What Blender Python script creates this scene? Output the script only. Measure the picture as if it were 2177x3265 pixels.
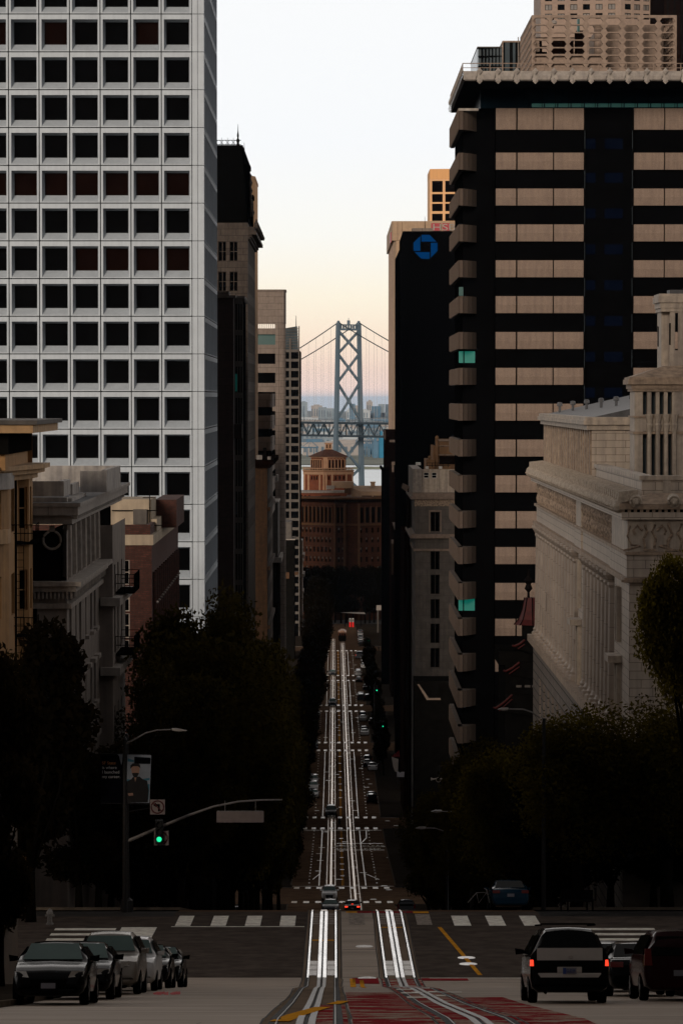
import bpy, math, random
from mathutils import Vector, Matrix
R = math.radians
rnd = random.Random(7)
for o in list(bpy.data.objects): bpy.data.objects.remove(o)
SC = bpy.context.scene
COL = SC.collection
# ------------------------------------------------------------------ camera
F, CX, CY, EYE = 11000.0, 1088.5, 1632.5, 92.0      # focal length in photo pixels, eye height above the bay
PITCH, YAW = math.atan(367.5/F), math.atan(21.5/F)
cam = bpy.data.cameras.new('camera'); camo = bpy.data.objects.new('camera', cam); COL.objects.link(camo)
camo.location = (0, 0, EYE); camo.rotation_euler = (math.pi/2-PITCH, 0, -YAW)
cam.sensor_fit = 'VERTICAL'; cam.sensor_height = 36; cam.lens = 36*F/3265.0
cam.clip_start = 1; cam.clip_end = 60000
SC.camera = camo
# ------------------------------------------------------------------ light
SC.view_settings.view_transform = 'Standard'; SC.view_settings.look = 'None'
SC.view_settings.gamma = 1; SC.view_settings.exposure = 0
W = bpy.data.worlds.new('World'); SC.world = W; W.use_nodes = True
nt = W.node_tree; nt.nodes.clear(); N = nt.nodes.new; L = nt.links.new
def ramp(tree, stops, interp='LINEAR'):
    r = tree.nodes.new('ShaderNodeValToRGB'); e = r.color_ramp.elements; r.color_ramp.interpolation = interp
    while len(e) > 1: e.remove(e[-1])
    e[0].position = stops[0][0]; e[0].color = (*stops[0][1], 1)
    for p, c in stops[1:]:
        k = e.new(p); k.color = (*c, 1)
    return r
tc = N('ShaderNodeTexCoord'); sp = N('ShaderNodeSeparateXYZ'); L(tc.outputs['Generated'], sp.inputs[0])
mx = N('ShaderNodeMath'); mx.operation = 'MAXIMUM'; mx.inputs[1].default_value = 0; L(sp.outputs['Z'], mx.inputs[0])
sq = N('ShaderNodeMath'); sq.operation = 'SQRT'; L(mx.outputs[0], sq.inputs[0])
# the bright dawn side in front (+Y) ...
r1 = ramp(nt, [(0, (.46,.50,.56)), (.028, (.74,.62,.60)), (.05, (.97,.73,.64)), (.09, (1.02,.76,.62)), (.13, (1.04,.85,.67)), (.17, (1.03,.94,.77)),
               (.215, (.99,.975,.92)), (.27, (.95,.965,.985)), (.34, (.96,.97,.98)), (.40, (2.0,1.92,1.85)), (.52, (1.8,1.7,1.62)), (.64, (.62,.58,.55)), (.78, (.22,.205,.195)), (1, (.14,.13,.125))])
# ... and the dim side behind the camera
r2 = ramp(nt, [(0, (.20,.155,.12)), (.2, (.24,.215,.20)), (.5, (.22,.21,.21)), (1, (.14,.13,.125))])
L(sq.outputs[0], r1.inputs[0]); L(sq.outputs[0], r2.inputs[0])
mr = N('ShaderNodeMapRange'); mr.inputs[1].default_value = -.25; mr.inputs[2].default_value = .55; mr.interpolation_type = 'SMOOTHSTEP'
L(sp.outputs['Y'], mr.inputs[0])
mix = N('ShaderNodeMix'); mix.data_type = 'RGBA'
L(mr.outputs[0], mix.inputs[0]); L(r2.outputs[0], mix.inputs[6]); L(r1.outputs[0], mix.inputs[7])
sky = N('ShaderNodeTexSky'); sky.sky_type = 'NISHITA'; sky.sun_disc = False; sky.sun_elevation = R(14); sky.sun_rotation = R(215)
add = N('ShaderNodeMix'); add.data_type = 'RGBA'; add.blend_type = 'ADD'; add.inputs[0].default_value = .002
L(mix.outputs[2], add.inputs[6]); L(sky.outputs[0], add.inputs[7])
bg = N('ShaderNodeBackground'); bg.inputs[1].default_value = 1.0; L(add.outputs[2], bg.inputs[0])
wo = N('ShaderNodeOutputWorld'); L(bg.outputs[0], wo.inputs[0])
sun = bpy.data.lights.new('sun', 'SUN'); sun.energy = 2.9; sun.angle = R(16); sun.color = (1, .86, .72)
suno = bpy.data.objects.new('sun', sun); COL.objects.link(suno)
suno.rotation_euler = Vector((.22, .95, -.185)).to_track_quat('-Z', 'Y').to_euler()   # low, from behind and left
SC.render.engine = 'CYCLES'
SC.cycles.max_bounces = 5; SC.cycles.diffuse_bounces = 2; SC.cycles.glossy_bounces = 3; SC.cycles.transparent_max_bounces = 4
# ------------------------------------------------------------------ helpers
FW = Vector((math.sin(YAW)*math.cos(PITCH), math.cos(YAW)*math.cos(PITCH), -math.sin(PITCH)))
RT = Vector((math.cos(YAW), -math.sin(YAW), 0)); UP = RT.cross(FW)
def ray(px, py): return FW + RT*((px-CX)/F) + UP*(-(py-CY)/F)
def P(px, py, Y):
    d = ray(px, py); return Vector((d.x/d.y*Y, Y, EYE+d.z/d.y*Y))
def X(px, Y): return P(px, 1265, Y).x
def Z(py, Y): return P(1067, py, Y).z
PROF = [(-420,142),(-200,124),(-60,99),(0,90),(59,81.3),(78.6,78.1),(105,73.9),(121,71.2),(128,70.35),(147,69.3),(154,68.9),(158,68.4),(165,67.2),(200,60.8),(250,52.2),
        (300,44.2),(340,38.3),(370,35.4),(393,34.0),(423,31.6),(440,30.5),(510,25.5),(564,23.3),(600,22.2),(688,20.6),(800,18.6),(1060,14.7),(1250,9),(1320,6.5),(1500,3),(1620,-3)]
def gz(y):
    if y <= PROF[0][0]: return PROF[0][1]
    for (a, za), (b, zb) in zip(PROF, PROF[1:]):
        if y <= b: return za+(zb-za)*(y-a)/(b-a)
    return PROF[-1][1]
def G(px, py, y0=50):
    d = ray(px, py); y = y0
    while y < 1600:
        if EYE+d.z/d.y*y <= gz(y): break
        y += .25
    return Vector((d.x/d.y*y, y, gz(y)))
ORG = {}
def setp(o, label=None, cat=None, group=None, kind=None):
    if label: o['label'] = label
    if cat: o['category'] = cat
    if group: o['group'] = group
    if kind: o['kind'] = kind
    return o
def thing(name, label, cat, loc=(0,0,0), group=None):
    o = bpy.data.objects.new(name, None); COL.objects.link(o); o.location = loc; o.empty_display_size = .5
    ORG[o.name] = Vector(loc); return setp(o, label, cat, group)
class MB:
    def __init__(s, mat=None): s.v = []; s.f = []; s.mi = []; s.mats = []; s.cur = 0; s.use(mat) if mat else None
    def use(s, mat):
        if mat not in s.mats: s.mats.append(mat)
        s.cur = s.mats.index(mat); return s
    def poly(s, pts):
        i = len(s.v); s.v += [tuple(p) for p in pts]; s.f.append(tuple(range(i, i+len(pts)))); s.mi.append(s.cur); return s
    def faces(s, pts, fs):
        i = len(s.v); s.v += [tuple(p) for p in pts]
        for f in fs: s.f.append(tuple(i+k for k in f)); s.mi.append(s.cur)
        return s
    def box(s, x0, x1, y0, y1, z0, z1):
        if x1 < x0: x0, x1 = x1, x0
        if y1 < y0: y0, y1 = y1, y0
        if z1 < z0: z0, z1 = z1, z0
        return s.faces([(x0,y0,z0),(x1,y0,z0),(x1,y1,z0),(x0,y1,z0),(x0,y0,z1),(x1,y0,z1),(x1,y1,z1),(x0,y1,z1)],
                [(0,3,2,1),(4,5,6,7),(0,1,5,4),(1,2,6,5),(2,3,7,6),(3,0,4,7)])
    def prism(s, pts, z0, z1):      # plan polygon counter-clockwise
        n = len(pts)
        return s.faces([(x,y,z0) for x,y in pts]+[(x,y,z1) for x,y in pts],
                [tuple(range(n))[::-1], tuple(range(n,2*n))]+[(i,(i+1)%n,n+(i+1)%n,n+i) for i in range(n)])
    def extr(s, pts, d):            # any planar polygon pushed along d
        n = len(pts); d = Vector(d); q = [Vector(p) for p in pts]
        return s.faces(q+[p+d for p in q], [tuple(range(n)), tuple(range(n,2*n))[::-1]]+[(i,n+i,n+(i+1)%n,(i+1)%n) for i in range(n)])
    def tube(s, pts, rad, n=8, caps=True):
        pts = [Vector(p) for p in pts]; rad = rad if isinstance(rad, (list,tuple)) else [rad]*len(pts)
        i0 = len(s.v)
        for k, p in enumerate(pts):
            t = (pts[min(k+1,len(pts)-1)]-pts[max(k-1,0)]).normalized()
            a = t.cross(Vector((0,0,1))) if abs(t.z) < .95 else t.cross(Vector((1,0,0)))
            a.normalize(); b = t.cross(a)
            for j in range(n):
                th = 2*math.pi*j/n; s.v.append(tuple(p+(a*math.cos(th)+b*math.sin(th))*rad[k]))
        for k in range(len(pts)-1):
            for j in range(n):
                s.f.append((i0+k*n+j, i0+k*n+(j+1)%n, i0+(k+1)*n+(j+1)%n, i0+(k+1)*n+j)); s.mi.append(s.cur)
        if caps:
            s.f.append(tuple(i0+j for j in range(n))[::-1]); s.mi.append(s.cur)
            s.f.append(tuple(i0+(len(pts)-1)*n+j for j in range(n))); s.mi.append(s.cur)
        return s
    def lathe(s, c, prof, n=12):    # prof: (radius, z)
        i0 = len(s.v)
        for r, z in prof:
            for j in range(n):
                th = 2*math.pi*j/n; s.v.append((c[0]+r*math.cos(th), c[1]+r*math.sin(th), c[2]+z))
        for k in range(len(prof)-1):
            for j in range(n):
                s.f.append((i0+k*n+j, i0+k*n+(j+1)%n, i0+(k+1)*n+(j+1)%n, i0+(k+1)*n+j)); s.mi.append(s.cur)
        s.f.append(tuple(i0+j for j in range(n))[::-1]); s.mi.append(s.cur)
        s.f.append(tuple(i0+(len(prof)-1)*n+j for j in range(n))); s.mi.append(s.cur)
        return s
    def mesh(s, name, org=(0,0,0), smooth=False):
        me = bpy.data.meshes.new(name); ox, oy, oz = org
        me.from_pydata([(x-ox,y-oy,z-oz) for x,y,z in s.v], [], s.f)
        for m in s.mats: me.materials.append(m)
        me.polygons.foreach_set('material_index', s.mi)
        if smooth: me.polygons.foreach_set('use_smooth', [True]*len(s.f))
        me.update(); return me
    def build(s, name, parent=None, smooth=False, loc=None, **kw):
        org = ORG.get(parent.name, Vector((0,0,0))) if parent else Vector(loc or (0,0,0))
        o = bpy.data.objects.new(name, s.mesh(name, org, smooth)); COL.objects.link(o)
        if parent: o.parent = parent
        else: o.location = org
        ORG[o.name] = org
        return setp(o, **kw)
def copytree(o, parent=None, mats=None):
    c = o.copy(); COL.objects.link(c); c.parent = parent; ORG[c.name] = ORG.get(o.name, Vector((0,0,0)))
    for ch in o.children: copytree(ch, c)
    return c
# ------------------------------------------------------------------ materials
def mat(name, col, rough=.8, noise=.25, scale=1.0, spec=.3, metal=0, brick=None, stretch=(1,1,1), bump=0, emit=None, estr=1, streak=0):
    m = bpy.data.materials.new(name); m.use_nodes = True; t = m.node_tree; b = t.nodes['Principled BSDF']
    b.inputs['Roughness'].default_value = rough; b.inputs['Specular IOR Level'].default_value = spec; b.inputs['Metallic'].default_value = metal
    tcn = t.nodes.new('ShaderNodeNewGeometry'); mp = t.nodes.new('ShaderNodeMapping'); mp.inputs['Scale'].default_value = stretch
    t.links.new(tcn.outputs['Position'], mp.inputs[0])
    n = t.nodes.new('ShaderNodeTexNoise'); n.inputs['Scale'].default_value = scale; n.inputs['Detail'].default_value = 5; n.inputs['Roughness'].default_value = .6
    t.links.new(mp.outputs[0], n.inputs['Vector'])
    rp = ramp(t, [(.3, tuple(c*(1-noise) for c in col)), (.7, tuple(min(1, c*(1+noise)) for c in col))])
    t.links.new(n.outputs['Fac'], rp.inputs[0]); out = rp.outputs[0]
    if brick:        # (brick w, brick h, mortar, colour factor b, mortar colour)
        bw, bh, mo, c2, mc = brick
        sx = t.nodes.new('ShaderNodeSeparateXYZ'); t.links.new(tcn.outputs['Position'], sx.inputs[0])
        ad = t.nodes.new('ShaderNodeMath'); t.links.new(sx.outputs['X'], ad.inputs[0]); t.links.new(sx.outputs['Y'], ad.inputs[1])
        cb = t.nodes.new('ShaderNodeCombineXYZ'); t.links.new(ad.outputs[0], cb.inputs['X']); t.links.new(sx.outputs['Z'], cb.inputs['Y'])
        br = t.nodes.new('ShaderNodeTexBrick'); t.links.new(cb.outputs[0], br.inputs['Vector'])
        br.inputs['Scale'].default_value = 1; br.inputs['Brick Width'].default_value = bw; br.inputs['Row Height'].default_value = bh
        br.inputs['Mortar Size'].default_value = mo; br.inputs['Mortar Smooth'].default_value = .3; br.inputs['Bias'].default_value = 0
        t.links.new(out, br.inputs['Color1'])
        mm = t.nodes.new('ShaderNodeMix'); mm.data_type = 'RGBA'; mm.blend_type = 'MULTIPLY'; mm.inputs[0].default_value = 1
        mm.inputs[7].default_value = (c2, c2, c2, 1); t.links.new(out, mm.inputs[6]); t.links.new(mm.outputs[2], br.inputs['Color2'])
        br.inputs['Mortar'].default_value = (*mc, 1); out = br.outputs['Color']
    if streak:       # rain streaks and soot running down
        mp2 = t.nodes.new('ShaderNodeMapping'); mp2.inputs['Scale'].default_value = (2.2, 2.2, .12); t.links.new(tcn.outputs['Position'], mp2.inputs[0])
        n2 = t.nodes.new('ShaderNodeTexNoise'); n2.inputs['Scale'].default_value = 1.3; n2.inputs['Detail'].default_value = 4; t.links.new(mp2.outputs[0], n2.inputs['Vector'])
        r3 = ramp(t, [(.36, (1-streak, 1-streak, 1-streak*.9)), (.6, (1,1,1))]); t.links.new(n2.outputs['Fac'], r3.inputs[0])
        m3 = t.nodes.new('ShaderNodeMix'); m3.data_type = 'RGBA'; m3.blend_type = 'MULTIPLY'; m3.inputs[0].default_value = 1
        t.links.new(out, m3.inputs[6]); t.links.new(r3.outputs[0], m3.inputs[7]); out = m3.outputs[2]
    t.links.new(out, b.inputs['Base Color'])
    if bump:
        bn = t.nodes.new('ShaderNodeBump'); bn.inputs['Strength'].default_value = bump; bn.inputs['Distance'].default_value = .05
        t.links.new(n.outputs['Fac'], bn.inputs['Height']); t.links.new(bn.outputs[0], b.inputs['Normal'])
    if emit:
        b.inputs['Emission Color'].default_value = (*emit, 1); b.inputs['Emission Strength'].default_value = estr
    return m
M = {}
def D(k, *a, **kw): M[k] = mat(k, *a, **kw); return M[k]
D('white_precast', (.41,.455,.50), .75, .07, .6, streak=.08)
D('aggregate_shaded', (.085,.062,.049), .9, .25, 14, bump=.3, streak=.16)  # tan aggregate darkened in colour to stand for the corner's shade
D('granite', (0.26,0.19,0.15), .8, .12, .9)
D('steel_far', (.70,.61,.52), .35, .15, 1.3, metal=1, stretch=(3,.25,1))
D('joint', (0.004,0.004,0.004), .9, .1, spec=0)
D('glass_black', (0.0022,0.0022,0.0025), .12, .2, .5, spec=0)
D('glass_brown', (0.006,0.0026,0.002), .3, .3, .4, spec=0)
D('glass_blue', (0.0015,0.006,0.01), .15, .5, .25, spec=0.02)
D('glass_grey', (0.045,0.06,0.07), .2, .3, .3, spec=0.1)
D('tan_aggregate', (0.215,0.158,0.124), .9, .25, 14, bump=.3, streak=.16)
D('tan_trim', (0.25,0.185,0.145), .85, .2, 2, streak=.15)
D('light_trim', (0.31,0.275,0.245), .85, .18, 2, streak=.2)
D('terracotta_white', (0.53,0.44,0.355), .55, .10, 1.5, brick=(1.15,.42,.018,.92,(.20,.155,.12)), streak=.22)
D('terracotta_plain', (0.5,0.415,0.33), .6, .18, 2.5, streak=.38)
D('terracotta_carved', (.30,.22,.16), .8, .65, 5.5, bump=.9)
D('terracotta_warm', (.38,.28,.20), .7, .3, 3, streak=.3)
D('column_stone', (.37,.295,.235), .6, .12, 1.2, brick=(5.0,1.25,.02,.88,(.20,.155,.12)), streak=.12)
D('column_shade', (.10,.082,.068), .8, .2, 2)  # darker stone standing in for shade behind the columns and on the front base
D('rusticated', (.19,.155,.13), .8, .2, 1.5, brick=(1.3,.62,.05,.85,(.03,.025,.02)))
D('roof_metal', (.06,.06,.065), .5, .4, 2, spec=.4)
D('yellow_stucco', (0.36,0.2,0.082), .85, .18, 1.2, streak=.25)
D('yellow_trim', (0.42,0.26,0.13), .8, .2, 2, streak=.2)
D('grey_stucco', (0.25,0.21,0.18), .9, .2, .8, streak=.25)
D('grey_trim', (0.33,0.285,0.245), .85, .3, 2, streak=.3)
D('pale_parapet', (0.4,0.365,0.33), .9, .25, 1.4, streak=.35)
D('roofing', (.12,.12,.125), .9, .6, 1.5)
D('dark_wall', (0.006,0.0055,0.005), .9, .4, 1, spec=0)
D('red_brick', (0.075,0.025,0.018), .9, .4, 3, brick=(.42,.15,.022,.6,(.035,.022,.017)))
D('cream', (.36,.29,.21), .85, .15, 1, streak=.2)
D('iron', (0.006,0.005,0.005), .6, .2, 3, spec=0)
D('dark_stone', (.072,.056,.046), .85, .22, .8, brick=(2.3,.98,.035,.82,(.018,.014,.012)), streak=.2)
D('mansard_slate', (0.002,0.002,0.002), .8, .3, 2, spec=0)
D('brown_brick', (.020,.010,.0075), .9, .35, 2, brick=(2.2,1.1,.03,.8,(.006,.004,.003)))
D('concrete_tan', (.20,.16,.135), .9, .12, 1.5, brick=(3.2,1.45,.035,.95,(.05,.038,.03)), streak=.15)
D('concrete_grey', (.10,.088,.078), .9, .2, 1, streak=.2)
D('ochre_dark', (.060,.030,.014), .9, .35, 1.5, streak=.3)
D('sun_glow_tower', (.62,.33,.14), .8, .06, .5, stretch=(3,3,.15))  # this and the paler one carry the orange sun glow in their colour
D('sun_glow_tower_pale', (.66,.38,.19), .8, .06, .5)
D('beige_tower', (0.36,0.25,0.165), .85, .12, .9, streak=.12)
D('black_tower', (0.0018,0.0018,0.0022), .5, .1, .3, spec=0)
D('logo_blue', (.001,.012,.04), .5, .05, 1, spec=0, emit=(.0,.035,.14), estr=.55)
D('sign_red', (.30,.02,.03), .5, .1, 1)
D('paint_white', (.62,.60,.57), .6, .05, 1)
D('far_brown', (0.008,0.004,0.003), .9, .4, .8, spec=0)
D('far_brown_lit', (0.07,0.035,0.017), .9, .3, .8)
D('brick_shaded', (0.058,0.0175,0.006), .9, .3, .35, brick=(2.0,.9,.04,.85,(.02,.007,.004)))  # canyon shade put into the brick colour; the lantern tower stays lighter
D('brick_tower', (.165,.050,.024), .9, .2, .6)
D('brick_trim', (.37,.215,.13), .85, .15, .6)
D('brick_trim_dark', (0.09,0.042,0.018), .85, .25, .6)
D('roof_tile', (.075,.032,.022), .85, .5, 1.6)
D('roof_tan', (.38,.25,.16), .85, .12, .3)
D('window_dark', (0.003,0.002,0.002), .4, .2, .5, spec=0)
D('window_pale', (.12,.105,.095), .5, .3, .5)
D('bridge_steel', (0.085,0.125,0.16), .6, .12, .05, spec=.4)
D('bridge_dark', (0.014,0.028,0.04), .6, .2, .05)
D('lion', (.40,.33,.26), .7, .3, 6, bump=.5)
D('concrete_road', (.32,.255,.20), .75, .22, .45, stretch=(.5,1.6,1), spec=.1)
D('asphalt', (0.08,0.064,0.054), .7, .30, 1.1, spec=0)
D('asphalt_far', (0.105,0.066,0.043), .5, .30, .5, spec=0)
D('track_bed', (0.18,0.135,0.1), .55, .22, 1.0, stretch=(1,.15,1), spec=0)
D('track_bed_far', (0.2,0.132,0.088), .45, .15, .6, stretch=(1,.15,1), spec=0)
D('seam', (.008,.006,.005), .9, .2, 1)
D('steel', (.82,.80,.80), .24, .35, 1.3, metal=1, stretch=(3,.25,1))
D('steel_dark_reflect', (.16,.145,.13), .45, .25, 1.5, spec=.3, stretch=(4,.1,1))  # near rails: dark street reflection put into the steel's colour
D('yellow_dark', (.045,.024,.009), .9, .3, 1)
D('steel_plate', (.60,.58,.57), .36, .15, 1.5, metal=.85, stretch=(4,.1,1))
D('grate', (.52,.49,.46), .5, .35, 9, metal=.5)
D('mark_white', (0.82,0.72,0.62), .7, .35, 3.2)
D('mark_far', (.80,.68,.55), .38, .2, 1, spec=.8)
D('mark_grey', (0.3,0.255,0.22), .7, .5, 5, spec=0)
D('mark_yellow', (0.6,0.27,0.03), .7, .3, 3, spec=0)
D('sidewalk', (0.035,0.028,0.022), .9, .2, 1, brick=(1.2,1.2,.03,.9,(.03,.025,.02)), spec=0)
D('kerb', (0.1,0.08,0.062), .85, .2, 2, spec=0)
D('earth', (0.008,0.006,0.005), .95, .3, .2)
D('pad_yellow', (0.35,0.15,0.01), .8, .2, 2)
D('water', (.10,.20,.27), .28, .25, .01, spec=.7, stretch=(.3,1,1))
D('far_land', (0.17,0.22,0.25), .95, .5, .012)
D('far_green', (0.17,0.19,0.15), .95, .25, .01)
D('bark', (0.005,0.004,0.003), .95, .4, 6, spec=0)
D('tyre', (0.003,0.003,0.003), .9, .1, 3, spec=0)
D('rim', (.30,.30,.31), .35, .1, 3, metal=.8)
D('car_black', (0.0035,0.0035,0.004), .12, .1, 1, spec=0.05)
D('car_silver', (0.22,0.2,0.175), .25, .06, 1, spec=0.15, metal=.3)
D('van_silver', (.42,.40,.375), .35, .1, 2, spec=.2)
D('car_white', (.55,.55,.55), .2, .05, 1, spec=0.2)
D('car_blue', (0.002,0.025,0.05), .15, .1, 1, spec=0.12)
D('car_grey', (.06,.065,.075), .2, .1, 1, spec=0.15)
D('car_maroon', (0.02,0.003,0.004), .15, .1, 1, spec=0.08)
D('car_glass', (0.004,0.005,0.005), .06, .1, 1, spec=0.05)
D('windscreen', (0.1,0.15,0.14), .10, .1, 1, spec=0.1)  # sky reflection put into the glass colour
D('rubber', (0.003,0.003,0.003), .8, .1, 1, spec=0)
D('lamp_glass', (0.4,0.38,0.35), .15, .2, 6, spec=0.1)
D('amber', (.45,.17,.04), .3, .2, 4)
D('tail_off', (.12,.008,.006), .25, .2, 4)
D('tail_on', (.3,.02,.01), .3, .1, 1, emit=(1,.05,.02), estr=1.6)
D('plate_white', (0.2,0.2,0.23), .5, .1, 1)
D('plate_blue', (.03,.06,.22), .5, .1, 1)
D('green_light', (.02,.4,.25), .3, .02, 1, emit=(.02,1,.42), estr=1.0)
D('signal_black', (.004,.004,.004), .7, .1, 1)
D('pole_steel', (0.008,0.007,0.007), .5, .2, 2, metal=.2)
D('arm_steel', (.15,.135,.125), .4, .2, 2, metal=.3)
D('sign_white', (0.17,0.135,0.125), .7, .12, 4)
D('sign_ring', (.06,.007,.007), .7, .2, 4)
D('banner_dark', (0.002,0.002,0.003), .85, .3, 2, spec=0)
D('banner_pale', (0.15,0.165,0.19), .85, .2, 2)
D('banner_teal', (.02,.09,.13), .85, .2, 2)
D('banner_text', (0.22,0.22,0.22), .8, .05, 1)
D('banner_orange', (0.25,0.1,0.03), .8, .05, 1)
D('hydrant_white', (0.2,0.185,0.17), .5, .2, 3)
D('person_dark', (.008,.007,.007), .9, .3, 3)
D('skin', (.18,.10,.07), .7, .1, 3)
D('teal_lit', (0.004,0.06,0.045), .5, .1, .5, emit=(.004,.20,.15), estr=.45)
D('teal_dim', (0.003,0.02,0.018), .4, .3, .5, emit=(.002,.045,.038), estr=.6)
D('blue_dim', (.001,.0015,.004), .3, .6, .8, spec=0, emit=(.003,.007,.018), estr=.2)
D('pagoda_red', (0.05,0.004,0.003), .6, .3, 2)
D('litter_red', (.5,.02,.02), .6, .2, 8)
D('lane_red_solid', (.24,.026,.031), .9, .3, 2, spec=0)
D('flag_white', (.20,.18,.17), .9, .1, 1)
D('flag_red', (.16,.015,.02), .9, .1, 1)
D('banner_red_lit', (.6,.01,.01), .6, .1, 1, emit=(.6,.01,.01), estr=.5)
D('cable_car_red', (.20,.05,.025), .5, .2, 2)
D('cable_car_cream', (.45,.25,.16), .5, .2, 2)
def leafmat(name, c1, c2, tl, rough=.7):
    m = bpy.data.materials.new(name); m.use_nodes = True; t = m.node_tree; b = t.nodes['Principled BSDF']
    g = t.nodes.new('ShaderNodeNewGeometry'); n = t.nodes.new('ShaderNodeTexNoise'); n.inputs['Scale'].default_value = 1.1; n.inputs['Detail'].default_value = 6
    t.links.new(g.outputs['Position'], n.inputs['Vector']); r = ramp(t, [(.38, c1), (.62, c2)])
    t.links.new(n.outputs['Fac'], r.inputs[0]); t.links.new(r.outputs[0], b.inputs['Base Color'])
    tr = t.nodes.new('ShaderNodeBsdfTranslucent'); tr.inputs[0].default_value = (*tl, 1); ad = t.nodes.new('ShaderNodeAddShader')     # light coming through the leaves
    t.links.new(b.outputs[0], ad.inputs[0]); t.links.new(tr.outputs[0], ad.inputs[1]); t.links.new(ad.outputs[0], t.nodes['Material Output'].inputs['Surface'])
    b.inputs['Roughness'].default_value = rough; b.inputs['Specular IOR Level'].default_value = 0
    M[name] = m
leafmat('leaf_dark', (.0015,.0015,.0008), (.006,.0045,.0012), (.026,.019,.003))
leafmat('leaf_black', (.0015,.0015,.001), (.006,.004,.0015), (.008,.005,.002))
leafmat('leaf_gold', (.002,.002,.001), (.008,.0055,.0012), (.062,.046,.004))
def redmat():        # worn red lane paint over the concrete: streaks of its own
    m = mat('lane_red', (.24,.026,.031), .9, .25, 2, spec=0); t = m.node_tree; b = t.nodes['Principled BSDF']
    old = b.inputs['Base Color'].links[0].from_socket
    g = t.nodes.new('ShaderNodeNewGeometry'); mp = t.nodes.new('ShaderNodeMapping'); mp.inputs['Scale'].default_value = (.45, .55, 0)
    t.links.new(g.outputs['Position'], mp.inputs[0]); n = t.nodes.new('ShaderNodeTexNoise'); n.inputs['Scale'].default_value = 1.3; n.inputs['Detail'].default_value = 7; n.inputs['Roughness'].default_value = .75
    t.links.new(mp.outputs[0], n.inputs['Vector']); r = ramp(t, [(.515, (0,0,0)), (.535, (1,1,1))]); t.links.new(n.outputs['Fac'], r.inputs[0])
    mi = t.nodes.new('ShaderNodeMix'); mi.data_type = 'RGBA'; t.links.new(r.outputs[0], mi.inputs[0]); t.links.new(old, mi.inputs[6]); mi.inputs[7].default_value = (.33,.262,.205,1)
    t.links.new(mi.outputs[2], b.inputs['Base Color']); M['lane_red'] = m
redmat()
# ------------------------------------------------------------------ walls with real openings
UZ = Vector((0,0,1))
def wall(mb, o, u, W_, H_, holes, depth):
    o = Vector(o); u = Vector(u); n = u.cross(UZ)
    xs = sorted({0, W_} | {h[0] for h in holes} | {h[1] for h in holes}); zs = sorted({0, H_} | {h[2] for h in holes} | {h[3] for h in holes})
    pt = lambda a, b, d=0: o+u*a+UZ*b-n*d
    for a, b in zip(xs, xs[1:]):
        hs = [h for h in holes if h[0] < (a+b)/2 < h[1]]
        cuts = sorted({0, H_} | {h[2] for h in hs} | {h[3] for h in hs})
        for c, d in zip(cuts, cuts[1:]):
            if any(h[2] < (c+d)/2 < h[3] for h in hs): continue
            mb.poly([pt(a,c), pt(b,c), pt(b,d), pt(a,d)])
    for a, b, c, d in holes:
        mb.poly([pt(a,c), pt(a,c,depth), pt(b,c,depth), pt(b,c)][::-1]); mb.poly([pt(a,d), pt(b,d), pt(b,d,depth), pt(a,d,depth)][::-1])
        mb.poly([pt(a,c), pt(a,d), pt(a,d,depth), pt(a,c,depth)][::-1]); mb.poly([pt(b,c), pt(b,c,depth), pt(b,d,depth), pt(b,d)][::-1])
WM = {}
def winmesh(w, h, u, glass, frame, nx, nz, fw):
    key = (round(w,3), round(h,3), tuple(round(c,3) for c in u), glass.name, frame.name if frame else '', nx, nz, fw)
    if key in WM: return WM[key]
    u = Vector(u); n = u.cross(UZ); mb = MB(glass)
    pt = lambda a, b, d=0: u*a+UZ*b+n*d
    mb.poly([pt(0,0), pt(w,0), pt(w,h), pt(0,h)])
    if frame:
        mb.use(frame)
        def bar(a,b,c,d): mb.extr([pt(a,c,.05), pt(b,c,.05), pt(b,d,.05), pt(a,d,.05)], -n*.048)
        bar(0,fw,0,h); bar(w-fw,w,0,h); bar(fw,w-fw,0,fw); bar(fw,w-fw,h-fw,h)
        for i in range(1, nx): bar(w*i/nx-fw/2, w*i/nx+fw/2, fw, h-fw)
        for i in range(1, nz):
            for j in range(nx):
                a = w*j/nx+(fw if j == 0 else fw/2); b = w*(j+1)/nx-(fw if j == nx-1 else fw/2)
                bar(a, b, h*i/nz-fw/2, h*i/nz+fw/2)
    me = mb.mesh('window'); WM[key] = (me, mb); return WM[key]
WCOUNT = {}
def windows(root, o, u, holes, depth, glass, frame=None, nx=1, nz=1, fw=.06, pick=None, name='window', labels=None):
    """one part per window; past a hundred on one thing the rest become one part"""
    o = Vector(o); u = Vector(u); n = u.cross(UZ); rest = MB(); org = ORG[root.name]
    for k, (a, b, c, d) in enumerate(holes):
        gl = pick(k) if pick else glass
        me, mb = winmesh(b-a, d-c, u, gl, frame, nx, nz, fw)
        pos = o+u*a+UZ*c-n*(depth-.004)
        cnt = WCOUNT.get(root.name+name, 0)
        if cnt < 100:
            ob = bpy.data.objects.new(name, me); COL.objects.link(ob); ob.parent = root; ob.location = pos-org; ORG[ob.name] = pos
            WCOUNT[root.name+name] = cnt+1
        else:
            for f, mi in zip(mb.f, mb.mi):
                rest.use(mb.mats[mi]); rest.poly([Vector(mb.v[i])+pos for i in f])
    if rest.f: rest.build(name, root, kind='stuff')
def grid(x0, px_, nx_, w, z0, pz, nz_, h): return [(x0+i*px_, x0+i*px_+w, z0+j*pz, z0+j*pz+h) for j in range(nz_) for i in range(nx_)]
UX, UYL, UYR = (1,0,0), (0,1,0), (0,-1,0)    # wall directions: facing the camera / left row onto the street / right row onto the street
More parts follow.
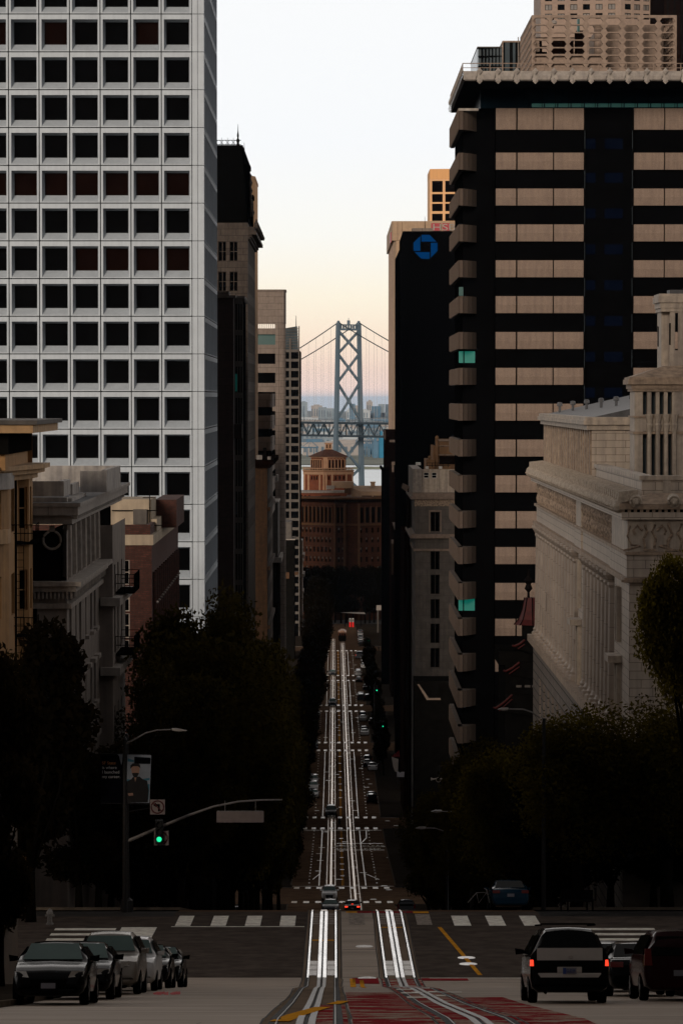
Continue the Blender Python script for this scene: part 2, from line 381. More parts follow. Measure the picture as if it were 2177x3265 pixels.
def shell(mb, x0, x1, y0, y1, z0, z1, skip=''):
    if 'f' not in skip: mb.poly([(x0,y0,z0),(x1,y0,z0),(x1,y0,z1),(x0,y0,z1)])
    if 'b' not in skip: mb.poly([(x1,y1,z0),(x0,y1,z0),(x0,y1,z1),(x1,y1,z1)])
    if 'l' not in skip: mb.poly([(x0,y1,z0),(x0,y0,z0),(x0,y0,z1),(x0,y1,z1)])
    if 'r' not in skip: mb.poly([(x1,y0,z0),(x1,y1,z0),(x1,y1,z1),(x1,y0,z1)])
    if 't' not in skip: mb.poly([(x0,y0,z1),(x1,y0,z1),(x1,y1,z1),(x0,y1,z1)])
def textmesh(s, size, material, ext=.01, align='LEFT'):
    c = bpy.data.curves.new('txt', 'FONT'); c.body = s; c.size = size; c.extrude = ext; c.align_x = align
    o = bpy.data.objects.new('txt', c); COL.objects.link(o); bpy.context.view_layer.update()
    me = bpy.data.meshes.new_from_object(o.evaluated_get(bpy.context.evaluated_depsgraph_get()))
    bpy.data.objects.remove(o); me.materials.clear(); me.materials.append(material); return me
def text(name, s, size, material, pos, rot, parent=None, scale=(1,1,1), **kw):
    o = bpy.data.objects.new(name, textmesh(s, size, material, **kw)); COL.objects.link(o)
    org = ORG.get(parent.name, Vector((0,0,0))) if parent else Vector((0,0,0))
    if parent: o.parent = parent
    o.location = Vector(pos)-org; o.rotation_euler = rot; o.scale = scale; return o
# ------------------------------------------------------------------ ground, street, water
YS = sorted({p[0] for p in PROF} | set(range(-420, 1620, 6)))
def strip(mb, x0, x1, y0, y1, dz):
    ys = [y0]+[y for y in YS if y0 < y < y1]+[y1]
    f0 = x0 if callable(x0) else (lambda y: x0); f1 = x1 if callable(x1) else (lambda y: x1)
    for a, b in zip(ys, ys[1:]):
        mb.poly([(f0(a),a,gz(a)+dz), (f1(a),a,gz(a)+dz), (f1(b),b,gz(b)+dz), (f0(b),b,gz(b)+dz)])
def S(name, mb, **kw): return mb.build(name, kind='structure', **kw)
mb = MB(M['earth']); strip(mb, -450, 450, -420, 1620, -.05); S('ground', mb)
XL = lambda y: -7.1 if y < 160 else (-5.3 if y > 175 else -7.1+1.8*(y-160)/15)
XR = lambda y: 9.1 if y < 160 else (7.4 if y > 175 else 9.1-1.7*(y-160)/15)
mb = MB(M['concrete_road']); strip(mb, XL, XR, -420, 122, 0); S('road', mb)
mb = MB(M['asphalt']); strip(mb, XL, XR, 128, 155, .004); strip(mb, -60, -7.1, 122, 152, .0); strip(mb, 9.1, 60, 122, 152, 0); S('road', mb)
mb = MB(M['concrete_road']); strip(mb, XL, XR, 122, 128, 0); strip(mb, .28, 1.7, 128, 155, .008); S('road', mb)
mb = MB(M['asphalt_far']); strip(mb, XL, XR, 155, 1270, 0); S('road', mb)
CROSS = [(393, 423)]
def yo(py): return G(1067, py, 390).y
rows = [2642, 2607, 2393, 2368, 2268, 2249, 2170, 2154, 2075]
ry = [yo(p) for p in rows]
CROSS += [(ry[0], ry[1]), (ry[2], ry[3]), (ry[4], ry[5]), (ry[6], ry[7]), (ry[8], ry[8]+22)]
mb = MB(M['asphalt_far'])
for a, b in CROSS: strip(mb, -60, -5.3, a, b, 0); strip(mb, 7.4, 60, a, b, 0)
S('cross_street', mb)
# sidewalks and kerbs, broken at the cross streets
gaps = [(-60, 112), (158, 393)]
mb, kb = MB(M['sidewalk']), MB(M['kerb'])
segs = [(-420, 121)]+[(152+6, CROSS[0][0]-2)]
e = CROSS[0][1]+2
for a, b in CROSS[1:]: segs.append((e, a-2)); e = b+2
segs.append((e, 1265))
for a, b in segs:
    for s in (-1, 1):
        fx = XL if s < 0 else XR
        fi = (lambda y, fx=fx, s=s: fx(y)+s*.16)
        if s < 0: strip(mb, -16, fi, a, b, .13); strip(kb, fi, fx, a, b, .135)
        else: strip(mb, fi, 17, a, b, .13); strip(kb, fx, fi, a, b, .135)
        ys = [a]+[y for y in YS if a < y < b]+[b]
        for p, q in zip(ys, ys[1:]): kb.poly([(fx(p),p,gz(p)), (fx(q),q,gz(q)), (fx(q),q,gz(q)+.135), (fx(p),p,gz(p)+.135)])
        for yy in (a, b): kb.poly([(fx(yy),yy,gz(yy)), (fx(yy)+s*8,yy,gz(yy)), (fx(yy)+s*8,yy,gz(yy)+.13), (fx(yy),yy,gz(yy)+.13)])
S('sidewalk', mb); S('kerb', kb)
# cable car tracks: concrete bed, seams, two rails, slot
TL, TR = -.48, 2.44
for nm, tx in (('left', TL), ('right', TR)):
    mb = MB(M['track_bed']); strip(mb, tx-.74, tx+.74, 30, 156, .012); S('track_bed', mb)
    mb = MB(M['track_bed_far']); strip(mb, tx-.78, tx+.78, 156, 1130, .006); S('track_bed', mb)
    mb = MB(M['seam'])
    for s in (-1, 1):
        x = tx+s*.74
        jit = (lambda y, x=x: x+.028*math.sin(y*1.9)+.018*math.sin(y*4.3+x))
        strip(mb, (lambda y, j=jit: j(y)-.018), (lambda y, j=jit: j(y)+.018), 30, 156, .015)
        strip(mb, x-.03, x+.03, 156, 1130, .010)
        strip(mb, tx+s*.5335-.085, tx+s*.5335+.085, 30, 156, .016); strip(mb, tx+s*.5335-.06, tx+s*.5335+.06, 156, 1130, .012)
    strip(mb, tx-.03, tx+.03, 30, 156, .017); S('track_seam', mb)
    mb = MB(M['steel'])
    for s in (-1, 1):
        mb.use(M['steel']); strip(mb, tx+s*.5335-.035-s*.01, tx+s*.5335+.035-s*.01, 127.5, 156, .024); mb.use(M['steel_far']); strip(mb, tx+s*.5335-.032, tx+s*.5335+.032, 156, 1130, .018); mb.use(M['steel'])
        strip(mb, tx+s*.10-.065, tx+s*.10+.065, 127.5, 156, .026);
        mb.use(M['steel_dark_reflect']); strip(mb, tx+s*.10-.06, tx+s*.10+.06, 30, 127.5, .026); strip(mb, tx+s*.5335-s*.045-.012, tx+s*.5335-s*.045+.012, 30, 127.5, .026); mb.use(M['steel']); mb.use(M['steel_far']); strip(mb, tx+s*.065-.062, tx+s*.065+.062, 156, 1130, .020); mb.use(M['steel'])
    S('track_rail', mb)
    mb = MB(M['grate'])
    for s in (-1, 1):
        for y0, y1 in ((128.6, 130.3), (130.5, 132.0), (132.2, 133.6)):
            x = tx+s*.34; strip(mb, x-.15, x+.15, y0, y1, .021)
    S('track_cover_plate', mb)
    mb = MB(M['mark_grey'])
    for k in range(5):
        for s in (-1, 1): strip(mb, tx+s*.34-.14, tx+s*.34+.14, 148.2+k*1.05, 148.95+k*1.05, .021)
    S('crosswalk', mb)
    mb = MB(M['mark_white'])
    y = 395.
    while y < 1120: strip(mb, tx+.16, tx+.5, y, y+1.1, .022); y += 15.5
    S('track_tie_mark', mb)
# paint on the road
mb = MB(M['mark_white'])
for x in (-6.53, -5.01, -3.53, -2.04): strip(mb, x-.33, x+.33, 147.6, 152.2, .012)
for x in (5.5, 7.0, 8.5): strip(mb, x-.36, x+.36, 147.6, 152.2, .012)
strip(mb, -7.0, -1.3, 147.1, 147.35, .012)
for k in range(9):
    strip(mb, -11.9, -9.3, 128.5+k*2.15, 129.4+k*2.15, .008); strip(mb, 10.6, 13.6, 128.5+k*2.15, 129.4+k*2.15, .008)
def gp(pts, dz): return [Vector((G(a,b).x, G(a,b).y, G(a,b).z+dz)) for a, b in pts]
def gline(mb, p0, p1, w, dz, n=8):
    a, b = G(*p0), G(*p1)
    for k in range(n):
        q0, q1 = a.lerp(b, k/n), a.lerp(b, (k+1)/n)
        mb.poly([(q0.x-w/2,q0.y,gz(q0.y)+dz),(q0.x+w/2,q0.y,gz(q0.y)+dz),(q1.x+w/2,q1.y,gz(q1.y)+dz),(q1.x-w/2,q1.y,gz(q1.y)+dz)])
strip(mb, 3.5, 9.0, 127.3, 127.55, .012)
strip(mb, -9.1, -7.6, 128, 147, .009)
S('crosswalk', mb)
mb = MB(M['mark_grey']); strip(mb, .62, 1.3, 148, 153.5, .013); strip(mb, 3.55, 4.2, 148, 153, .013); S('crosswalk', mb)
mb = MB(M['mark_yellow'])
gline(mb, (1530,3112), (1400,2957), .17, .013)
gline(mb, (890,3262), (1030,3215), .34, .030, 3); gline(mb, (1060,3206), (1096,3195), .30, .030, 3)
strip(mb, .55, .75, 118, 127, .010); strip(mb, .9, 1.05, 112, 126, .010)
strip(mb, TL-.45, TL+.45, 141.2, 141.7, .0205); strip(mb, TR-.45, TR+.45, 146.6, 147.0, .0205)
strip(mb, .5, 1.0, 153.6, 155, .013); strip(mb, 3.5, 4.2, 153.4, 155, .013)
S('lane_line', mb)
mb = MB(M['lane_red_solid']); strip(mb, 1.0, 3.5, 153.5, 155.4, .0145); strip(mb, .65, 1.6, 123.2, 127.6, .010); strip(mb, 3.2, 4.9, 125.5, 127.4, .010); S('lane_paint', mb)
mb = MB(M['lane_red'])
strip(mb, TR-.72, TR+.72, 40, 126.5, .014); strip(mb, .30, 1.66, 40, 96, .010); strip(mb, 3.2, 4.3, 40, 88, .010); strip(mb, TL+.1, TL+.7, 40, 76, .014); S('lane_paint', mb)
mb = MB(M['mark_white'])
for k in range(5): strip(mb, TR-.62, TR-.15, 86+k*7.5, 87.6+k*7.5, .0275); strip(mb, TR+.2, TR+.45, 89+k*7.5, 90.4+k*7.5, .0275)
strip(mb, TR-.3, TR+1.1, 95.5, 96.3, .0277)
S('track_tie_mark', mb)
mb = MB(M['seam'])
pts = [(560,3290),(640,3262),(740,3222),(850,3180),(905,3150),(948,3143)]
for p0, p1 in zip(pts, pts[1:]):
    q0, q1 = G(*p0), G(*p1); mb.poly([(q0.x,q0.y-.10,gz(q0.y-.1)+.004),(q1.x,q1.y-.10,gz(q1.y-.1)+.004),(q1.x,q1.y+.10,gz(q1.y+.1)+.004),(q0.x,q0.y+.10,gz(q0.y+.1)+.004)])
for y in (104.2, 116.6, 124.8): strip(mb, .32, 1.66, y, y+.12, .004)
for y in (131.5, 137.8, 143.9): strip(mb, .32, 1.66, y, y+.10, .0105)
S('road_seam', mb)
mb = MB(M['concrete_road']); strip(mb, -6.9, -1.6, 122.2, 127.6, .003); S('road_patch', mb)
# streets further down
mb = MB(M['mark_far'])
def zebra(y, d=2.6, x0=-5.0, x1=7.2):
    x = x0
    while x < x1: strip(mb, x, x+.66, y-d/2, y+d/2, .024); x += 1.38
zebra(396, 3.2); zebra(422, 3.2)
for k, y in enumerate(ry): zebra(y, 2.2+y*.0022)
strip(mb, -5.2, 7.3, 424.6, 424.9, .024); strip(mb, -5.2, 7.3, ry[0]-3.6, ry[0]-3.2, .024)
ends = [(426, ry[0]-4)]+[(CROSS[k][1]+3, CROSS[k+1][0]-3) for k in range(1, 5)]
for a, b in ends:
    for x in (-1.95, 3.85): strip(mb, x-.07, x+.07, a, b, .012)
    y = a+4
    while y < b: strip(mb, 5.15, 5.35, y, y+.8, .012); strip(mb, -3.3, -3.1, y, y+.8, .012); y += 5.8
    y = a+10
    while y < b:
        xx = rnd.uniform(-3, 6.6); strip(mb, xx, xx+.9, y, y+.7, .0125); strip(mb, .7, 1.25, y+6, y+7, .0135); y += rnd.uniform(11, 19)
gline(mb, (1150,2690), (1168,2672), .14, .013, 2); gline(mb, (1168,2672), (1167,2648), .14, .013, 2); gline(mb, (1163,2786), (1208,2805), .14, .013, 3)
gline(mb, (997,2805), (1020,2786), .14, .013, 2)
strip(mb, .3, 7.2, 497.5, 498.1, .0125); strip(mb, .3, 7.2, 512.5, 513.1, .0125)
S('lane_line', mb)
mb = MB(M['mark_yellow'])
for a, b in ends: strip(mb, .86, .94, a, b, .012); strip(mb, 1.04, 1.12, a, b, .012)
S('lane_line', mb)
for s, x, y in (('KEEP', 4.2, 499), ('CLEAR', 4.0, 505.6), ('KEEP', -.1, 499), ('CLEAR', -.1, 505.6)):
    o = text('road_lettering', s, 1.15, M['mark_white'], (x, y, gz(y)+.027), (math.atan2(gz(y+5)-gz(y), 5), 0, 0), scale=(1,4.2,1)); setp(o, kind='structure')
mb = MB(M['pad_yellow'])
for x0, x1, y0, y1 in ((-9.6,-8.2,158.4,160.4), (9.3,11.0,158.4,160.4), (13.4,15.0,158.4,160.2), (-8.6,-7.4,118,120)): strip(mb, x0, x1, y0, y1, .139)
strip(mb, 9.0, 10.4, 427, 429, .139); S('tactile_paving', mb)
mb = MB(M['water']); mb.poly([(-9000,1560,0),(9000,1560,0),(9000,4700,0),(-9000,4700,0)]); S('water', mb)
mb = MB(M['far_green']); mb.poly([(-9000,4640,.8),(9000,4640,.8),(9000,5400,2),(-9000,5400,2)])
mb.use(M['far_land']); mb.poly([(-9000,5400,2.1),(9000,5400,2.1),(9000,11000,9),(-9000,11000,9)])
mb.poly([(-9000,11000,9),(9000,11000,9),(10000,14500,16),(-10000,14500,16)]); S('far_shore', mb)
hills = MB(M['far_land']); pr = []
for k in range(61): x = -9000+k*300; pr.append((x, 26+4*math.sin(k*.55)+3*math.sin(k*1.31+1)+rnd.uniform(0,3)))
for (x0, h0), (x1, h1) in zip(pr, pr[1:]): hills.poly([(x0,14300,15),(x1,14300,15),(x1,16000,h1),(x0,16000,h0)])
S('hills', hills)
mb = MB(M['far_green']); q = [(-170+k*17, 4380+rnd.uniform(-3,3)) for k in range(22)]
for k in range(21): pass
n_ = len(q); mb.faces([(x,y,-1) for x, y in q]+[(x,y+2,rnd.uniform(2,4)) for x, y in q]+[(x,y+10,-1) for x, y in q], [(k,k+1,n_+k+1,n_+k) for k in range(n_-1)]+[(n_+k,n_+k+1,2*n_+k+1,2*n_+k) for k in range(n_-1)])
mb.build('breakwater', label='low dark breakwater across the bay beyond the bridge', cat='breakwater', loc=(0,4385,0))
# ------------------------------------------------------------------ buildings, left row
def base(x, y): return (x, y, gz(y))
# --- white office tower with a grid of deep square windows
def white_tower():
    Y0, Y1, X1 = 350., 389., -13.2
    t = thing('office_tower', 'tall white precast office tower with a grid of deep square windows, tallest on the left', 'building', base(X1, Y0))
    s = F/Y0; px, pz = 97/s, 119.8/s; zt = EYE+(1265-50.5)/s; xr = X(613.8, Y0); ztop = zt+5*pz
    wallm = MB(M['white_precast']); g = .05
    fo = (.085,.925,.037,.860); fi = (.150,.882,.225,.815); dep = 1.35
    def cell(o, u, w, h):
        o = Vector(o); u = Vector(u); n = u.cross(UZ); P_ = lambda a, b, d=0: o+u*a+UZ*b-n*d
        a = [(g,g),(w-g,g),(w-g,h-g),(g,h-g)]
        b = [(fo[0]*w,fo[2]*h),(fo[1]*w,fo[2]*h),(fo[1]*w,fo[3]*h),(fo[0]*w,fo[3]*h)]
        c = [(fi[0]*w,fi[2]*h),(fi[1]*w,fi[2]*h),(fi[1]*w,fi[3]*h),(fi[0]*w,fi[3]*h)]
        pts = [P_(*p, .12) for p in a]+[P_(*p) for p in a]+[P_(*p) for p in b]+[P_(*p, dep) for p in c]
        fs = []
        for r in (0, 4, 8):
            for k in range(4): q = (k+1)%4; fs.append((r+k, r+q, r+4+q, r+4+k))
        wallm.faces(pts, fs)
    holes = []; nrow = int((ztop-33)/pz)
    for r in range(nrow):
        z = ztop-(r+1)*pz
        for c in range(9):
            x = xr-(c+1)*px; cell((x, Y0, z), UX, px, pz)
            holes.append((x+fi[0]*px, x+fi[1]*px, z+fi[2]*pz, z+fi[3]*pz, r, c))
    # blank corner bay with joints
    for r in range(nrow):
        z = ztop-(r+1)*pz
        for a, b in ((xr, X(632, Y0)), (X(632, Y0), X1)): wallm.box(a+.02, b-.02 if b != X1 else b, Y0-.001, Y0+.5, z+.03, z+pz-.03)
        nb = 12; pw = (Y1-Y0-1.6)/nb
        wallm.box(X1-.4, X1+.001, Y0+.5, Y0+1.6, z+.03, z+pz-.03)
        for k in range(nb): cell((X1, Y0+1.6+k*pw, z), UYL, pw, pz)
    w = wallm.build('wall', t)
    back = MB(M['joint']); shell(back, xr-9*px, X1-1.4, Y0+1.4, Y1, 30, ztop-.02); back.build('inner_wall', t)
    # windows: those that show, largest first
    order = sorted([h for h in holes if h[5] < 7], key=lambda h: (h[4] < 4 or h[4] > 19, h[4], h[5]))
    warm = {(5,4), (5,1), (5,6)} | {(9,c) for c in range(7)} | {(11,c) for c in range(4)}
    oo = (0, Y0, 0)
    windows(t, oo, UX, [h[:4] for h in order]+[h[:4] for h in holes if h[5] >= 7], dep-.004, None, pick=lambda k: M['glass_brown'] if k < len(order) and (order[k][4], order[k][5]) in warm else M['glass_black'])
    sh = []
    for r in range(nrow):
        z = ztop-(r+1)*pz
        for k in range(12): a = 1.6+k*pw; sh.append((a+fi[0]*pw, a+fi[1]*pw, z+fi[2]*pz, z+fi[3]*pz))
    windows(t, (X1, Y0, 0), UYL, sh, dep-.004, M['glass_black'])
white_tower()
# --- stucco apartment house with overhanging cornice
def stucco():
    Y0, Y1, X1 = 170., 209., -13.2; XA = -15.6
    t = thing('apartment_house', 'grey stucco apartment house with a wide stone cornice and tall narrow windows', 'building', base(X1, Y0))
    Z0 = 55; zc = 85.4
    side = []; s0 = Z0
    for zt, zb in ((Z(1887,177), Z(2050,177)), (Z(2160,177), Z(2300,177)), (Z(2420,177), Z(2560,177))):
        for y in (1.6, 5.6, 8.2, 12.6, 16.2, 19.0): side.append((y, y+(1.5 if y not in (5.6,12.6) else .8), zb-s0, zt-s0))
    for y in (3.0, 6.4, 9.8, 13.2, 16.6, 20.0): side.append((y, y+1.7, Z(1830,175)-s0, Z(1668,175)-s0))
    mb = MB(M['grey_stucco'])
    wall(mb, (X1, Y0, Z0), UYL, 23.5, zc-Z0, side, .35)
    fr = [(.2, .95, Z(2060,170)-Z0, Z(1925,170)-Z0), (.3, 1.0, Z(2240,170)-Z0, Z(2170,170)-Z0)]
    wall(mb, (XA, Y0, Z0), UX, X1-XA, Z(1880,170)-Z0, fr, .3)
    mb.poly([(XA-9,Y0+.01,Z0),(XA,Y0+.01,Z0),(XA,Y0+.01,Z(1880,170)),(XA-9,Y0+.01,Z(1880,170))])
    mb.build('wall', t)
    up = MB(M['dark_wall']); up.poly([(XA-9,Y0+.3,Z(1880,170)),(X1-.3,Y0+.3,Z(1880,170)),(X1-.3,Y0+.3,zc),(XA-9,Y0+.3,zc)])
    up.box(X1-.9, X1-.35, Y0+.32, Y1, Z0, zc-.02); up.build('upper_wall', t)
    windows(t, (X1, Y0, Z0), UYL, side, .34, M['glass_black'], M['grey_trim'], 1, 2, .06)
    windows(t, (XA, Y0, Z0), UX, fr, .29, M['glass_black'], M['grey_trim'], 1, 2, .05)
    for a, b, c, d in side[:18]:
        MB(M['grey_trim']).box(X1+.002, X1+.30, Y0+a-.15, Y0+b+.15, Z0+d+.05, Z0+d+.28).build('lintel', t); MB(M['grey_trim']).box(X1+.002, X1+.22, Y0+a-.1, Y0+b+.1, Z0+c-.2, Z0+c-.02).build('window_sill', t)
    for k in range(7):    # slim columns between the top storey windows
        y = Y0+1.2+k*3.4; MB(M['grey_trim']).tube([(X1-.05,y,Z(1828,175)),(X1-.05,y,Z(1665,175))], [.26,.22], 8).build('column', t)
    # wreath on the dark top storey
    wr = MB(M['grey_trim']); c = P(167, 1722, 170.2); pts = [(c.x+.44*math.cos(a), c.y, c.z+.44*math.sin(a)) for a in [R(-250+k*20) for k in range(17)]]
    wr.tube(pts, .07, 6); wr.box(c.x-.13, c.x+.13, c.y-.05, c.y+.05, c.z+.42, c.z+.72); wr.build('wreath', t)
    lg = MB(M['grey_trim']); z = Z(1836,175)
    for k, (o_, za, zb) in enumerate(((.75,z,z-.22),(.5,z-.22,z-.5),(.25,z-1.1,z-1.35))):
        lg.prism([(XA-9,Y0-o_),(X1+o_,Y0-o_),(X1+o_,Y0+24),(XA-9,Y0+24)], zb, za-.003)
    for k in range(46): lg.box(X1+.25, X1+.40, Y0+k*.5, Y0+k*.5+.2, z-.85, z-.51)
    for k in range(14): lg.box(XA+k*.2, XA+k*.2+.1, Y0-.4, Y0-.26, z-.85, z-.51)
    lg.build('belt_course', t)
    cn = MB(M['light_trim']); zt = Z(1606,170); 
    cn.prism([(XA-9,Y0-.75),(X1+.62,Y0-.75),(X1+.62,Y0+40),(XA-9,Y0+40)], zt-.55, zt-.12)
    cn.prism([(XA-9,Y0-.85),(X1+.75,Y0-.85),(X1+.75,Y0+40.2),(XA-9,Y0+40.2)], zt-.117, zt+.06)
    cn.prism([(XA-9,Y0-.35),(X1+.3,Y0-.35),(X1+.3,Y0+39.5),(XA-9,Y0+39.5)], zt-1.0, zt-.553)
    for k in range(60): cn.box(X1+.32, X1+.55, Y0-.3+k*.64, Y0-.3+k*.64+.25, zt-.75, zt-.56)
    for k in range(1,7): cn.use(M['joint']); cn.box(X1+.6-k*1.45, X1+.62-k*1.45, Y0-.756, Y0-.745, zt-.55, zt-.12); cn.use(M['light_trim'])
    cn.build('cornice', t)
    rf = MB(M['roofing']); rf.poly([(XA-9,Y0-.8,zt+.065),(X1+.7,Y0-.8,zt+.065),(X1+.7,Y0+40,zt+.065),(XA-9,Y0+40,zt+.065)]); rf.build('roof', t)
    pp = MB(M['pale_parapet']); zb = zt+.07; zp = Z(1533,172)
    x0, x1 = XA-9, X(208,172)
    pp.box(x0, x1, 171.2, 171.5, zb+.25, zp); pp.box(x1-.3, x1, 171.503, 175.5, zb+.25, zp-.003); pp.box(x1-.1, x1+.1, 175.503, 180, zb+.2, zp-.25); pp.box(x1+1.2, x1+1.5, 181.0, 192, zb+.2, zp+.35); pp.box(x0, x1+1.497, 192.003, 192.3, zb+.2, zp+.353); pp.box(x1+.103, x1+1.497, 180.7, 180.997, zb+.2, zp+.3)
    pp.box(x0, x1+.2, 170.6, 171.197, zb, zb+.22); pp.box(x1+.003, x1+.4, 171.2, 181, zb, zb+.16)
    pp.build('parapet', t)
    pb = MB(M['iron']); pb.tube([(X1-.2,195,zb),(X1-.2,195,zb+.5),(X1+.1,195,zb+.8),(X1+.5,195,zb+.5),(X1+.5,195,zb)], .05, 6); pb.build('vent_pipe', t)
    # oriel bay towards the far end
    by0, by1 = 193.5, 205.; bx = X1+.75
    bh = [(1.2, 2.4, a, b) for a, b in ((16.2,19.5),(10.5,13.8),(5,8))]+[(4.2, 5.4, a, b) for a, b in ((16.2,19.5),(10.5,13.8))]+[(7.6, 8.8, a, b) for a, b in ((16.2,19.5),(10.5,13.8))]
    bb = MB(M['grey_stucco']); wall(bb, (bx, by0, Z0), UYL, by1-by0, zc-Z0-.6, bh+[(1.2,2.4,22.5,27.5),(4.2,5.4,22.5,27.5),(7.6,8.8,22.5,27.5)], .25)
    bb.poly([(X1,by0,Z0),(bx,by0,Z0),(bx,by0,zc-.6),(X1,by0,zc-.6)]); bb.build('oriel', t)
    windows(t, (bx, by0, Z0), UYL, bh+[(1.2,2.4,22.5,27.5),(4.2,5.4,22.5,27.5),(7.6,8.8,22.5,27.5)], .24, M['glass_black'], M['grey_trim'], 1, 2, .06)
    ob = MB(M['light_trim'])
    for z in (Z(1900,195), Z(2120,195)): ob.prism([(X1+.1,by0-.6),(bx+.45,by0-.6),(bx+.45,by1),(X1+.1,by1)], z-.45, z)
    ob.build('belt_course', t)
    fire_escape(t, [(X1+.5, 196, Z(1888,196)), (X1+.5, 196, Z(2085,196))], 1.3, 5.5)
def fire_escape(t, spots, w, ln, mt='iron'):
    for x, y, z in spots:
        fe = MB(M[mt]); fe.box(x, x+w, y, y+ln, z-.09, z)
        for h in (.5, 1.0): fe.tube([(x,y,z+h),(x+w,y,z+h),(x+w,y+ln,z+h),(x,y+ln,z+h)], .022, 4)
        n = int(ln/.35)
        for k in range(n+1): fe.tube([(x+w,y+ln*k/n,z),(x+w,y+ln*k/n,z+1.0)], .014, 4)
        for k in range(6): fe.tube([(x+w*k/5,y,z),(x+w*k/5,y,z+1.0)], .016, 4)
        fe.build('fire_escape', t)
stucco()
# --- brick block behind it
def brick_block():
    Y0, Y1, X1, X0 = 249., 291., -13.2, -30.
    t = thing('brick_block', 'dark red brick block with a cream band below its parapet, behind the grey apartment house', 'building', base(X1, Y0))
    z1 = Z(1738,249); zt = Z(1705,249); Z0 = 44
    fh = [(14.2-k*3.2, 15.2-k*3.2, a-1.8, a) for k in range(2) for a in [Z(1785+j*85,249)-Z0 for j in range(4)]]
    sh = grid(2.0, 3.05, 13, 1.15, 4, 3.75, 5, 2.1)
    mb = MB(M['red_brick']); wall(mb, (X0,Y0,Z0), UX, X1-X0, z1-Z0, fh, .2); wall(mb, (X1,Y0,Z0), UYL, Y1-Y0, z1-Z0, sh, .3)
    mb.box(X0, X1-.1, Y0+.1, Y0+.4, zt+.003, zt+.72); mb.box(X1-.4, X1-.1, Y0+.403, Y1, zt+.003, zt+.72)
    for k in range(13): mb.tube([(X1+.08, Y0+1.4+k*3.05, Z0), (X1+.08, Y0+1.4+k*3.05, z1-2)], .22, 6)
    mb.build('wall', t)
    windows(t, (X0,Y0,Z0), UX, fh, .19, M['glass_black'], M['grey_trim'], 1, 2, .07); windows(t, (X1,Y0,Z0), UYL, sh, .29, M['glass_black'])
    bd = MB(M['cream']); bd.prism([(X0,Y0-.12),(X1+.12,Y0-.12),(X1+.12,Y1),(X0,Y1)], z1, zt); bd.build('stone_band', t)
    ph = MB(M['cream']); ph.box(X0, X(482,255), 255, 262, zt+.01, Z(1592,255)); ph.box(X(482,255)+.003, X(500,255), 255, 262, zt+.01, Z(1655,255)); ph.build('penthouse', t)
    pb = MB(M['red_brick']); pb.box(X(495,262), X(563,262), 262.01, 275, zt+.02, Z(1593,262)); pb.build('penthouse', t)
    bl = MB(M['light_trim'])
    for k in range(14): y = 250.2+k*2.7; bl.lathe((X1+.35, y, Z(1922-k*1.0,249)), [(.02,-.1),(.12,0),(.02,.1)], 6)
    bl.build('string_lamp', t)
    an = MB(M['iron']); c = P(478, 1660, 254.8)
    an.tube([c+Vector((0,-.1,-.6)), c+Vector((0,-.1,2.4))], .04, 5); an.tube([c+Vector((-.5,-.1,1.7)), c+Vector((.4,-.1,1.7))], .03, 5)
    an.tube([c+Vector((-3.1,-.05,-.35)), c+Vector((.9,-.05,-.35))], .04, 5); an.tube([c+Vector((-2.8,-.05,.75)), c+Vector((.6,-.05,.75))], .04, 5); an.build('antenna', t)
    bx = MB(M['concrete_grey']); c = P(447, 1648, 254.5); bx.box(c.x-.5, c.x+.5, 254.4, 254.95, c.z-.55, c.z+.55); bx.build('utility_box', t)
brick_block()
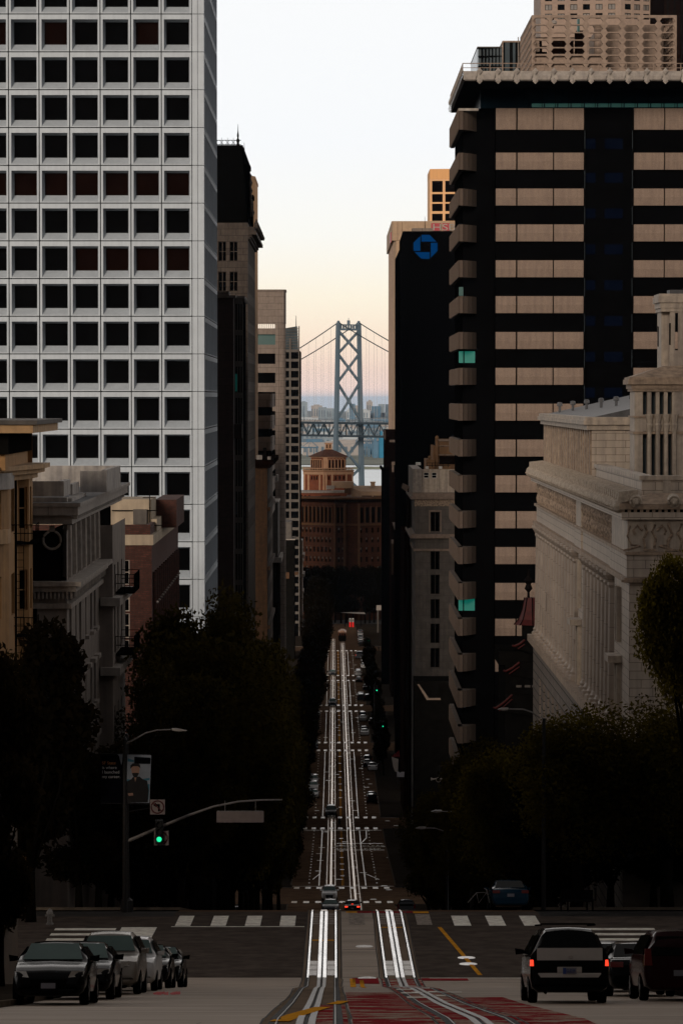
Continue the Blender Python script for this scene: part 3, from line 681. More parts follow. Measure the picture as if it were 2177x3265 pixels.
# --- yellow apartment house at the left edge
def yellow():
    t = thing('apartment_house', 'yellow stucco apartment house with angled bays and iron fire escapes at the left edge', 'building', base(-14.9, 154))
    Z0 = 62; Y1 = 168.6; ztop = Z(1372,160)
    A, B, C, Dd = Vector((-15.5,157.6,Z0)), Vector((X(54,165.5),165.5,Z0)), Vector((X(103,168.0),168.0,Z0)), Vector((-14.95,168.6,Z0))
    mb = MB(M['yellow_stucco']); H = ztop-Z0
    def face(p, q, fr):      # a canted wall with one window column
        d = (q-p); L_ = d.length; u = d.normalized(); hs = []
        for a, b in fr:
            for y0, y1 in ((1905+350,1785+350),(1950,1820),(1690,1555)): hs.append((a*L_, b*L_, Z(y0,165)-Z0, Z(y1,165)-Z0))
        wall(mb, p, u, L_, H-1.8, hs, .2); windows(t, p, u, hs, .19, M['glass_black'], M['yellow_trim'], 1, 2, .05)
        return u
    E = Vector((X(28,160.5),160.5,Z0)); Fv = Vector((-15.3,161.0,Z0)); 
    face(Vector((-16.2,156.5,Z0)), E, [(.35,.75)])
    face(E, Vector((E.x,161.0,Z0)), []); 
    face(Vector((E.x,161.01,Z0)), Vector((X(57,166.0),166.0,Z0)), [(.15,.55)])
    face(Vector((X(57,166.0),166.01,Z0)), Vector((X(92,166.4),166.4,Z0)), [(.12,.85)])
    face(Vector((X(92,166.4),166.41,Z0)), Vector((X(104,168.6),168.6,Z0)), [(.3,.7)])
    xe = X(104,168.6); mb.poly([(xe,168.6,Z0),(-30,168.6,Z0),(-30,168.6,Z0+H),(xe,168.6,Z0+H)])
    mb.poly([(-30,156.5,Z0),(-16.2,156.5,Z0),(-16.2,156.5,Z0+H-1.8),(-30,156.5,Z0+H-1.8)])
    xu = X(86,168); mb.poly([(-30,157,Z0+H-1.8),(xu,157,Z0+H-1.8),(xu,157,ztop+.01),(-30,157,ztop+.01)]); mb.poly([(xu,157,Z0+H-1.8),(xu,168.6,Z0+H-1.8),(xu,168.6,ztop+.01),(xu,157,ztop+.01)])
    mb.build('wall', t)
    cn = MB(M['yellow_trim']); z = Z(1487,165)
    for o_, a, b in ((.85,z-.32,z-.1),(1.1,z-.097,z+.12),(.5,z-.6,z-.323)): cn.prism([(-30,156.8-o_*.4),(-16.4+o_,156.8-o_*.4),(xe-.25+o_,165.5),(xe-.25+o_,168.7),(-30,168.7)], a, b)
    cn.prism([(-30,156.0),(-16.2,156.0),(-15.1,159.5),(-15.1,161),(-30,161)], Z(1714,159)-.3, Z(1714,159)+.35)
    cn.build('cornice', t)
    pt_ = MB(M['pale_parapet']); za = Z(1560,159); pt_.prism([(-30,155.7),(-16.1,155.7),(-14.95,159.0),(-14.95,161.2),(-30,161.2)], za, za+.75); pt_.build('parapet', t)
    ev = MB(M['yellow_trim']); ze = Z(1350,163); xv = X(188,168.8)
    ev.prism([(-30,155.5),(xv-.1,155.5),(xv-.1,169.5),(-30,169.5)], ze-.38, ze+.0); ev.use(M['concrete_grey']).prism([(-30,155.3),(xv+.1,155.3),(xv+.1,169.7),(-30,169.7)], ze+.003, ze+.2)
    ev.use(M['dark_wall']).prism([(-30,156.5),(xv-1.3,156.5),(xv-1.3,168.6),(-30,168.6)], ze-1.35, ze-.383); ev.build('eaves', t)
    dp = MB(M['iron']); dp.tube([P(44,1420,164.0), P(50,1480,164.0), P(52,1560,164.0), P(52,2300,164.0)], .06, 6); dp.build('drainpipe', t)
    fe = MB(M['iron'])
    for yy in (1738, 2033):
        a = P(6, yy, 162); b = P(100, yy-2, 166.0); c = P(125, yy-12, 168.6)
        fe.extr([(a.x-.6,a.y,a.z),(b.x-.2,b.y,b.z),(c.x,b.y+.1,b.z),(c.x,c.y,c.z),(c.x-1,c.y+.0,c.z)], (0,0,.1))
        for h in (.55, .95): fe.tube([a+Vector((0,0,h)), b+Vector((.25,-.3,h)), c+Vector((0,0,h))], .022, 4)
        for k in range(10): q = a.lerp(b, k/9.)+Vector((.25*k/9,-.3*k/9,0)); fe.tube([q, q+Vector((0,0,.95))], .015, 4)
        for k in range(5): q = (b+Vector((.25,-.3,0))).lerp(c, k/4.); fe.tube([q, q+Vector((0,0,.95))], .015, 4)
    la, lb = P(62, 1740, 163.9), P(62, 2240, 163.9)
    for dx in (-.14,.22): fe.tube([la+Vector((dx,0,0)), lb+Vector((dx,0,0))], .018, 4)
    n = 22
    for k in range(n): q = la.lerp(lb, k/n); fe.tube([q+Vector((-.14,0,0)), q+Vector((.22,0,0))], .012, 4)
    fe.build('fire_escape', t)
yellow()
# --- near left block at the bottom edge
def near_left():
    t = thing('corner_building', 'dark yellow plastered corner building wall behind the tree at lower left', 'building', base(-11, 88))
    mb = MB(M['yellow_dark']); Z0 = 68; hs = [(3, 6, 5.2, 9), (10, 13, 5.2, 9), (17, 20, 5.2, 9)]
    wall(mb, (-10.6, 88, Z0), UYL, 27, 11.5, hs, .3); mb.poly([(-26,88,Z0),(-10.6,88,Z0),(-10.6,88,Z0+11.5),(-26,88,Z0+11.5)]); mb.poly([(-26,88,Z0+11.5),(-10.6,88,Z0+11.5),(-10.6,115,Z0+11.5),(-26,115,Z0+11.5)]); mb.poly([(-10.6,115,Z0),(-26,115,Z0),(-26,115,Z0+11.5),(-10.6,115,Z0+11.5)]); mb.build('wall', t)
    windows(t, (-10.6,88,Z0), UYL, hs, .28, M['glass_black'], M['yellow_trim'], 2, 1, .07)
# --- mansard tower
def mansard():
    Y0, Y1, X1, X0 = 528., 576., -13.25, -42.; s = F/Y0
    t = thing('stone_tower', 'dark stone tower with a steep black mansard roof and iron cresting', 'building', base(X1, Y0))
    Z0 = 18; zr = Z(710,Y0); H = zr-Z0
    xs = [X(733,Y0)-X0, X(697,Y0)-X0, X(650,Y0)-X0, X(612,Y0)-X0]; ww = 26/s; hs = []
    for j in range(10):
        yb = 833+j*96; hs += [(x, x+ww, Z(yb,Y0)-Z0, Z(yb-63,Y0)-Z0) for x in xs]
    sh = [(3.2+i*5.2, 4.8+i*5.2, h[2], h[3]) for i in range(9) for h in hs[::4]]
    mb = MB(M['dark_stone']); wall(mb, (X0,Y0,Z0), UX, X1-X0, H, hs, .5); wall(mb, (X1,Y0,Z0), UYL, Y1-Y0, H, sh, .5); mb.build('wall', t)
    windows(t, (X0,Y0,Z0), UX, hs, .49, M['glass_black'], M['dark_stone'], 2, 2, .10); windows(t, (X1,Y0,Z0), UYL, sh, .49, M['glass_black'])
    cn = MB(M['dark_stone'])
    for o_, a, b in ((.35,-1.6,-1.3),(.6,-1.297,-.9),(1.3,-.897,-.4),(1.0,-.397,.3)): cn.prism([(X0,Y0-.05),(X1+.02,Y0-.05),(X1+o_,Y0+.4),(X1+o_,Y1),(X0,Y1)], zr+a-.9, zr+b-.9)
    for k in range(16): cn.lathe((X1+1.25, Y0+2+k*3, zr-.6), [(.3,0),(.4,.4),(.12,1.0),(.05,1.3)], 6)
    cn.build('cornice', t)
    rf = MB(M['mansard_slate']); xa, xb, zt = X(803,Y0), X(771,Y0), Z(463,Y0)
    rf.faces([(X0,Y0+.5,zr),(X1-.2,Y0+.5,zr),(X1-.2,Y1,zr),(X0,Y1,zr),(X0,Y0+2,zt),(xb,Y0+2,zt),(xb,Y1-2,zt),(X0,Y1-2,zt)], [(0,1,5,4),(1,2,6,5),(2,3,7,6),(4,5,6,7)])
    rf.box(X0, X(774,Y0), Y0+1.7, Y1-2, zt-.5, zt+.15)
    rf.build('roof', t)
    for yy, xo, zz in ((540, .25, 522), (556, .55, 600)):
        ch = MB(M['mansard_slate']); ch.box(X1-1.5, X(787+xo*10,Y0), yy, yy+6, zr-.3, Z(zz,Y0)); ch.box(X1-1.7, X(790+xo*10,Y0), yy-.3, yy+6.3, Z(zz,Y0)+.003, Z(zz,Y0)+.6); ch.build('dormer', t)
    for k, (px_, py_) in enumerate(((800,600),(803,640),(806,670),(800,575),(796,555))):
        ch = MB(M['dark_stone']); c = P(px_, py_, 545+k*5); ch.lathe((c.x-.4, c.y, c.z-1.0), [(.5,0),(.7,.6),(.4,1.4),(.55,1.8),(.15,2.4)], 7); ch.build('statue', t)
    cr = MB(M['iron']); z = zt+.15
    cr.tube([(X0,Y0+2,z+.75),(X(768,Y0),Y0+2,z+.75)], .05, 4); cr.tube([(X0,Y0+2,z+.1),(X(768,Y0),Y0+2,z+.1)], .05, 4)
    k = 0; x = X(766,Y0)-.6
    while x > X(690,Y0):
        cr.tube([(x+.36*math.cos(a), Y0+2, z+.42+.33*math.sin(a)) for a in [R(d) for d in range(0,361,30)]], .035, 4, False)
        cr.tube([(x-.45,Y0+2,z),(x-.45,Y0+2,z+1.15)], [.05,.02], 4); x -= .9
    cr.build('cresting', t)
    for px_, py_, pt_, yy in ((759,470,396,530), (779,524,455,542)):
        sp_ = MB(M['iron']); c = P(px_, py_, yy); h = (py_-pt_)*yy/F
        sp_.lathe(c, [(.25,0),(.18,h*.2),(.28,h*.3),(.10,h*.4),(.16,h*.5),(.06,h*.7),(.02,h)], 6); sp_.build('finial', t)
mansard()
def apricot_slab():
    t = thing('apricot_tower', 'slim concrete tower beside the mansard roof, sun glow put into its apricot colour', 'building', base(X(800,640), 640))
    mb = MB(M['sun_glow_tower']); x1 = X(812,640); x0 = x1-14; z = Z(567,640); mb.prism([(x0,640),(x1-.9,640),(x1,644),(x1,668),(x0,668)], gz(640)-2, z); mb.build('wall', t)
    f = MB(M['sun_glow_tower_pale']); f.prism([(x0-.1,639.9),(x1-.9,639.9),(x1+.1,644),(x1+.1,668.1),(x0-.1,668.1)], z+.003, z+.5); f.build('parapet', t)
apricot_slab()
# --- brown brick block with glass bay
def brown_block():
    Y0, Y1 = 460., 497.; X1 = X(745,Y0); X0 = -34.; Z0 = 26
    t = thing('brick_office_block', 'very dark brown brick office block with a narrow glazed bay on its street corner', 'building', base(X1, Y0))
    z1 = Z(950,Y0); mb = MB(M['brown_brick']); shell(mb, X0, X1, Y0, Y1, Z0, z1); mb.build('wall', t)
    cp = MB(M['dark_stone']); cp.prism([(X0,Y0-.3),(X1+.3,Y0-.3),(X1+.3,Y1),(X0,Y1)], z1+.003, z1+.35); cp.box(X0, X(728,Y0), Y0+3, Y0+9, z1+.36, z1+1.0); cp.build('parapet', t)
    xb = X(775,464); zb = Z(952,464)
    bay = MB(M['concrete_grey'])
    for a in (X1+.03, X(757,464), X(765,464), xb-.12): bay.box(a, a+.13, 463.85, 464.0, Z0, zb)
    k = 0; z = zb
    fl = 99.6*464/F
    while z > Z0+4:
        bay.box(X1+.03, xb, 463.9, 463.98, z-fl*.17, z); z -= fl
    bay.box(X1, xb+.25, 463.7, 480, zb+.003, zb+.35)
    for kk in range(8): bay.lathe((xb+.2, 464+kk*2, zb-.4), [(.12,0),(.12,.35)], 6)
    bay.build('bay_frame', t)
    gm = MB(M['glass_black']); shell(gm, X1, xb-.02, 464.02, 480, Z0, zb); gm.build('glazed_bay', t)
    for (y0, y1) in ((1192,1248), (1600,1640)):
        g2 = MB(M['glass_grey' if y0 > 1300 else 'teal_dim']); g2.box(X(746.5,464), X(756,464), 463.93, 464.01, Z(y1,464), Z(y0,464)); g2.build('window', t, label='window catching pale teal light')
    b2 = MB(M['brown_brick']); b2.box(X1, X(772,462), 461.8, 463.6, Z(1398,462), Z(1352,462)); b2.build('balcony', t)
brown_block()
# --- banded concrete office with rounded corner
def round_corner():
    Y0 = 780.; Z0 = 14; X1 = -12.6; X0 = -34.; z1 = Z(930,Y0)
    t = thing('concrete_office', 'tan concrete office block with a rounded corner column and dark ribbon windows', 'building', base(X1, Y0))
    s = F/Y0; hs = [(0, X(878,Y0)-X0, Z(1047,Y0)-Z0, Z(1033,Y0)-Z0)]
    y = 1066
    while y < 1950: hs.append((0.5, X(878,Y0)-X0, Z(y+33,Y0)-Z0, Z(y,Y0)-Z0)); y += 61.2
    mb = MB(M['concrete_tan']); wall(mb, (X0,Y0,Z0), UX, X1-X0, z1-Z0, hs, 1.2); mb.poly([(X1,Y0,Z0),(X1,Y0+60,Z0),(X1,Y0+60,z1),(X1,Y0,z1)]); mb.poly([(X0,Y0,z1),(X1,Y0,z1),(X1,Y0+60,z1),(X0,Y0+60,z1)])
    mb.build('wall', t)
    for a, b, c, d in hs[1:]: 
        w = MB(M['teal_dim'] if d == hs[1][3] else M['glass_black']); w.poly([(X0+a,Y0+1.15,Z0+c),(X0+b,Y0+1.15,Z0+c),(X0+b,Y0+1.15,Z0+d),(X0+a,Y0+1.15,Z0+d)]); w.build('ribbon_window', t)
    lv = MB(M['concrete_tan'])
    for k in range(22): a = X(880,Y0)-.25-k*.42; lv.box(a-.1, a, Y0+.02, Y0+.5, Z(1047,Y0), Z(1033,Y0))
    lv.build('louvre', t)
    r = (X(911,Y0)-X(880,Y0))/2; cx = (X(911,Y0)+X(880,Y0))/2; ztc = Z(1031,Y0)
    cl = MB(M['concrete_tan']); z = Z0; prof = []
    fl = 61.2/s
    while z < ztc: prof += [(r, z), (r, z+fl-.12), (r-.12, z+fl-.1), (r-.12, z+fl-.02)]; z += fl
    cl.lathe((cx, Y0+1.2, 0), prof, 24); cl.build('corner_column', t, smooth=False)
    tp = MB(M['concrete_tan']); tp.prism([(X(880,Y0),Y0-.02),(X(905,Y0),Y0-.02),(X(911,Y0),Y0+1.2),(X(911,Y0)-.02,Y0+8),(X(880,Y0),Y0+8)], ztc, z1+.06); tp.prism([(X0,Y0-.25),(X(904,Y0),Y0-.25),(X(911,Y0)+.1,Y0+.9),(X(911,Y0)+.1,Y0+9),(X0,Y0+9)], z1+.06, z1+.5); tp.build('corner_crown', t)
    sm = MB(M['glass_black'])
    y = 1262
    while y < 1900: sm.box(X(868,Y0), X(878,Y0), Y0-.06, Y0-.01, Z(y+33,Y0), Z(y,Y0)); y += 61.2
    sm.build('narrow_window', t, kind='stuff')
round_corner()
def glass_slim():
    Y0 = 1150.; Z0 = 4; X1 = X(955,Y0); X0 = X1-26; z1 = Z(1040,Y0)
    t = thing('glass_office', 'narrow dark glass office with a concrete grid and a roof mast, left of the bridge', 'building', base(X1, Y0))
    mb = MB(M['glass_black']); shell(mb, X0, X1, Y0, Y0+60, Z0, z1-8); mb.build('wall', t)
    gl = MB(M['glass_grey']); gl.faces([(X0,Y0+.5,z1-8),(X1-.4,Y0+.5,z1-8),(X1-.4,Y0+20,z1-8),(X0,Y0+20,z1-8),(X1-4.5,Y0+.5,z1-.6),(X1-.8,Y0+.5,z1),(X1-.8,Y0+20,z1),(X1-4.5,Y0+20,z1-.6)], [(0,1,5,4),(1,2,6,5),(4,5,6,7),(3,0,4,7)]); gl.build('roof_lantern', t)
    fr = MB(M['concrete_grey']); z = z1-8.2
    while z > Z0+10: fr.box(X0, X1-.35, Y0-.25, Y0-.02, z-.45, z+.45); z -= 3.12
    fr.box(X(922,Y0), X(928,Y0), Y0-.5, Y0-.253, Z0, z1-4); fr.build('window_grid', t)
    f2 = MB(M['concrete_grey']); f2.box(X1-.35, X1+.02, Y0-.6, Y0+.4, Z0, z1)
    for k in range(9): f2.box(X(912,Y0), X1-.4, Y0-.1, Y0+.3, z1-8+k*.9, z1-7.85+k*.9)
    f2.build('corner_fin', t)
    ms = MB(M['iron']); ms.tube([P(944,1045,Y0+1), P(944,1006,Y0+1)], [.16,.07], 6); ms.build('mast', t)
glass_slim()
def fluted():
    Y0 = 700.; Z0 = 18; X1 = X(868,Y0); X0 = X1-20; z1 = Z(1253,Y0)
    t = thing('fluted_concrete_block', 'grey block of fluted concrete bands below the round cornered office', 'building', base(X1, Y0))
    mb = MB(M['glass_black']); shell(mb, X0, X1-.5, Y0+.4, Y0+30, Z0, z1); mb.build('wall', t)
    sp_ = MB(M['concrete_tan'])
    for y0, y1 in ((1255,1298),(1325,1368),(1393,1437),(1460,1505),(1528,1572),(1596,1640)):
        a, b = Z(y1,Y0), Z(y0,Y0); sp_.prism([(X0,Y0+.2),(X1-.4,Y0+.2),(X1,Y0+.7),(X1,Y0+30),(X0,Y0+30)], a, b)
        x = X1-.5
        while x > X0: sp_.box(x-.16, x, Y0, Y0+.2, a, b-.5); x -= .36
    sp_.build('fluted_band', t)
fluted()
def ornate():
    Y0 = 640.; Z0 = 18; X1 = -12.5; X0 = X1-20; z1 = Z(1492,Y0); Y1 = 695
    t = thing('ornate_brown_block', 'ochre brown masonry block with a deep dark cornice halfway down the left row', 'building', base(X1, Y0))
    sh = grid(3.5, 4.4, 11, 1.6, 6, 4.2, 12, 2.5)
    mb = MB(M['ochre_dark']); mb.poly([(X0,Y0,Z0),(X1,Y0,Z0),(X1,Y0,z1),(X0,Y0,z1)]); wall(mb, (X1,Y0,Z0), UYL, Y1-Y0, z1-Z0, sh, .35); mb.build('wall', t)
    windows(t, (X1,Y0,Z0), UYL, sh, .34, M['glass_black'])
    cn = MB(M['far_brown']); cn.prism([(X0,Y0-.6),(X1+.6,Y0-.6),(X1+.6,Y1),(X0,Y1)], z1, z1+.6); cn.prism([(X0,Y0-1.2),(X1+1.2,Y0-1.2),(X1+1.2,Y1),(X0,Y1)], z1+.6, z1+1.5)
    cn.use(M['ochre_dark'])
    for k in range(3): z = z1-8-k*11; cn.box(X1, X1+.5, Y0+.5, Y1, z, z+.7)
    cn.build('cornice', t)
    st = MB(M['light_trim']); zr = z1+1.52; st.box(X(817,Y0), X(835,Y0), Y0+2, Y0+6, zr, zr+.8); st.box(X(852,Y0), X(862,Y0), Y0+1, Y0+8, zr, zr+.5); st.use(M['iron']).box(X(838,Y0), X(848,Y0), Y0+3, Y0+6, zr, zr+2.2); st.build('roof_equipment', t)
ornate()
def grey_step():
    Y0 = 745.; Z0 = 18; X1 = X(886,Y0); X0 = X1-3.; 
    t = thing('stepped_stone_block', 'slender grey stone block with a projecting balcony, against the round cornered office', 'building', base(X1, Y0))
    mb = MB(M['concrete_grey']); mb.box(X0, X1, Y0, Y0+25, Z(1775,Y0), Z(1605,Y0)); mb.box(X0, X(868,Y0), Y0+1, Y0+8, Z(1604,Y0), Z(1540,Y0)); mb.build('wall', t)
    d = MB(M['dark_wall']); d.box(X0-6, X1+.1, Y0+.3, Y0+26, Z0, Z(1776,Y0)); d.build('lower_wall', t)
    c = MB(M['light_trim']); c.box(X0-.3, X(897,Y0), Y0-1, Y0+26, Z(1793,Y0), Z(1777,Y0)); c.box(X0, X(880,Y0), Y0-.5, Y0+8, Z(1539,Y0), Z(1520,Y0)); c.box(X(880,Y0)+.003, X(886,Y0), Y0+.5, Y0+7, Z(1535,Y0), Z(1515,Y0)); c.box(X0, X1+.15, Y0-.2, Y0+25.2, Z(1604,Y0), Z(1600,Y0)); c.build('ledge', t)
    r = MB(M['concrete_grey'])
    for k in range(6): r.tube([P(858+k*4,1520,Y0), P(858+k*4,1509,Y0)], .05, 4)
    r.tube([P(857,1509,Y0), P(880,1509,Y0)], .05, 4); r.build('railing', t)
grey_step()
def small_left():
    Y0 = 1000.
    t = thing('small_grey_block', 'small grey block with flat ledge at the foot of the dark glass office', 'building', base(X(945,Y0), Y0))
    mb = MB(M['concrete_grey']); mb.box(X(900,Y0), X(929,Y0), Y0, Y0+20, Z(1718,Y0), Z(1665,Y0)); mb.use(M['dark_wall']).box(X(895,Y0), X(938,Y0), Y0+.5, Y0+22, 8, Z(1722,Y0)); mb.build('wall', t)
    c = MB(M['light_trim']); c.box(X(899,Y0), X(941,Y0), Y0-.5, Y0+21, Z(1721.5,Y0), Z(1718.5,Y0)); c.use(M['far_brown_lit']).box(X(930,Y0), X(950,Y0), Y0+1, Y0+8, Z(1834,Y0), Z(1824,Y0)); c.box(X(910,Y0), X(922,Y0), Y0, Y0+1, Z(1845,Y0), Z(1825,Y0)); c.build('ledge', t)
    Y0 = 1200.
    t = thing('white_narrow_facade', 'thin pale stone facade edge in front of the brick office block, left side', 'building', base(X(965,Y0), Y0))
    mb = MB(M['light_trim']); mb.box(X(955,Y0), X(964,Y0), Y0, Y0+20, 6, Z(1725,Y0)); mb.build('wall', t)
    c = MB(M['light_trim']); 
    for a, b, e_ in ((1768,1778,970),(1788,1795,967),(1830,1840,970),(1885,1892,968)): c.box(X(953,Y0), X(e_,Y0), Y0-.6, Y0+20.5, Z(b,Y0), Z(a,Y0))
    c.build('cornice', t)
small_left()
near_left()
def infill():
    for y0, y1, x, z, lb in ((210.5,248,-13.4,66,'low dark shopfront between the grey apartment house and the brick block'),(292,349,-13.5,58,'low dark shopfront between the brick block and the white office tower'),(427,459,-13.6,52,'low dark block below the brown brick office block')):
        t = thing('shop_block', lb, 'building', base(x, y0)); m = MB(M['dark_wall']); shell(m, -40, x, y0, y1, gz(y1)-1, z); m.build('wall', t)
        w = MB(M['glass_black']); 
        for k in range(int((y1-y0)/5)): w.box(x, x+.06, y0+1+k*5, y0+4+k*5, gz(y0)+.6, gz(y0)+3.4)
        w.build('shop_window', t, kind='stuff'); c_ = MB(M['dark_stone']); c_.box(-40, x+.4, y0-.3, y1, z+.003, z+.5); c_.build('cornice', t)
    t = thing('tower_foot_shade', 'dark sheet added to darken the foot of the white office tower, behind the left trees', 'building', base(-12.9, 349)); m = MB(M['dark_wall']); m.box(-40, -12.4, 349.2, 349.9, 34, 60); m.box(-13.1, -12.4, 349.903, 390, 32, 55); m.build('wall', t)  # dark sheet over the white base, standing in for shade under the trees
infill()
# ------------------------------------------------------------------ buildings, right row
def banded_tower():
    Y0, Y1 = 365., 393.; s = F/Y0; XC = X(1460,Y0); XR_ = 52.; Z0 = 34
    t = thing('banded_office_tower', 'dark glass office tower banded with tan aggregate panels and a projecting roof slab', 'building', base(XC, Y0))
    zt = Z(345,Y0)
    g = MB(M['glass_black']); shell(g, X(1579,Y0), XR_, Y0+.7, Y1, Z0, zt+.2); shell(g, XC+.6, X(1579,Y0), Y0+3.0, Y1, Z0, zt+.2); g.build('glass_wall', t)
    zs = [(Z(413,Y0), Z(345,Y0))]; y = 486.5
    while y < 2500: zs.append((Z(y+54,Y0), Z(y,Y0))); y += 114.4
    cols = [(1579,1643),(1648,1760),(1764,1858),(2018,2113),(2117,2226),(2230,2300)]
    def panel(x0, x1, a, b, name='spandrel_panel'):
        mb = MB(M['tan_aggregate']); m = a+(b-a)*.48
        mb.extr([(x0,Y0+.69,a),(x0,Y0+.12,a),(x0,Y0-.06,m),(x0,Y0+.06,b),(x0,Y0+.69,b)], (x1-x0,0,0)); return mb
    cnt = 0; rest = MB()
    for a, b in zs:
        for c0, c1 in cols:
            if cnt < 92: panel(X(c0,Y0), X(c1,Y0), a, b).build('spandrel_panel', t); cnt += 1
        # the faceted corner piece and its return along the street
        m = MB(M['aggregate_shaded']); x1 = X(1521,Y0)
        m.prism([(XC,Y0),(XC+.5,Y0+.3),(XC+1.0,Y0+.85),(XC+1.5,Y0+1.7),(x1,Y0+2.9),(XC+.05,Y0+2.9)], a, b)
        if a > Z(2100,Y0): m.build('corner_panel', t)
        else:
            rest.use(M['aggregate_shaded']); rest.faces(m.v, m.f)
        r = MB(M['aggregate_shaded'])
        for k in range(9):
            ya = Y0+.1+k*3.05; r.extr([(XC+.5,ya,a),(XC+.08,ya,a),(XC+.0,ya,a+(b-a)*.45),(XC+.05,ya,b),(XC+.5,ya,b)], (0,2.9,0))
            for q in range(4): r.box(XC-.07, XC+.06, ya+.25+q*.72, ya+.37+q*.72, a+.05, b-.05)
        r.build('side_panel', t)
    rest.build('low_corner_panel', t, kind='stuff')
    ob = MB(M['joint']);  ob.box(X(1860,Y0)+.02, X(1862,Y0)+.1, Y0+.2, Y0+.69, Z0, zt); ob.box(X(2014,Y0), X(2017,Y0), Y0+.2, Y0+.69, Z0, zt); ob.build('shaft_trim', t)
    fr = MB(M['glass_grey']); mb = None
    for k, (a, b) in enumerate(zs[:9]):
        for p0, p1 in ((1864,1897),(1926,1984)):
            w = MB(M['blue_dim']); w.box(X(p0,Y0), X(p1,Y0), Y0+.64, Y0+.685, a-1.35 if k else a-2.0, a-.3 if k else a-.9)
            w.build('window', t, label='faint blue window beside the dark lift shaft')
        fr.box(X(1861,Y0), X(1862,Y0), Y0+.1, Y0+.18, a-2.0, a-.1); fr.box(X(2012,Y0), X(2013,Y0), Y0+.1, Y0+.18, a-2.0, a-.1)
    fr.build('window_frame', t)
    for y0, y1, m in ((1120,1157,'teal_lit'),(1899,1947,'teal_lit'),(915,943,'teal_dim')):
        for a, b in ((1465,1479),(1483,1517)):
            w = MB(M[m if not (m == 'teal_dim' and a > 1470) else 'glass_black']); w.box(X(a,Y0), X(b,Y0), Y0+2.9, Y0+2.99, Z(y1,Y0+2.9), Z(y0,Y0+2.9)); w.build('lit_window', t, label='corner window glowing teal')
    gs = MB(M['glass_blue']); a, b = Z(344,Y0), Z(268,Y0); gs.box(X(1530,Y0), XR_, Y0+.3, Y1, a, b)
    gs.use(M['joint'])
    for k in range(18): x = X(1640,Y0)+k*1.4; gs.box(x, x+.07, Y0+.24, Y0+.296, a, b)
    gs.use(M['teal_dim'])
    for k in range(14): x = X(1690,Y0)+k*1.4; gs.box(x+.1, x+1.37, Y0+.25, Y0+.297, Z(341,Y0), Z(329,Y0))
    gs.build('glass_storey', t)
    # roof slab with its edge of faceted beads
    YS_ = 355.; s2 = F/YS_; xs = X(1468,YS_); za, zb = Z(257,YS_), Z(226,YS_); YE = 396.
    sl = MB(M['dark_wall']); sl.box(xs+.35, XR_+3, YS_+.35, YE-.3, za+.05, zb-.05); sl.box(XC+1.2, XR_, Y0-3, Y1, Z(268,Y0)+.003, za+.04); sl.build('roof_slab', t)
    bd = MB(M['light_trim']); bd.box(xs+.25, XR_+3, YS_+.30, YS_+.345, za+.12, zb+.02); pit = 59.0/s2; zm = (za+zb)/2-.05
    x = xs
    while x < XR_+2:
        bd.faces([(x+.2,YS_+.36,zb),(x+pit-.2,YS_+.36,zb),(x+pit-.32,YS_,zm+.05),(x+.32,YS_,zm+.05),(x+.45,YS_+.1,za+.12),(x+pit-.45,YS_+.1,za+.12),(x+.35,YS_+.36,za),(x+pit-.35,YS_+.36,za)],
                 [(0,3,2,1),(3,4,5,2),(4,6,7,5)])
        for (c, h) in ((zb, .36), (za-.02, .33)):
            if x > xs+.1: bd.faces([(x,YS_-.10,c),(x-.32,YS_+.1,c),(x,YS_+.3,c),(x+.32,YS_+.1,c),(x,YS_+.02,c+h),(x,YS_+.02,c-h)], [(0,1,4),(1,2,4),(2,3,4),(3,0,4),(1,0,5),(2,1,5),(3,2,5),(0,3,5)])
        x += pit
    y = YS_+.35
    while y < YE-1:
        bd.faces([(xs+.36,y+.2,zb),(xs+.36,y+pit-.2,zb),(xs,y+pit-.32,zm),(xs,y+.32,zm),(xs+.1,y+.45,za+.1),(xs+.1,y+pit-.45,za+.1),(xs+.36,y+.3,za),(xs+.36,y+pit-.3,za)], [(0,1,2,3),(3,2,5,4),(4,5,7,6)])
        c = zb; bd.faces([(xs-.05,y,c),(xs+.1,y-.3,c),(xs+.3,y,c),(xs+.1,y+.3,c),(xs+.02,y,c+.3),(xs+.02,y,c-.33)], [(0,1,4),(1,2,4),(2,3,4),(3,0,4),(1,0,5),(2,1,5),(3,2,5),(0,3,5)])
        y += pit
    bd.build('slab_edge', t)
    so = MB(M['light_trim']); so.box(XC, X(1523,Y0), Y0-.1, Y0+.9, Z(353,Y0), Z(345,Y0)-.01); so.build('coping', t)
    rl = MB(M['tan_trim']); zr = zb
    rl.tube([(XR_,YS_+1,Z(199,YS_)),(xs+.2,YS_+1,Z(199,YS_)),(xs+.2,YE-2,Z(199,YS_))], .045, 4); rl.tube([(XR_,YS_+1,Z(213,YS_)),(xs+.2,YS_+1,Z(213,YS_)),(xs+.2,YE-2,Z(213,YS_))], .035, 4)
    x = xs+.2
    while x < XR_: rl.tube([(x,YS_+1,zb-.2),(x,YS_+1,Z(199,YS_))], .05, 4); x += 2.8
    y = YS_+4
    while y < YE-2: rl.tube([(xs+.2,y,zb-.2),(xs+.2,y,Z(199,YS_))], .05, 4); y += 2.8
    rl.build('railing', t)
    # honeycomb screen round the roof plant
    H0, H1 = 368., 391.; hx0, hx1 = X(1692,H0), X(2152,H0); hz0, hz1 = zb-.3, Z(48,H0)
    hs = MB(M['tan_trim'])
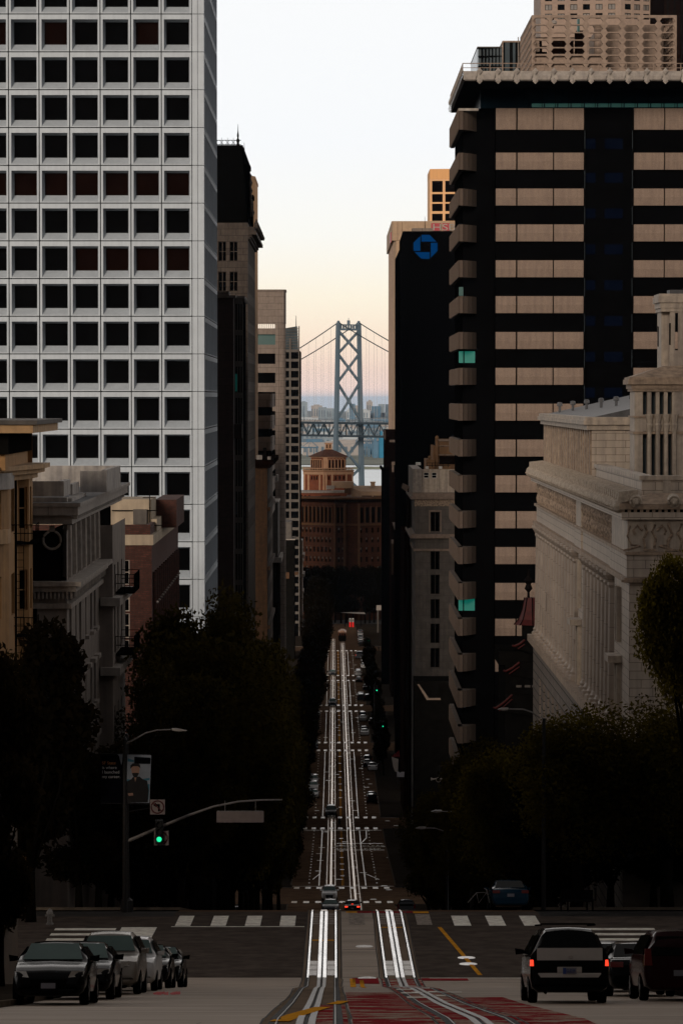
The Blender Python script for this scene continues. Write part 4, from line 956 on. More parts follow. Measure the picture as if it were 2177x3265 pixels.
    def hexwall(o, u, n_, nw, cw, ch, H_):
        o = Vector(o); u = Vector(u); n = u.cross(UZ); m = .13
        for i in range(nw):
            j = 0; zc = H_-.22
            while zc > .2:
                c0 = zc-ch; a = i*cw
                R6 = [(a,zc),(a+cw,zc),(a+cw,(zc+c0)/2),(a+cw,c0),(a,c0),(a,(zc+c0)/2)]
                w_, h_ = cw*.90, ch*.84; cx, cz = a+cw/2, (zc+c0)/2
                H6 = [(cx-w_*.33,cz+h_/2),(cx+w_*.33,cz+h_/2),(cx+w_*.48,cz),(cx+w_*.33,cz-h_/2),(cx-w_*.33,cz-h_/2),(cx-w_*.48,cz)]
                pts = [o+u*p+UZ*q for p, q in R6]+[o+u*p+UZ*q for p, q in H6]+[o+u*p+UZ*q-n*.42 for p, q in H6]
                fs = [(k,(k+1)%6,6+(k+1)%6,6+k) for k in range(6)]+[(6+k,6+(k+1)%6,12+(k+1)%6,12+k) for k in range(6)]
                hs.faces(pts, fs); zc = c0; j += 1
        W_ = nw*cw; hs.poly([o+UZ*(H_-.22), o+u*W_+UZ*(H_-.22), o+u*W_+UZ*H_, o+UZ*H_]); hs.poly([o+UZ*H_, o+u*W_+UZ*H_, o+u*W_+UZ*H_-n*.42, o+UZ*H_-n*.42])
    hexwall((hx0,H0,hz0), UX, 0, 8, (hx1-hx0)/8, .805, hz1-hz0)
    hexwall((hx0,H1,hz0), UYR, 0, 12, (H1-H0)/12, .805, hz1-hz0)
    hexwall((hx1,H0,hz0), UYL, 0, 12, (H1-H0)/12, .805, hz1-hz0)
    hexwall((hx1,H1,hz0), (-1,0,0), 0, 8, (hx1-hx0)/8, .805, hz1-hz0)
    hs.build('honeycomb_screen', t)
    pl = MB(M['tan_trim']); pl.box(X(1908,372), X(2110,372), 372, 388, zb-.2, Z(78,372)); pl.box(hx0+.1, X(1925,372), H0+.6, H0+1.0, zb-.2, Z(170,H0)); pl.lathe((X(1905,371), 370.6, zb), [(.55,0),(.55,6),(.7,6.2),(.7,6.4)], 12); pl.build('plant_room', t)
    dk = MB(M['far_brown']); dk.box(X(1750,374), X(1825,374), 374, 376, zb-.2, Z(130,374)); dk.box(X(1832,376), X(1858,376), 375, 378, zb-.2, Z(100,376)); dk.box(X(1700,380), X(1740,380), 380, 381, zb-.2, Z(165,380)); dk.tube([P(1725,200,378), P(1722,130,378)], .15, 5); dk.tube([P(1762,90,377), P(1762,48,377)], .1, 5); dk.build('roof_plant', t)
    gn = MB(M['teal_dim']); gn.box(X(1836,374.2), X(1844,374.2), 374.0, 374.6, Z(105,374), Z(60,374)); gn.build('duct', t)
    dish = MB(M['light_trim']); dish.lathe(P(1765,72,374), [(.05,-.25),(.3,-.1),(.33,.1),(.1,.28)], 10); dish.build('dish', t)
    sp_ = MB(M['concrete_tan']); sp_.tube([P(1653,215,392), P(1651,118,392)], [.12,.05], 5); sp_.build('mast', t)
banded_tower()
def behind_right():
    Y0 = 600.
    t = thing('stepped_glass_tower', 'grey blue glass tower with a stepped top behind the roof slab', 'building', base(X(1520,Y0), Y0))
    g = MB(M['glass_grey']); g.prism([(X(1520,Y0),Y0+3),(X(1523,Y0),Y0+1),(X(1598,Y0),Y0),(X(1598,Y0),Y0+30),(X(1520,Y0),Y0+30)], 22, Z(152,Y0)); g.build('wall', t)
    b = MB(M['joint'])
    for k in range(6): x = X(1532+k*11,Y0); b.box(x, x+.12, Y0-.3, Y0+1.2, 100, Z(153,Y0))
    for k in range(4): z = Z(180+k*32,Y0); b.box(X(1522,Y0), X(1597,Y0), Y0-.28, Y0+1.0, z, z+.12)
    b.use(M['concrete_grey']); b.box(X(1519,Y0), X(1599,Y0), Y0-.4, Y0+30.2, Z(152,Y0)+.003, Z(149,Y0))
    b.build('window_grid', t)
    h = MB(M['glass_grey']); h.box(X(1598,Y0)+.05, X(1700,Y0), Y0-2, Y0+30, 22, Z(139,Y0))
    h.use(M['joint'])
    for a, c in ((1603,1606),(1622,1631),(1640,1646),(1652,1655)): h.box(X(a,Y0-2), X(c,Y0-2), Y0-2.3, Y0-2.003, 100, Z(139,Y0))
    h.use(M['tan_trim']).box(X(1597,Y0), X(1702,Y0), Y0-2.3, Y0+30.2, Z(138.9,Y0), Z(134,Y0)); h.box(X(1598,Y0-2), X(1601,Y0-2), Y0-2.35, Y0-2.003, 100, Z(139,Y0))
    h.build('stepped_wing', t)
    Y0 = 1300.; zt = 262.
    t = thing('granite_tower', 'tall tan granite tower with rows of pale windows rising above the honeycomb screen', 'building', (X(1720,Y0), Y0, 6))
    o1, o2, o3 = Vector((X(1720,Y0),Y0,6)), Vector((X(1972,Y0),Y0-4,6)), Vector((X(2110,Y0),Y0+3,6))
    mb = MB(M['granite']); s = F/Y0
    mb.use(M['granite'])
    for o, e, n_, p in ((o1,o2,6,40),(o2,o3,4,33)):
        u = (e-o); L_ = u.length; u = u.normalized(); hs = []
        for j in range(4):
            for i in range(n_): a = (14+i*p)/s; hs.append((a, a+22/s, Z(62-j*29,Y0)-6, Z(44-j*29,Y0)-6))
        wall(mb, o, u, L_, zt-6, hs, .4); windows(t, o, u, hs, .39, M['window_pale'], M['joint'], 2, 1, .18, pick=lambda k: M['window_pale'] if (k*7)%5 < 3 else M['glass_black'])
    mb.poly([o1, o1+Vector((0,45,0)), o1+Vector((0,45,zt-6)), o1+Vector((0,0,zt-6))])
    mb.use(M['joint'])
    for j in range(9): z = Z(66-j*14.5,Y0); mb.box(o1.x, o2.x, Y0-4.5, Y0-4.45, z, z+.0001) if False else None
    mb.build('wall', t)
    Y0 = 900.
    t = thing('dark_tower', 'nearly black tower cut off by the upper right corner of the photo', 'building', base(X(2110,Y0), Y0))
    mb = MB(M['far_brown']); mb.box(X(2112,Y0), X(2400,Y0), Y0, Y0+40, 12, 225)
    mb.use(M['dark_wall'])
    for k in range(8): x = X(2120+k*22,Y0); mb.box(x, x+.5, Y0-.6, Y0-.003, 12, 225)
    mb.build('wall', t)
    # apricot tower, its sunlight put into the colour
    Y0 = 1150.; s = F/Y0
    t = thing('apricot_office_tower', 'apricot office tower coloured with low sun glow above the bank tower, with wide dark windows', 'building', base(X(1370,Y0), Y0))
    Z0 = 10; x0 = X(1370,Y0); zt = Z(537,Y0); H = zt-Z0; hs = []
    o = Vector((x0,Y0+3,Z0)); u = Vector((1,-.12,0)).normalized()
    for j, (ya, yb) in enumerate([(575,611),(617,643),(648,672),(680,703),(710,733),(741,764),(772,795)]):
        for i in range(4): a = (7+i*42)/s; hs.append((a, a+34/s, Z(yb,Y0)-Z0, Z(ya,Y0)-Z0))
    mb = MB(M['sun_glow_tower_pale']); wall(mb, o, u, 21, H-3.5, hs, .5)
    e = o+u*21; mb.poly([o, o+UZ*(H-3.5), o+UZ*(H-3.5)+Vector((0,30,0)), o+Vector((0,30,0))]); mb.poly([o+UZ*H, e+UZ*H, e+UZ*H+Vector((0,30,0)), o+UZ*H+Vector((0,30,0))]); mb.build('wall', t)
    cr = MB(M['sun_glow_tower']); n = u.cross(UZ)*.15; a, b = o+UZ*(H-3.5)+n, e+UZ*(H-3.5)+n
    cr.poly([a, b, b+UZ*3.5, a+UZ*3.5]); cr.poly([a, a+UZ*3.5, a+Vector((0,30,3.5)), a+Vector((0,30,0))]); cr.build('crown', t)
    windows(t, o, u, hs, .49, M['window_dark'], M['joint'], 3, 1, .12)
    # beige tower with bank lettering
    Y0, Y1 = 1000., 1095.; s = F/Y0; x0 = X(1262,Y0); zt = Z(705,Y0); Z0 = 12
    t = thing('beige_bank_tower', 'beige concrete tower with a red and white rooftop sign, behind the black bank tower', 'building', base(x0, Y0))
    mb = MB(M['beige_tower']); xc = X(1251,Y0)
    mb.prism([(x0,Y0),(62,Y0),(62,Y1),(xc+.3,Y1),(xc+.3,Y0+3)], Z0, Z(768,Y0)); mb.build('wall', t)
    cr = MB(M['beige_tower']); cr.prism([(X(1252,Y0),Y0-.3),(62,Y0-.3),(62,Y1),(xc-.3,Y1),(xc-.3,Y0+1)], Z(767,Y0), zt)
    cr.use(M['joint'])
    for p in (1266,1281): cr.box(X(p,Y0), X(p,Y0)+.08, Y0-.33, Y0-.303, Z(767,Y0), zt-.3)
    cr.build('crown', t)
    ps = MB(M['tan_trim'])
    for k in range(8): ps.box(xc+.12, xc+.297, Y0+6+k*11, Y0+7.6+k*11, Z0, Z(768,Y0)-.1)
    ps.build('pilaster', t)
    sg = MB(M['sign_red']); sg.box(X(1373,Y0), X(1404,Y0), Y0-1.0, Y0-.7, Z(736,Y0), Z(712,Y0)); sg.box(X(1409,Y0), X(1432,Y0), Y0-1.0, Y0-.7, Z(736,Y0), Z(712,Y0)); sg.build('roof_sign', t)
    text('sign_lettering', 'HSBC', 2.7, M['light_trim'], (X(1376,Y0), Y0-1.03, Z(735,Y0)), (math.pi/2,0,0), t, scale=(1.45,1,1))
    sd = MB(M['sign_red']); sd.box(xc-.5, xc-.32, Y0+4, Y0+22, Z(770,Y0), Z(738,Y0)); sd.build('side_sign', t)
    an = MB(M['iron']); an.tube([P(1354,735,Y0-.5), P(1354,690,Y0-.5)], [.1,.04], 5); an.build('antenna', t)
    # black bank tower
    Y0 = 629.; s = F/Y0; x0 = X(1276,Y0); zt = Z(737,Y0); Z0 = 18
    t = thing('black_bank_tower', 'black tower with a blue octagon emblem near its top', 'building', base(x0, Y0))
    mb = MB(M['black_tower'])
    xk = X(1284,Y0)
    mb.faces([(x0,Y0,Z0),(48,Y0,Z0),(48,Y0,zt),(xk,Y0,zt),(x0,Y0,zt-1.5),(x0,Y0+11,Z0),(48,Y0+11,Z0),(48,Y0+11,zt),(xk,Y0+11,zt),(x0,Y0+11,zt-1.5)], [(0,1,2,3,4),(9,8,7,6,5),(0,4,9,5),(4,3,8,9),(3,2,7,8),(1,6,7,2)])
    mb.box(x0+.05, 48, Y0+11.01, Y0+60, Z0, Z(818,Y0+45)); mb.build('wall', t)
    wn = MB(M['glass_brown'])
    for j in range(22): z = Z(850,Y0)-j*4.0; wn.box(x0-.02, x0+.03, Y0+20, Y0+24, z-2.2, z)
    wn.build('window', t, kind='stuff')
    c = P(1356, 787, Y0-.35); Rr = 38/s
    base_p = [(-.337,1),(.34,1),(.90,.44),(-.337,.44)]
    for k in range(4):
        lg = MB(M['logo_blue']); ca, sa = [(1,0),(0,1),(-1,0),(0,-1)][k]
        lg.extr([(c.x+(p*ca-q*sa)*Rr, c.y, c.z+(p*sa+q*ca)*Rr) for p, q in base_p], (0,.25,0)); lg.build('emblem', t)
    rp = MB(M['concrete_tan']); rp.box(X(1315,Y0), X(1380,Y0), Y0+3, Y0+9, zt+.01, zt+.7); rp.build('roof_plant', t)
behind_right()
def right_row():
    # far dark slabs closing the right side
    Y0 = 905.
    t = thing('dark_slab_block', 'near black stepped slab edging the right side of the bay view', 'building', base(X(1228,Y0), Y0))
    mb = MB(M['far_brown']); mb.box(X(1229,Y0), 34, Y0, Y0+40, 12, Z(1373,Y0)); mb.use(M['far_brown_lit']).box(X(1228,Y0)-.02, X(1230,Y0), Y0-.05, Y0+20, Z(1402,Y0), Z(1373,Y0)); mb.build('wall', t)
    lw = MB(M['black_tower']); lw.box(X(1217,895), 33, 895, 904.9, 12, Z(1493,895)); lw.box(X(1217,895)-.1, X(1222,895), 894.8, 930, Z(1500,895), Z(1493,895)+.05); lw.build('lower_wall', t)
    fl = MB(M['tan_trim']); fl.box(X(1242,890), X(1262,890), 890, 893, Z(1410,890), Z(1403,890)); fl.build('ledge', t)
    Y0 = 850.
    t = thing('narrow_brown_block', 'narrow brown block with small lit ledges below the beige tower', 'building', base(X(1245,Y0), Y0))
    mb = MB(M['far_brown']); mb.box(X(1247,Y0), 30, Y0, Y0+30, 14, Z(1480,Y0)); mb.build('wall', t)
    lg = MB(M['far_brown_lit'])
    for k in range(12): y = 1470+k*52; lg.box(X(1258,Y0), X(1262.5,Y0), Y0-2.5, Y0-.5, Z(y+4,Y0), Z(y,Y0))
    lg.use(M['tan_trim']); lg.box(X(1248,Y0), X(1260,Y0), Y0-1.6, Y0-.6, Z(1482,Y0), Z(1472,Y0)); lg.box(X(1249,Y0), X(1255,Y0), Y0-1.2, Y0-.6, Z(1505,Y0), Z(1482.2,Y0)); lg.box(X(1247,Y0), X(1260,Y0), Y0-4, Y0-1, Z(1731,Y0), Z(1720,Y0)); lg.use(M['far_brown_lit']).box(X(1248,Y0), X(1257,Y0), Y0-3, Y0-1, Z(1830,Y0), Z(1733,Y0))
    lg.build('ledge', t)
    Y0 = 760.
    t = thing('rust_roofed_block', 'low dark block with a rust red flat roof between the right hand towers', 'building', base(X(1262,Y0), Y0))
    mb = MB(M['far_brown']); mb.box(X(1262,Y0), 30, Y0, Y0+30, 16, Z(1690,Y0)); mb.build('wall', t)
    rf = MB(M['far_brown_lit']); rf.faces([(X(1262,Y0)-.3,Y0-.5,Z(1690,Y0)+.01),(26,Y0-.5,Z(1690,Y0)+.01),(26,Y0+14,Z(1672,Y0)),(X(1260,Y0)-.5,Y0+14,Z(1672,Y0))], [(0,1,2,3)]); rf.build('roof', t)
    ch = MB(M['tan_trim']); ch.box(X(1294,Y0), X(1301,Y0), Y0+4, Y0+6, Z(1685,Y0), Z(1657,Y0)); ch.build('chimney', t)
    # pale classical tower, the one with two small windows in its white penthouse
    Y0, Y1 = 520., 556.; s = F/Y0; x0 = X(1324,Y0); Z0 = 22; zt = Z(1592,Y0); xr = 30.
    t = thing('classical_tower', 'slim grey stone classical tower with a white penthouse, beside the banded tower', 'building', base(x0, Y0))
    W_ = xr-x0; hs = [(X(1372,Y0)-x0, X(1402,Y0)-x0, Z(1695,Y0)-Z0, Z(1632,Y0)-Z0), (X(1450,Y0)-x0, X(1480,Y0)-x0, Z(1695,Y0)-Z0, Z(1632,Y0)-Z0)]
    spn = MB(M['dark_stone'])
    for a in (1372, 1450): spn.box(X(a,Y0), X(a+30,Y0), Y0-.03, Y0-.003, Z(2129,Y0), Z(1752,Y0)) if False else None
    for a in (1372, 1450): hs += [(X(a,Y0)-x0, X(a+30,Y0)-x0, Z(yb,Y0)-Z0, Z(yt,Y0)-Z0) for yt, yb in ((1752,1817),(1832,1895),(1910,1973),(1988,2051),(2066,2129))]
    sh = [(36-(4+i*5.4)-1.8, 36-(4+i*5.4), h[2], h[3]) for i in range(6) for h in hs if h in hs[:1]+hs[2:7]]
    mb = MB(M['light_trim']); mb2 = M['concrete_grey']
    m1 = MB(mat('grey_marble', (.125,.107,.094), .85, .22, .8, brick=(1.7,1.0,.02,.85,(.07,.06,.055)), streak=.2))
    wall(m1, (x0,Y0,Z0), UX, W_, zt-Z0, hs, .4); wall(m1, (x0,Y1,Z0), UYR, Y1-Y0, zt-Z0, sh, .4); m1.build('wall', t)
    windows(t, (x0,Y0,Z0), UX, hs, .39, M['glass_black'], M['dark_stone'], 2, 1, .08); windows(t, (x0,Y1,Z0), UYR, sh, .39, M['glass_black'])
    cn = MB(M['tan_trim'])
    for o_, a, b in ((.25,1632,1592),(.7,1591.8,1584),(.45,1583.8,1572),(.8,1716,1708),(.55,1708-.2,1703),(.3,1757,1750)):
        cn.prism([(x0-o_,Y0-o_),(xr,Y0-o_),(xr,Y1),(x0-o_,Y1)], Z(a,Y0), Z(b,Y0)) if (a-b) < 30 else None
    fr = (X(1367,Y0), X(1407,Y0)); cn.box(fr[0], fr[1], Y0-.15, Y0-.003, Z(1632,Y0), Z(1626,Y0)); cn.box(fr[0], X(1371.5,Y0), Y0-.15, Y0-.003, Z(1697,Y0), Z(1632.1,Y0)); cn.box(X(1402.5,Y0), fr[1], Y0-.15, Y0-.003, Z(1697,Y0), Z(1632.1,Y0))
    cn.build('cornice', t)
    fz = MB(M['terracotta_carved']); fz.box(x0-.12, xr, Y0-.12, Y0-.003, Z(1614,Y0), Z(1592.5,Y0)); fz.build('frieze', t)
    xp = X(1316,Y0)
    ph = MB(M['grey_trim']); ph.box(xp, X(1345,Y0), Y0+1, Y1-4, Z(1571,Y0), Z(1496,Y0)); ph.build('penthouse_pier', t)
    pw = MB(M['terracotta_plain']); phh = [(X(1351,Y0)-X(1345,Y0), X(1368,Y0)-X(1345,Y0), 2.15, 3.0), (X(1377,Y0)-X(1345,Y0), X(1393,Y0)-X(1345,Y0), 2.15, 3.0)]
    zb = Z(1571,Y0); wall(pw, (X(1345,Y0)+.003,Y0+2,zb), UX, 12, Z(1497,Y0)-zb, phh, .2); pw.build('penthouse', t); windows(t, (X(1345,Y0)+.003,Y0+2,zb), UX, phh, .19, M['glass_black'], M['paint_white'], 1, 2, .06)
    tt = MB(M['paint_white']); 
    for a, b in ((1357,1367),(1400,1410)): tt.box(X(a,Y0), X(b,Y0), Y0+1.8, Y0+2.8, Z(1496,Y0), Z(1488,Y0))
    tt.box(X(1327,Y0), X(1342,Y0), Y0+2, Y0+5, Z(1484,Y0), Z(1476,Y0)); tt.build('roof_vent', t)
    rr = MB(M['iron']); rr.tube([P(1360,1484,Y0+4), P(1435,1484,Y0+4)], .04, 4); rr.tube([P(1360,1476,Y0+4), P(1435,1476,Y0+4)], .04, 4)
    for k in range(5): rr.tube([P(1360+k*17,1490,Y0+4), P(1360+k*17,1476,Y0+4)], .04, 4)
    rr.build('railing', t)
    bk = MB(M['far_brown']); bk.box(X(1302,540), x0-.3, 545, 558, 22, Z(1560,540)); bk.box(X(1288,560), X(1318,560), 560, 590, 22, Z(1700,560)); 
    bk.use(M['tan_trim']); bk.extr([P(1280,1556,545), P(1284,1540,545), P(1300,1548,545), P(1314,1556,545), P(1313,1566,545), P(1293,1566,545)], (0,1,0)); bk.build('rear_wing', t)
    # ornate ochre top behind it
    Y0 = 600.; t = thing('ochre_crown_block', 'ochre masonry block with a finialled pier peeking over the classical tower', 'building', base(X(1380,Y0), Y0))
    mb = MB(M['sun_glow_tower']); m = mat('ochre_wall', (.22,.12,.06), .9, .2, 1, streak=.2); mb = MB(m)
    mb.box(X(1397,Y0), 40, Y0, Y0+20, 20, Z(1403,Y0)); mb.box(X(1381,Y0), X(1389,Y0), Y0+1, Y0+18, 20, Z(1422,Y0)); mb.box(X(1358,Y0), X(1386,Y0), Y0-.6, Y0+14, 20, Z(1465,Y0)); mb.build('wall', t)
    c = MB(M['tan_trim']); c.box(X(1396,Y0), 40, Y0-.3, Y0-.003, Z(1452,Y0), Z(1449,Y0)); c.box(X(1396,Y0), 40, Y0-.3, Y0-.003, Z(1423,Y0), Z(1420,Y0)); c.box(X(1396,Y0), 40, Y0-.3, Y0+.2, Z(1407,Y0), Z(1401,Y0)); c.build('cornice', t)
    d = MB(M['far_brown']); d.box(X(1400,Y0), 40, Y0-.1, Y0-.003, Z(1480,Y0), Z(1454,Y0)); d.build('arcade_shade', t)
    pr = MB(m); pr.box(X(1389,Y0), X(1396,Y0)-.02, Y0-.8, Y0+.5, 20, Z(1402,Y0)); pr.lathe(P(1392.5,1402,Y0-.2), [(.2,0),(.34,.25),(.3,.5),(.08,.75)], 8); pr.lathe(P(1369,1466,Y0-.5), [(.14,0),(.3,.3),(.28,.55),(.05,.75)], 8); pr.build('pier', t)
    # the dark podium along the right kerb
    Y0 = 428.; t = thing('dark_podium', 'low black podium with pale slanting canopy edges along the right pavement', 'building', base(13, Y0))
    mb = MB(M['dark_wall']); mb.box(9.9, 30, Y0, 436, 24, Z(2172,Y0)); mb.box(13.4, 30, 436.01, 518, 20, 40); mb.build('wall', t)
    ed = MB(M['tan_trim']); ed.extr([P(1330,2182,Y0-.5), P(1360,2232,Y0-.5), P(1405,2232,Y0-.5), P(1403,2226,Y0-.5), P(1366,2226,Y0-.5), P(1336,2182,Y0-.5)], (0,.4,0)); ed.build('canopy', t)
right_row()
def beaux_arts():
    X0 = 14.5; Y0, Y1 = 169., 246.; Z0 = 58
    t = thing('terracotta_temple', 'cream terracotta classical building with a colonnade, lion heads along the cornice and an attic pavilion', 'building', base(X0, Y0))
    XE = 50.
    zl = 74.6      # ledge the columns stand on
    za, zf, zc0, zc1 = 82.9, 84.25, 86.0, 86.75    # architrave, frieze, cornice
    rb = MB(M['rusticated']); hs = [(Y1-186-k*4.6-1.9, Y1-186-k*4.6, 6, 14.5) for k in range(12)]
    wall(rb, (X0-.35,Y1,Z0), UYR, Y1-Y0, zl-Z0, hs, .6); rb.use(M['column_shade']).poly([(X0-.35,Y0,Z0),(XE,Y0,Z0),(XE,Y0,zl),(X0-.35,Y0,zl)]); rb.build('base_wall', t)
    windows(t, (X0-.35,Y1,Z0), UYR, hs, .58, M['glass_black'], M['iron'], 2, 4, .07)
    lg = MB(M['terracotta_warm']); lg.box(X0-.75, X0+.6, Y0+.5, Y1+.3, zl+.003, zl+.45); lg.box(X0-.7, XE, Y0-.3, Y0+.497, zl+.003, zl+.45); lg.build('ledge', t)
    mw = MB(M['terracotta_white']); fy = [(3.3, 4.9, 6.0, 13.0), (10.5,12.1,6,13)]
    # engaged colonnade: shallow wall behind, projecting end bays
    bays = [(Y0, 178.2), (201.0, 204.6)]
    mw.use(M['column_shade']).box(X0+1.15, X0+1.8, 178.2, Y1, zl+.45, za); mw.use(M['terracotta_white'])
    for a, b in bays: mw.box(X0-.05, X0+1.147, a, b-.003, zl+.45, za)
    wall(mw, (X0-.08,Y0-.02,Z0+17.05), UX, XE-X0, za-zl-.45, [], .5)
    mw.build('wall', t)
    cs = MB(M['column_stone']); cy = [179.6+k*2.62 for k in range(8)]+[206.0+k*2.75 for k in range(15)]
    for y in cy:
        if y > Y1-.6: continue
        c = MB(M['column_stone']); c.lathe((X0+.25, y, zl+.45), [(.80,0),(.80,.28),(.66,.36),(.70,.5),(.62,.62),(.58,.75),(.50,za-zl-1.3),(.58,za-zl-1.15),(.56,za-zl-1.0),(.78,za-zl-.62),(.78,za-zl-.46)], 12)
        c.build('column', t, smooth=False)
    wd = MB(M['glass_black'])
    for y in cy: 
        wd.box(X0+1.10, X0+1.147, y+.75, y+1.9, zl+1.8, za-2.2)
    wd.build('window', t, kind='stuff')
    for y in (174.6, 202.8):
        w = MB(M['window_dark']); w.box(X0-.12, X0-.06, y-.45, y+.45, zl+1.2, zl+3.6); w.box(X0-.12, X0-.06, y-.4, y+.4, zl+5.2, zl+7.6); w.build('window', t)
        d = MB(M['terracotta_plain']); d.box(X0-.30, X0-.053, y-.8, y-.47, zl+.5, zl+4.0); d.box(X0-.30, X0-.053, y+.47, y+.8, zl+.5, zl+4.0); d.box(X0-.75, X0-.053, y-1.05, y+1.05, zl+4.003, zl+4.35); d.box(X0-.28, X0-.053, y-.62, y-.42, zl+5, zl+7.8); d.box(X0-.28, X0-.053, y+.42, y+.62, zl+5, zl+7.8); d.build('window_frame', t)
    ar = MB(M['terracotta_white']); o_ = .12
    for a, b in ((Y0, 179.3), (200.2, 205.6)): ar.box(X0-.22, X0+1.2, a-.2 if a == Y0 else a, b, za+.25, zf)
    ar.box(X0-.12, X0+1.19, 179.303, Y1, za+.25, zf-.004); ar.box(X0+1.203, XE, Y0-.2, Y0+1, za+.25, zf)
    ar.use(M['terracotta_warm']); ar.box(X0-.36, X0+1.2, Y0-.42, Y1+.2, za, za+.247); ar.box(X0+1.203, XE, Y0-.42, Y0+1, za, za+.247)
    ar.use(M['terracotta_warm']); ar.box(X0-.30, X0+1.2, Y0-.32, Y1+.1, zf+.003, zf+.16); ar.box(X0+1.203, XE, Y0-.32, Y0+1, zf+.003, zf+.16)
    for k in range(90): ar.box(X0+k*.28-.5, X0+k*.28-.36, Y0-.5, Y0-.425, za+.03, za+.16); 
    ar.build('architrave', t)
    fz = MB(M['terracotta_carved']); fz.box(X0-.05, X0+1.2, 178.5, 200.8, zf+.163, zc0); fz.box(X0-.02, X0+1.2, 204.9, Y1, zf+.163, zc0-.003)
    # carved figures as shallow relief
    for k in range(92):
        y = 179+k*.72
        if 200.5 < y < 205: continue
        fz.lathe((X0-.06, y, zf+.2), [(.10,0),(.17,.35),(.10,.7),(.19,1.05),(.10,1.5)], 6)
    fz.build('frieze', t)
    MB(M['terracotta_plain']).box(X0-.18, X0+1.2, 200.803, 204.897, zf+.163, zc0).build('frieze_panel', t)
    pn = MB(M['terracotta_plain']); pn.box(X0-.18, X0+1.2, Y0-.16, 178.497, zf+.163, zc0); pn.box(X0+1.203, XE, Y0-.16, Y0+1, zf+.163, zc0); pn.build('frieze_panel', t)
    rl = MB(M['terracotta_carved']); yy = Y0-.2
    for cx in (X(2070,169), X(2150,169)):
        big = cx < X(2100,169)
        if big:
            for s in (-1, 1):
                rl.tube([(cx+s*.22,yy,zf+.35),(cx+s*.30,yy,zf+.8),(cx+s*.12,yy,zf+1.15),(cx+s*.26,yy,zf+1.5)], .07, 6)
                rl.tube([(cx+s*.35,yy,zf+1.2),(cx+s*.62,yy,zf+1.45),(cx+s*.8,yy,zf+1.2),(cx+s*.72,yy,zf+1.0)], .07, 6)
                rl.tube([(cx+s*.95,yy,zf+1.45),(cx+s*1.1,yy,zf+.95),(cx+s*.9,yy,zf+.5),(cx+s*.45,yy,zf+.45),(cx+s*1.3,yy,zf+.22)], .05, 6)
            rl.box(cx-.32, cx+.32, yy-.06, yy+.03, zf+.22, zf+.3)
        else:
            for s in (-1, 1): rl.tube([(cx+s*.3,yy,zf+.3),(cx+s*.34,yy,zf+.7),(cx+s*.14,yy,zf+1.05),(cx+s*.34,yy,zf+1.55)], .075, 6)
            rl.box(cx-.42, cx+.42, yy-.06, yy+.03, zf+.2, zf+.28)
    rl.build('relief', t)
    ro = MB(M['terracotta_plain'])
    for px_ in (2036,2086,2150): 
        c = P(px_, 1799, Y0-.06)
        for rr in (.26, .12): ro.tube([(c.x+rr*math.cos(R(a)), Y0-.1, c.z+rr*math.sin(R(a))) for a in range(0,361,30)], .035, 5, False)
    ro.build('rosette', t)
    cn = MB(M['terracotta_white']); cn.box(X0-.50, X0+1.3, Y0-.50, Y1+.4, zc0+.003, zc0+.35); cn.box(X0+1.303, XE, Y0-.50, Y0+1, zc0+.003, zc0+.35)
    cn.use(M['terracotta_warm']); cn.box(X0-.62, X0+1.3, Y0-.62, Y1+.5, zc0+.50, zc1); cn.box(X0+1.303, XE, Y0-.62, Y0+1, zc0+.50, zc1); cn.use(M['joint']); cn.box(X0-.42, XE, Y0-.42, Y1+.3, zc0+.353, zc0+.497)
    cn.use(M['terracotta_warm'])
    for k in range(110): cn.box(X0-.5+k*.3, X0-.35+k*.3, Y0-.5, Y0-.42, zc0+.36, zc0+.49)
    cn.build('cornice', t)
    rf = MB(M['terracotta_warm']); rf.faces([(X0-.6,Y0-.6,zc1+.01),(X0+1.2,Y0+1,zc1+.5),(X0+1.2,Y1,zc1+.5),(X0-.6,Y1+.4,zc1+.01),(XE,Y0+1,zc1+.5),(XE,Y0-.6,zc1+.01)], [(0,1,2,3),(0,5,4,1)]); rf.build('cornice_roof', t)
    n = 0; y = Y0-.3
    while y < Y1+.6:
        m = MB(M['lion']); m.lathe((X0-.62, y, zc1-.28), [(.10,-.16),(.26,-.02),(.30,.18),(.24,.42),(.1,.55)], 8); m.extr([(X0-.68,y-.24,zc1+.05),(X0+.3,y-.24,zc1+.30),(X0+.3,y-.24,zc1+.72),(X0-.66,y-.24,zc1+.62)], (0,.48,0))
        m.lathe((X0-.84, y, zc1-.16), [(.05,-.08),(.13,0),(.05,.1)], 6)
        m.build('lion_head', t); n += 1; y += 1.28
    for px_ in (2025, 2147, 2270):
        c = P(px_, 1600, Y0-.7); m = MB(M['lion'])
        m.tube([(c.x, Y0-.78, c.z), (c.x, Y0-.3, c.z+.1)], [.31,.31], 16)
        m.tube([(c.x+.26*math.cos(R(a)), Y0-.84, c.z+.26*math.sin(R(a))) for a in range(-20,201,20)], .06, 6)
        m.lathe((c.x, Y0-.82, c.z), [(.08,-.22),(.16,-.12),(.20,.03),(.17,.14),(.06,.2)], 8)
        m.lathe((c.x, Y0-1.02, c.z-.04), [(.04,-.1),(.08,-.04),(.05,.08),(.02,.1)], 6)
        for s in (-1,1): m.lathe((c.x+s*.11, Y0-.92, c.z+.1), [(.03,-.05),(.05,0),(.02,.07)], 6)
        m.build('lion_head', t)
    # parapet block in front, attic behind it
    pb = MB(M['terracotta_white']); xk = X0+.7; yk = 171.0; zp = Z(1516,172)
    pb.box(xk, xk+.4, yk+.4, 208.5, zc1+.3, zp-.2); pb.box(xk, XE, yk, yk+.397, zc1+.3, zp-.2)
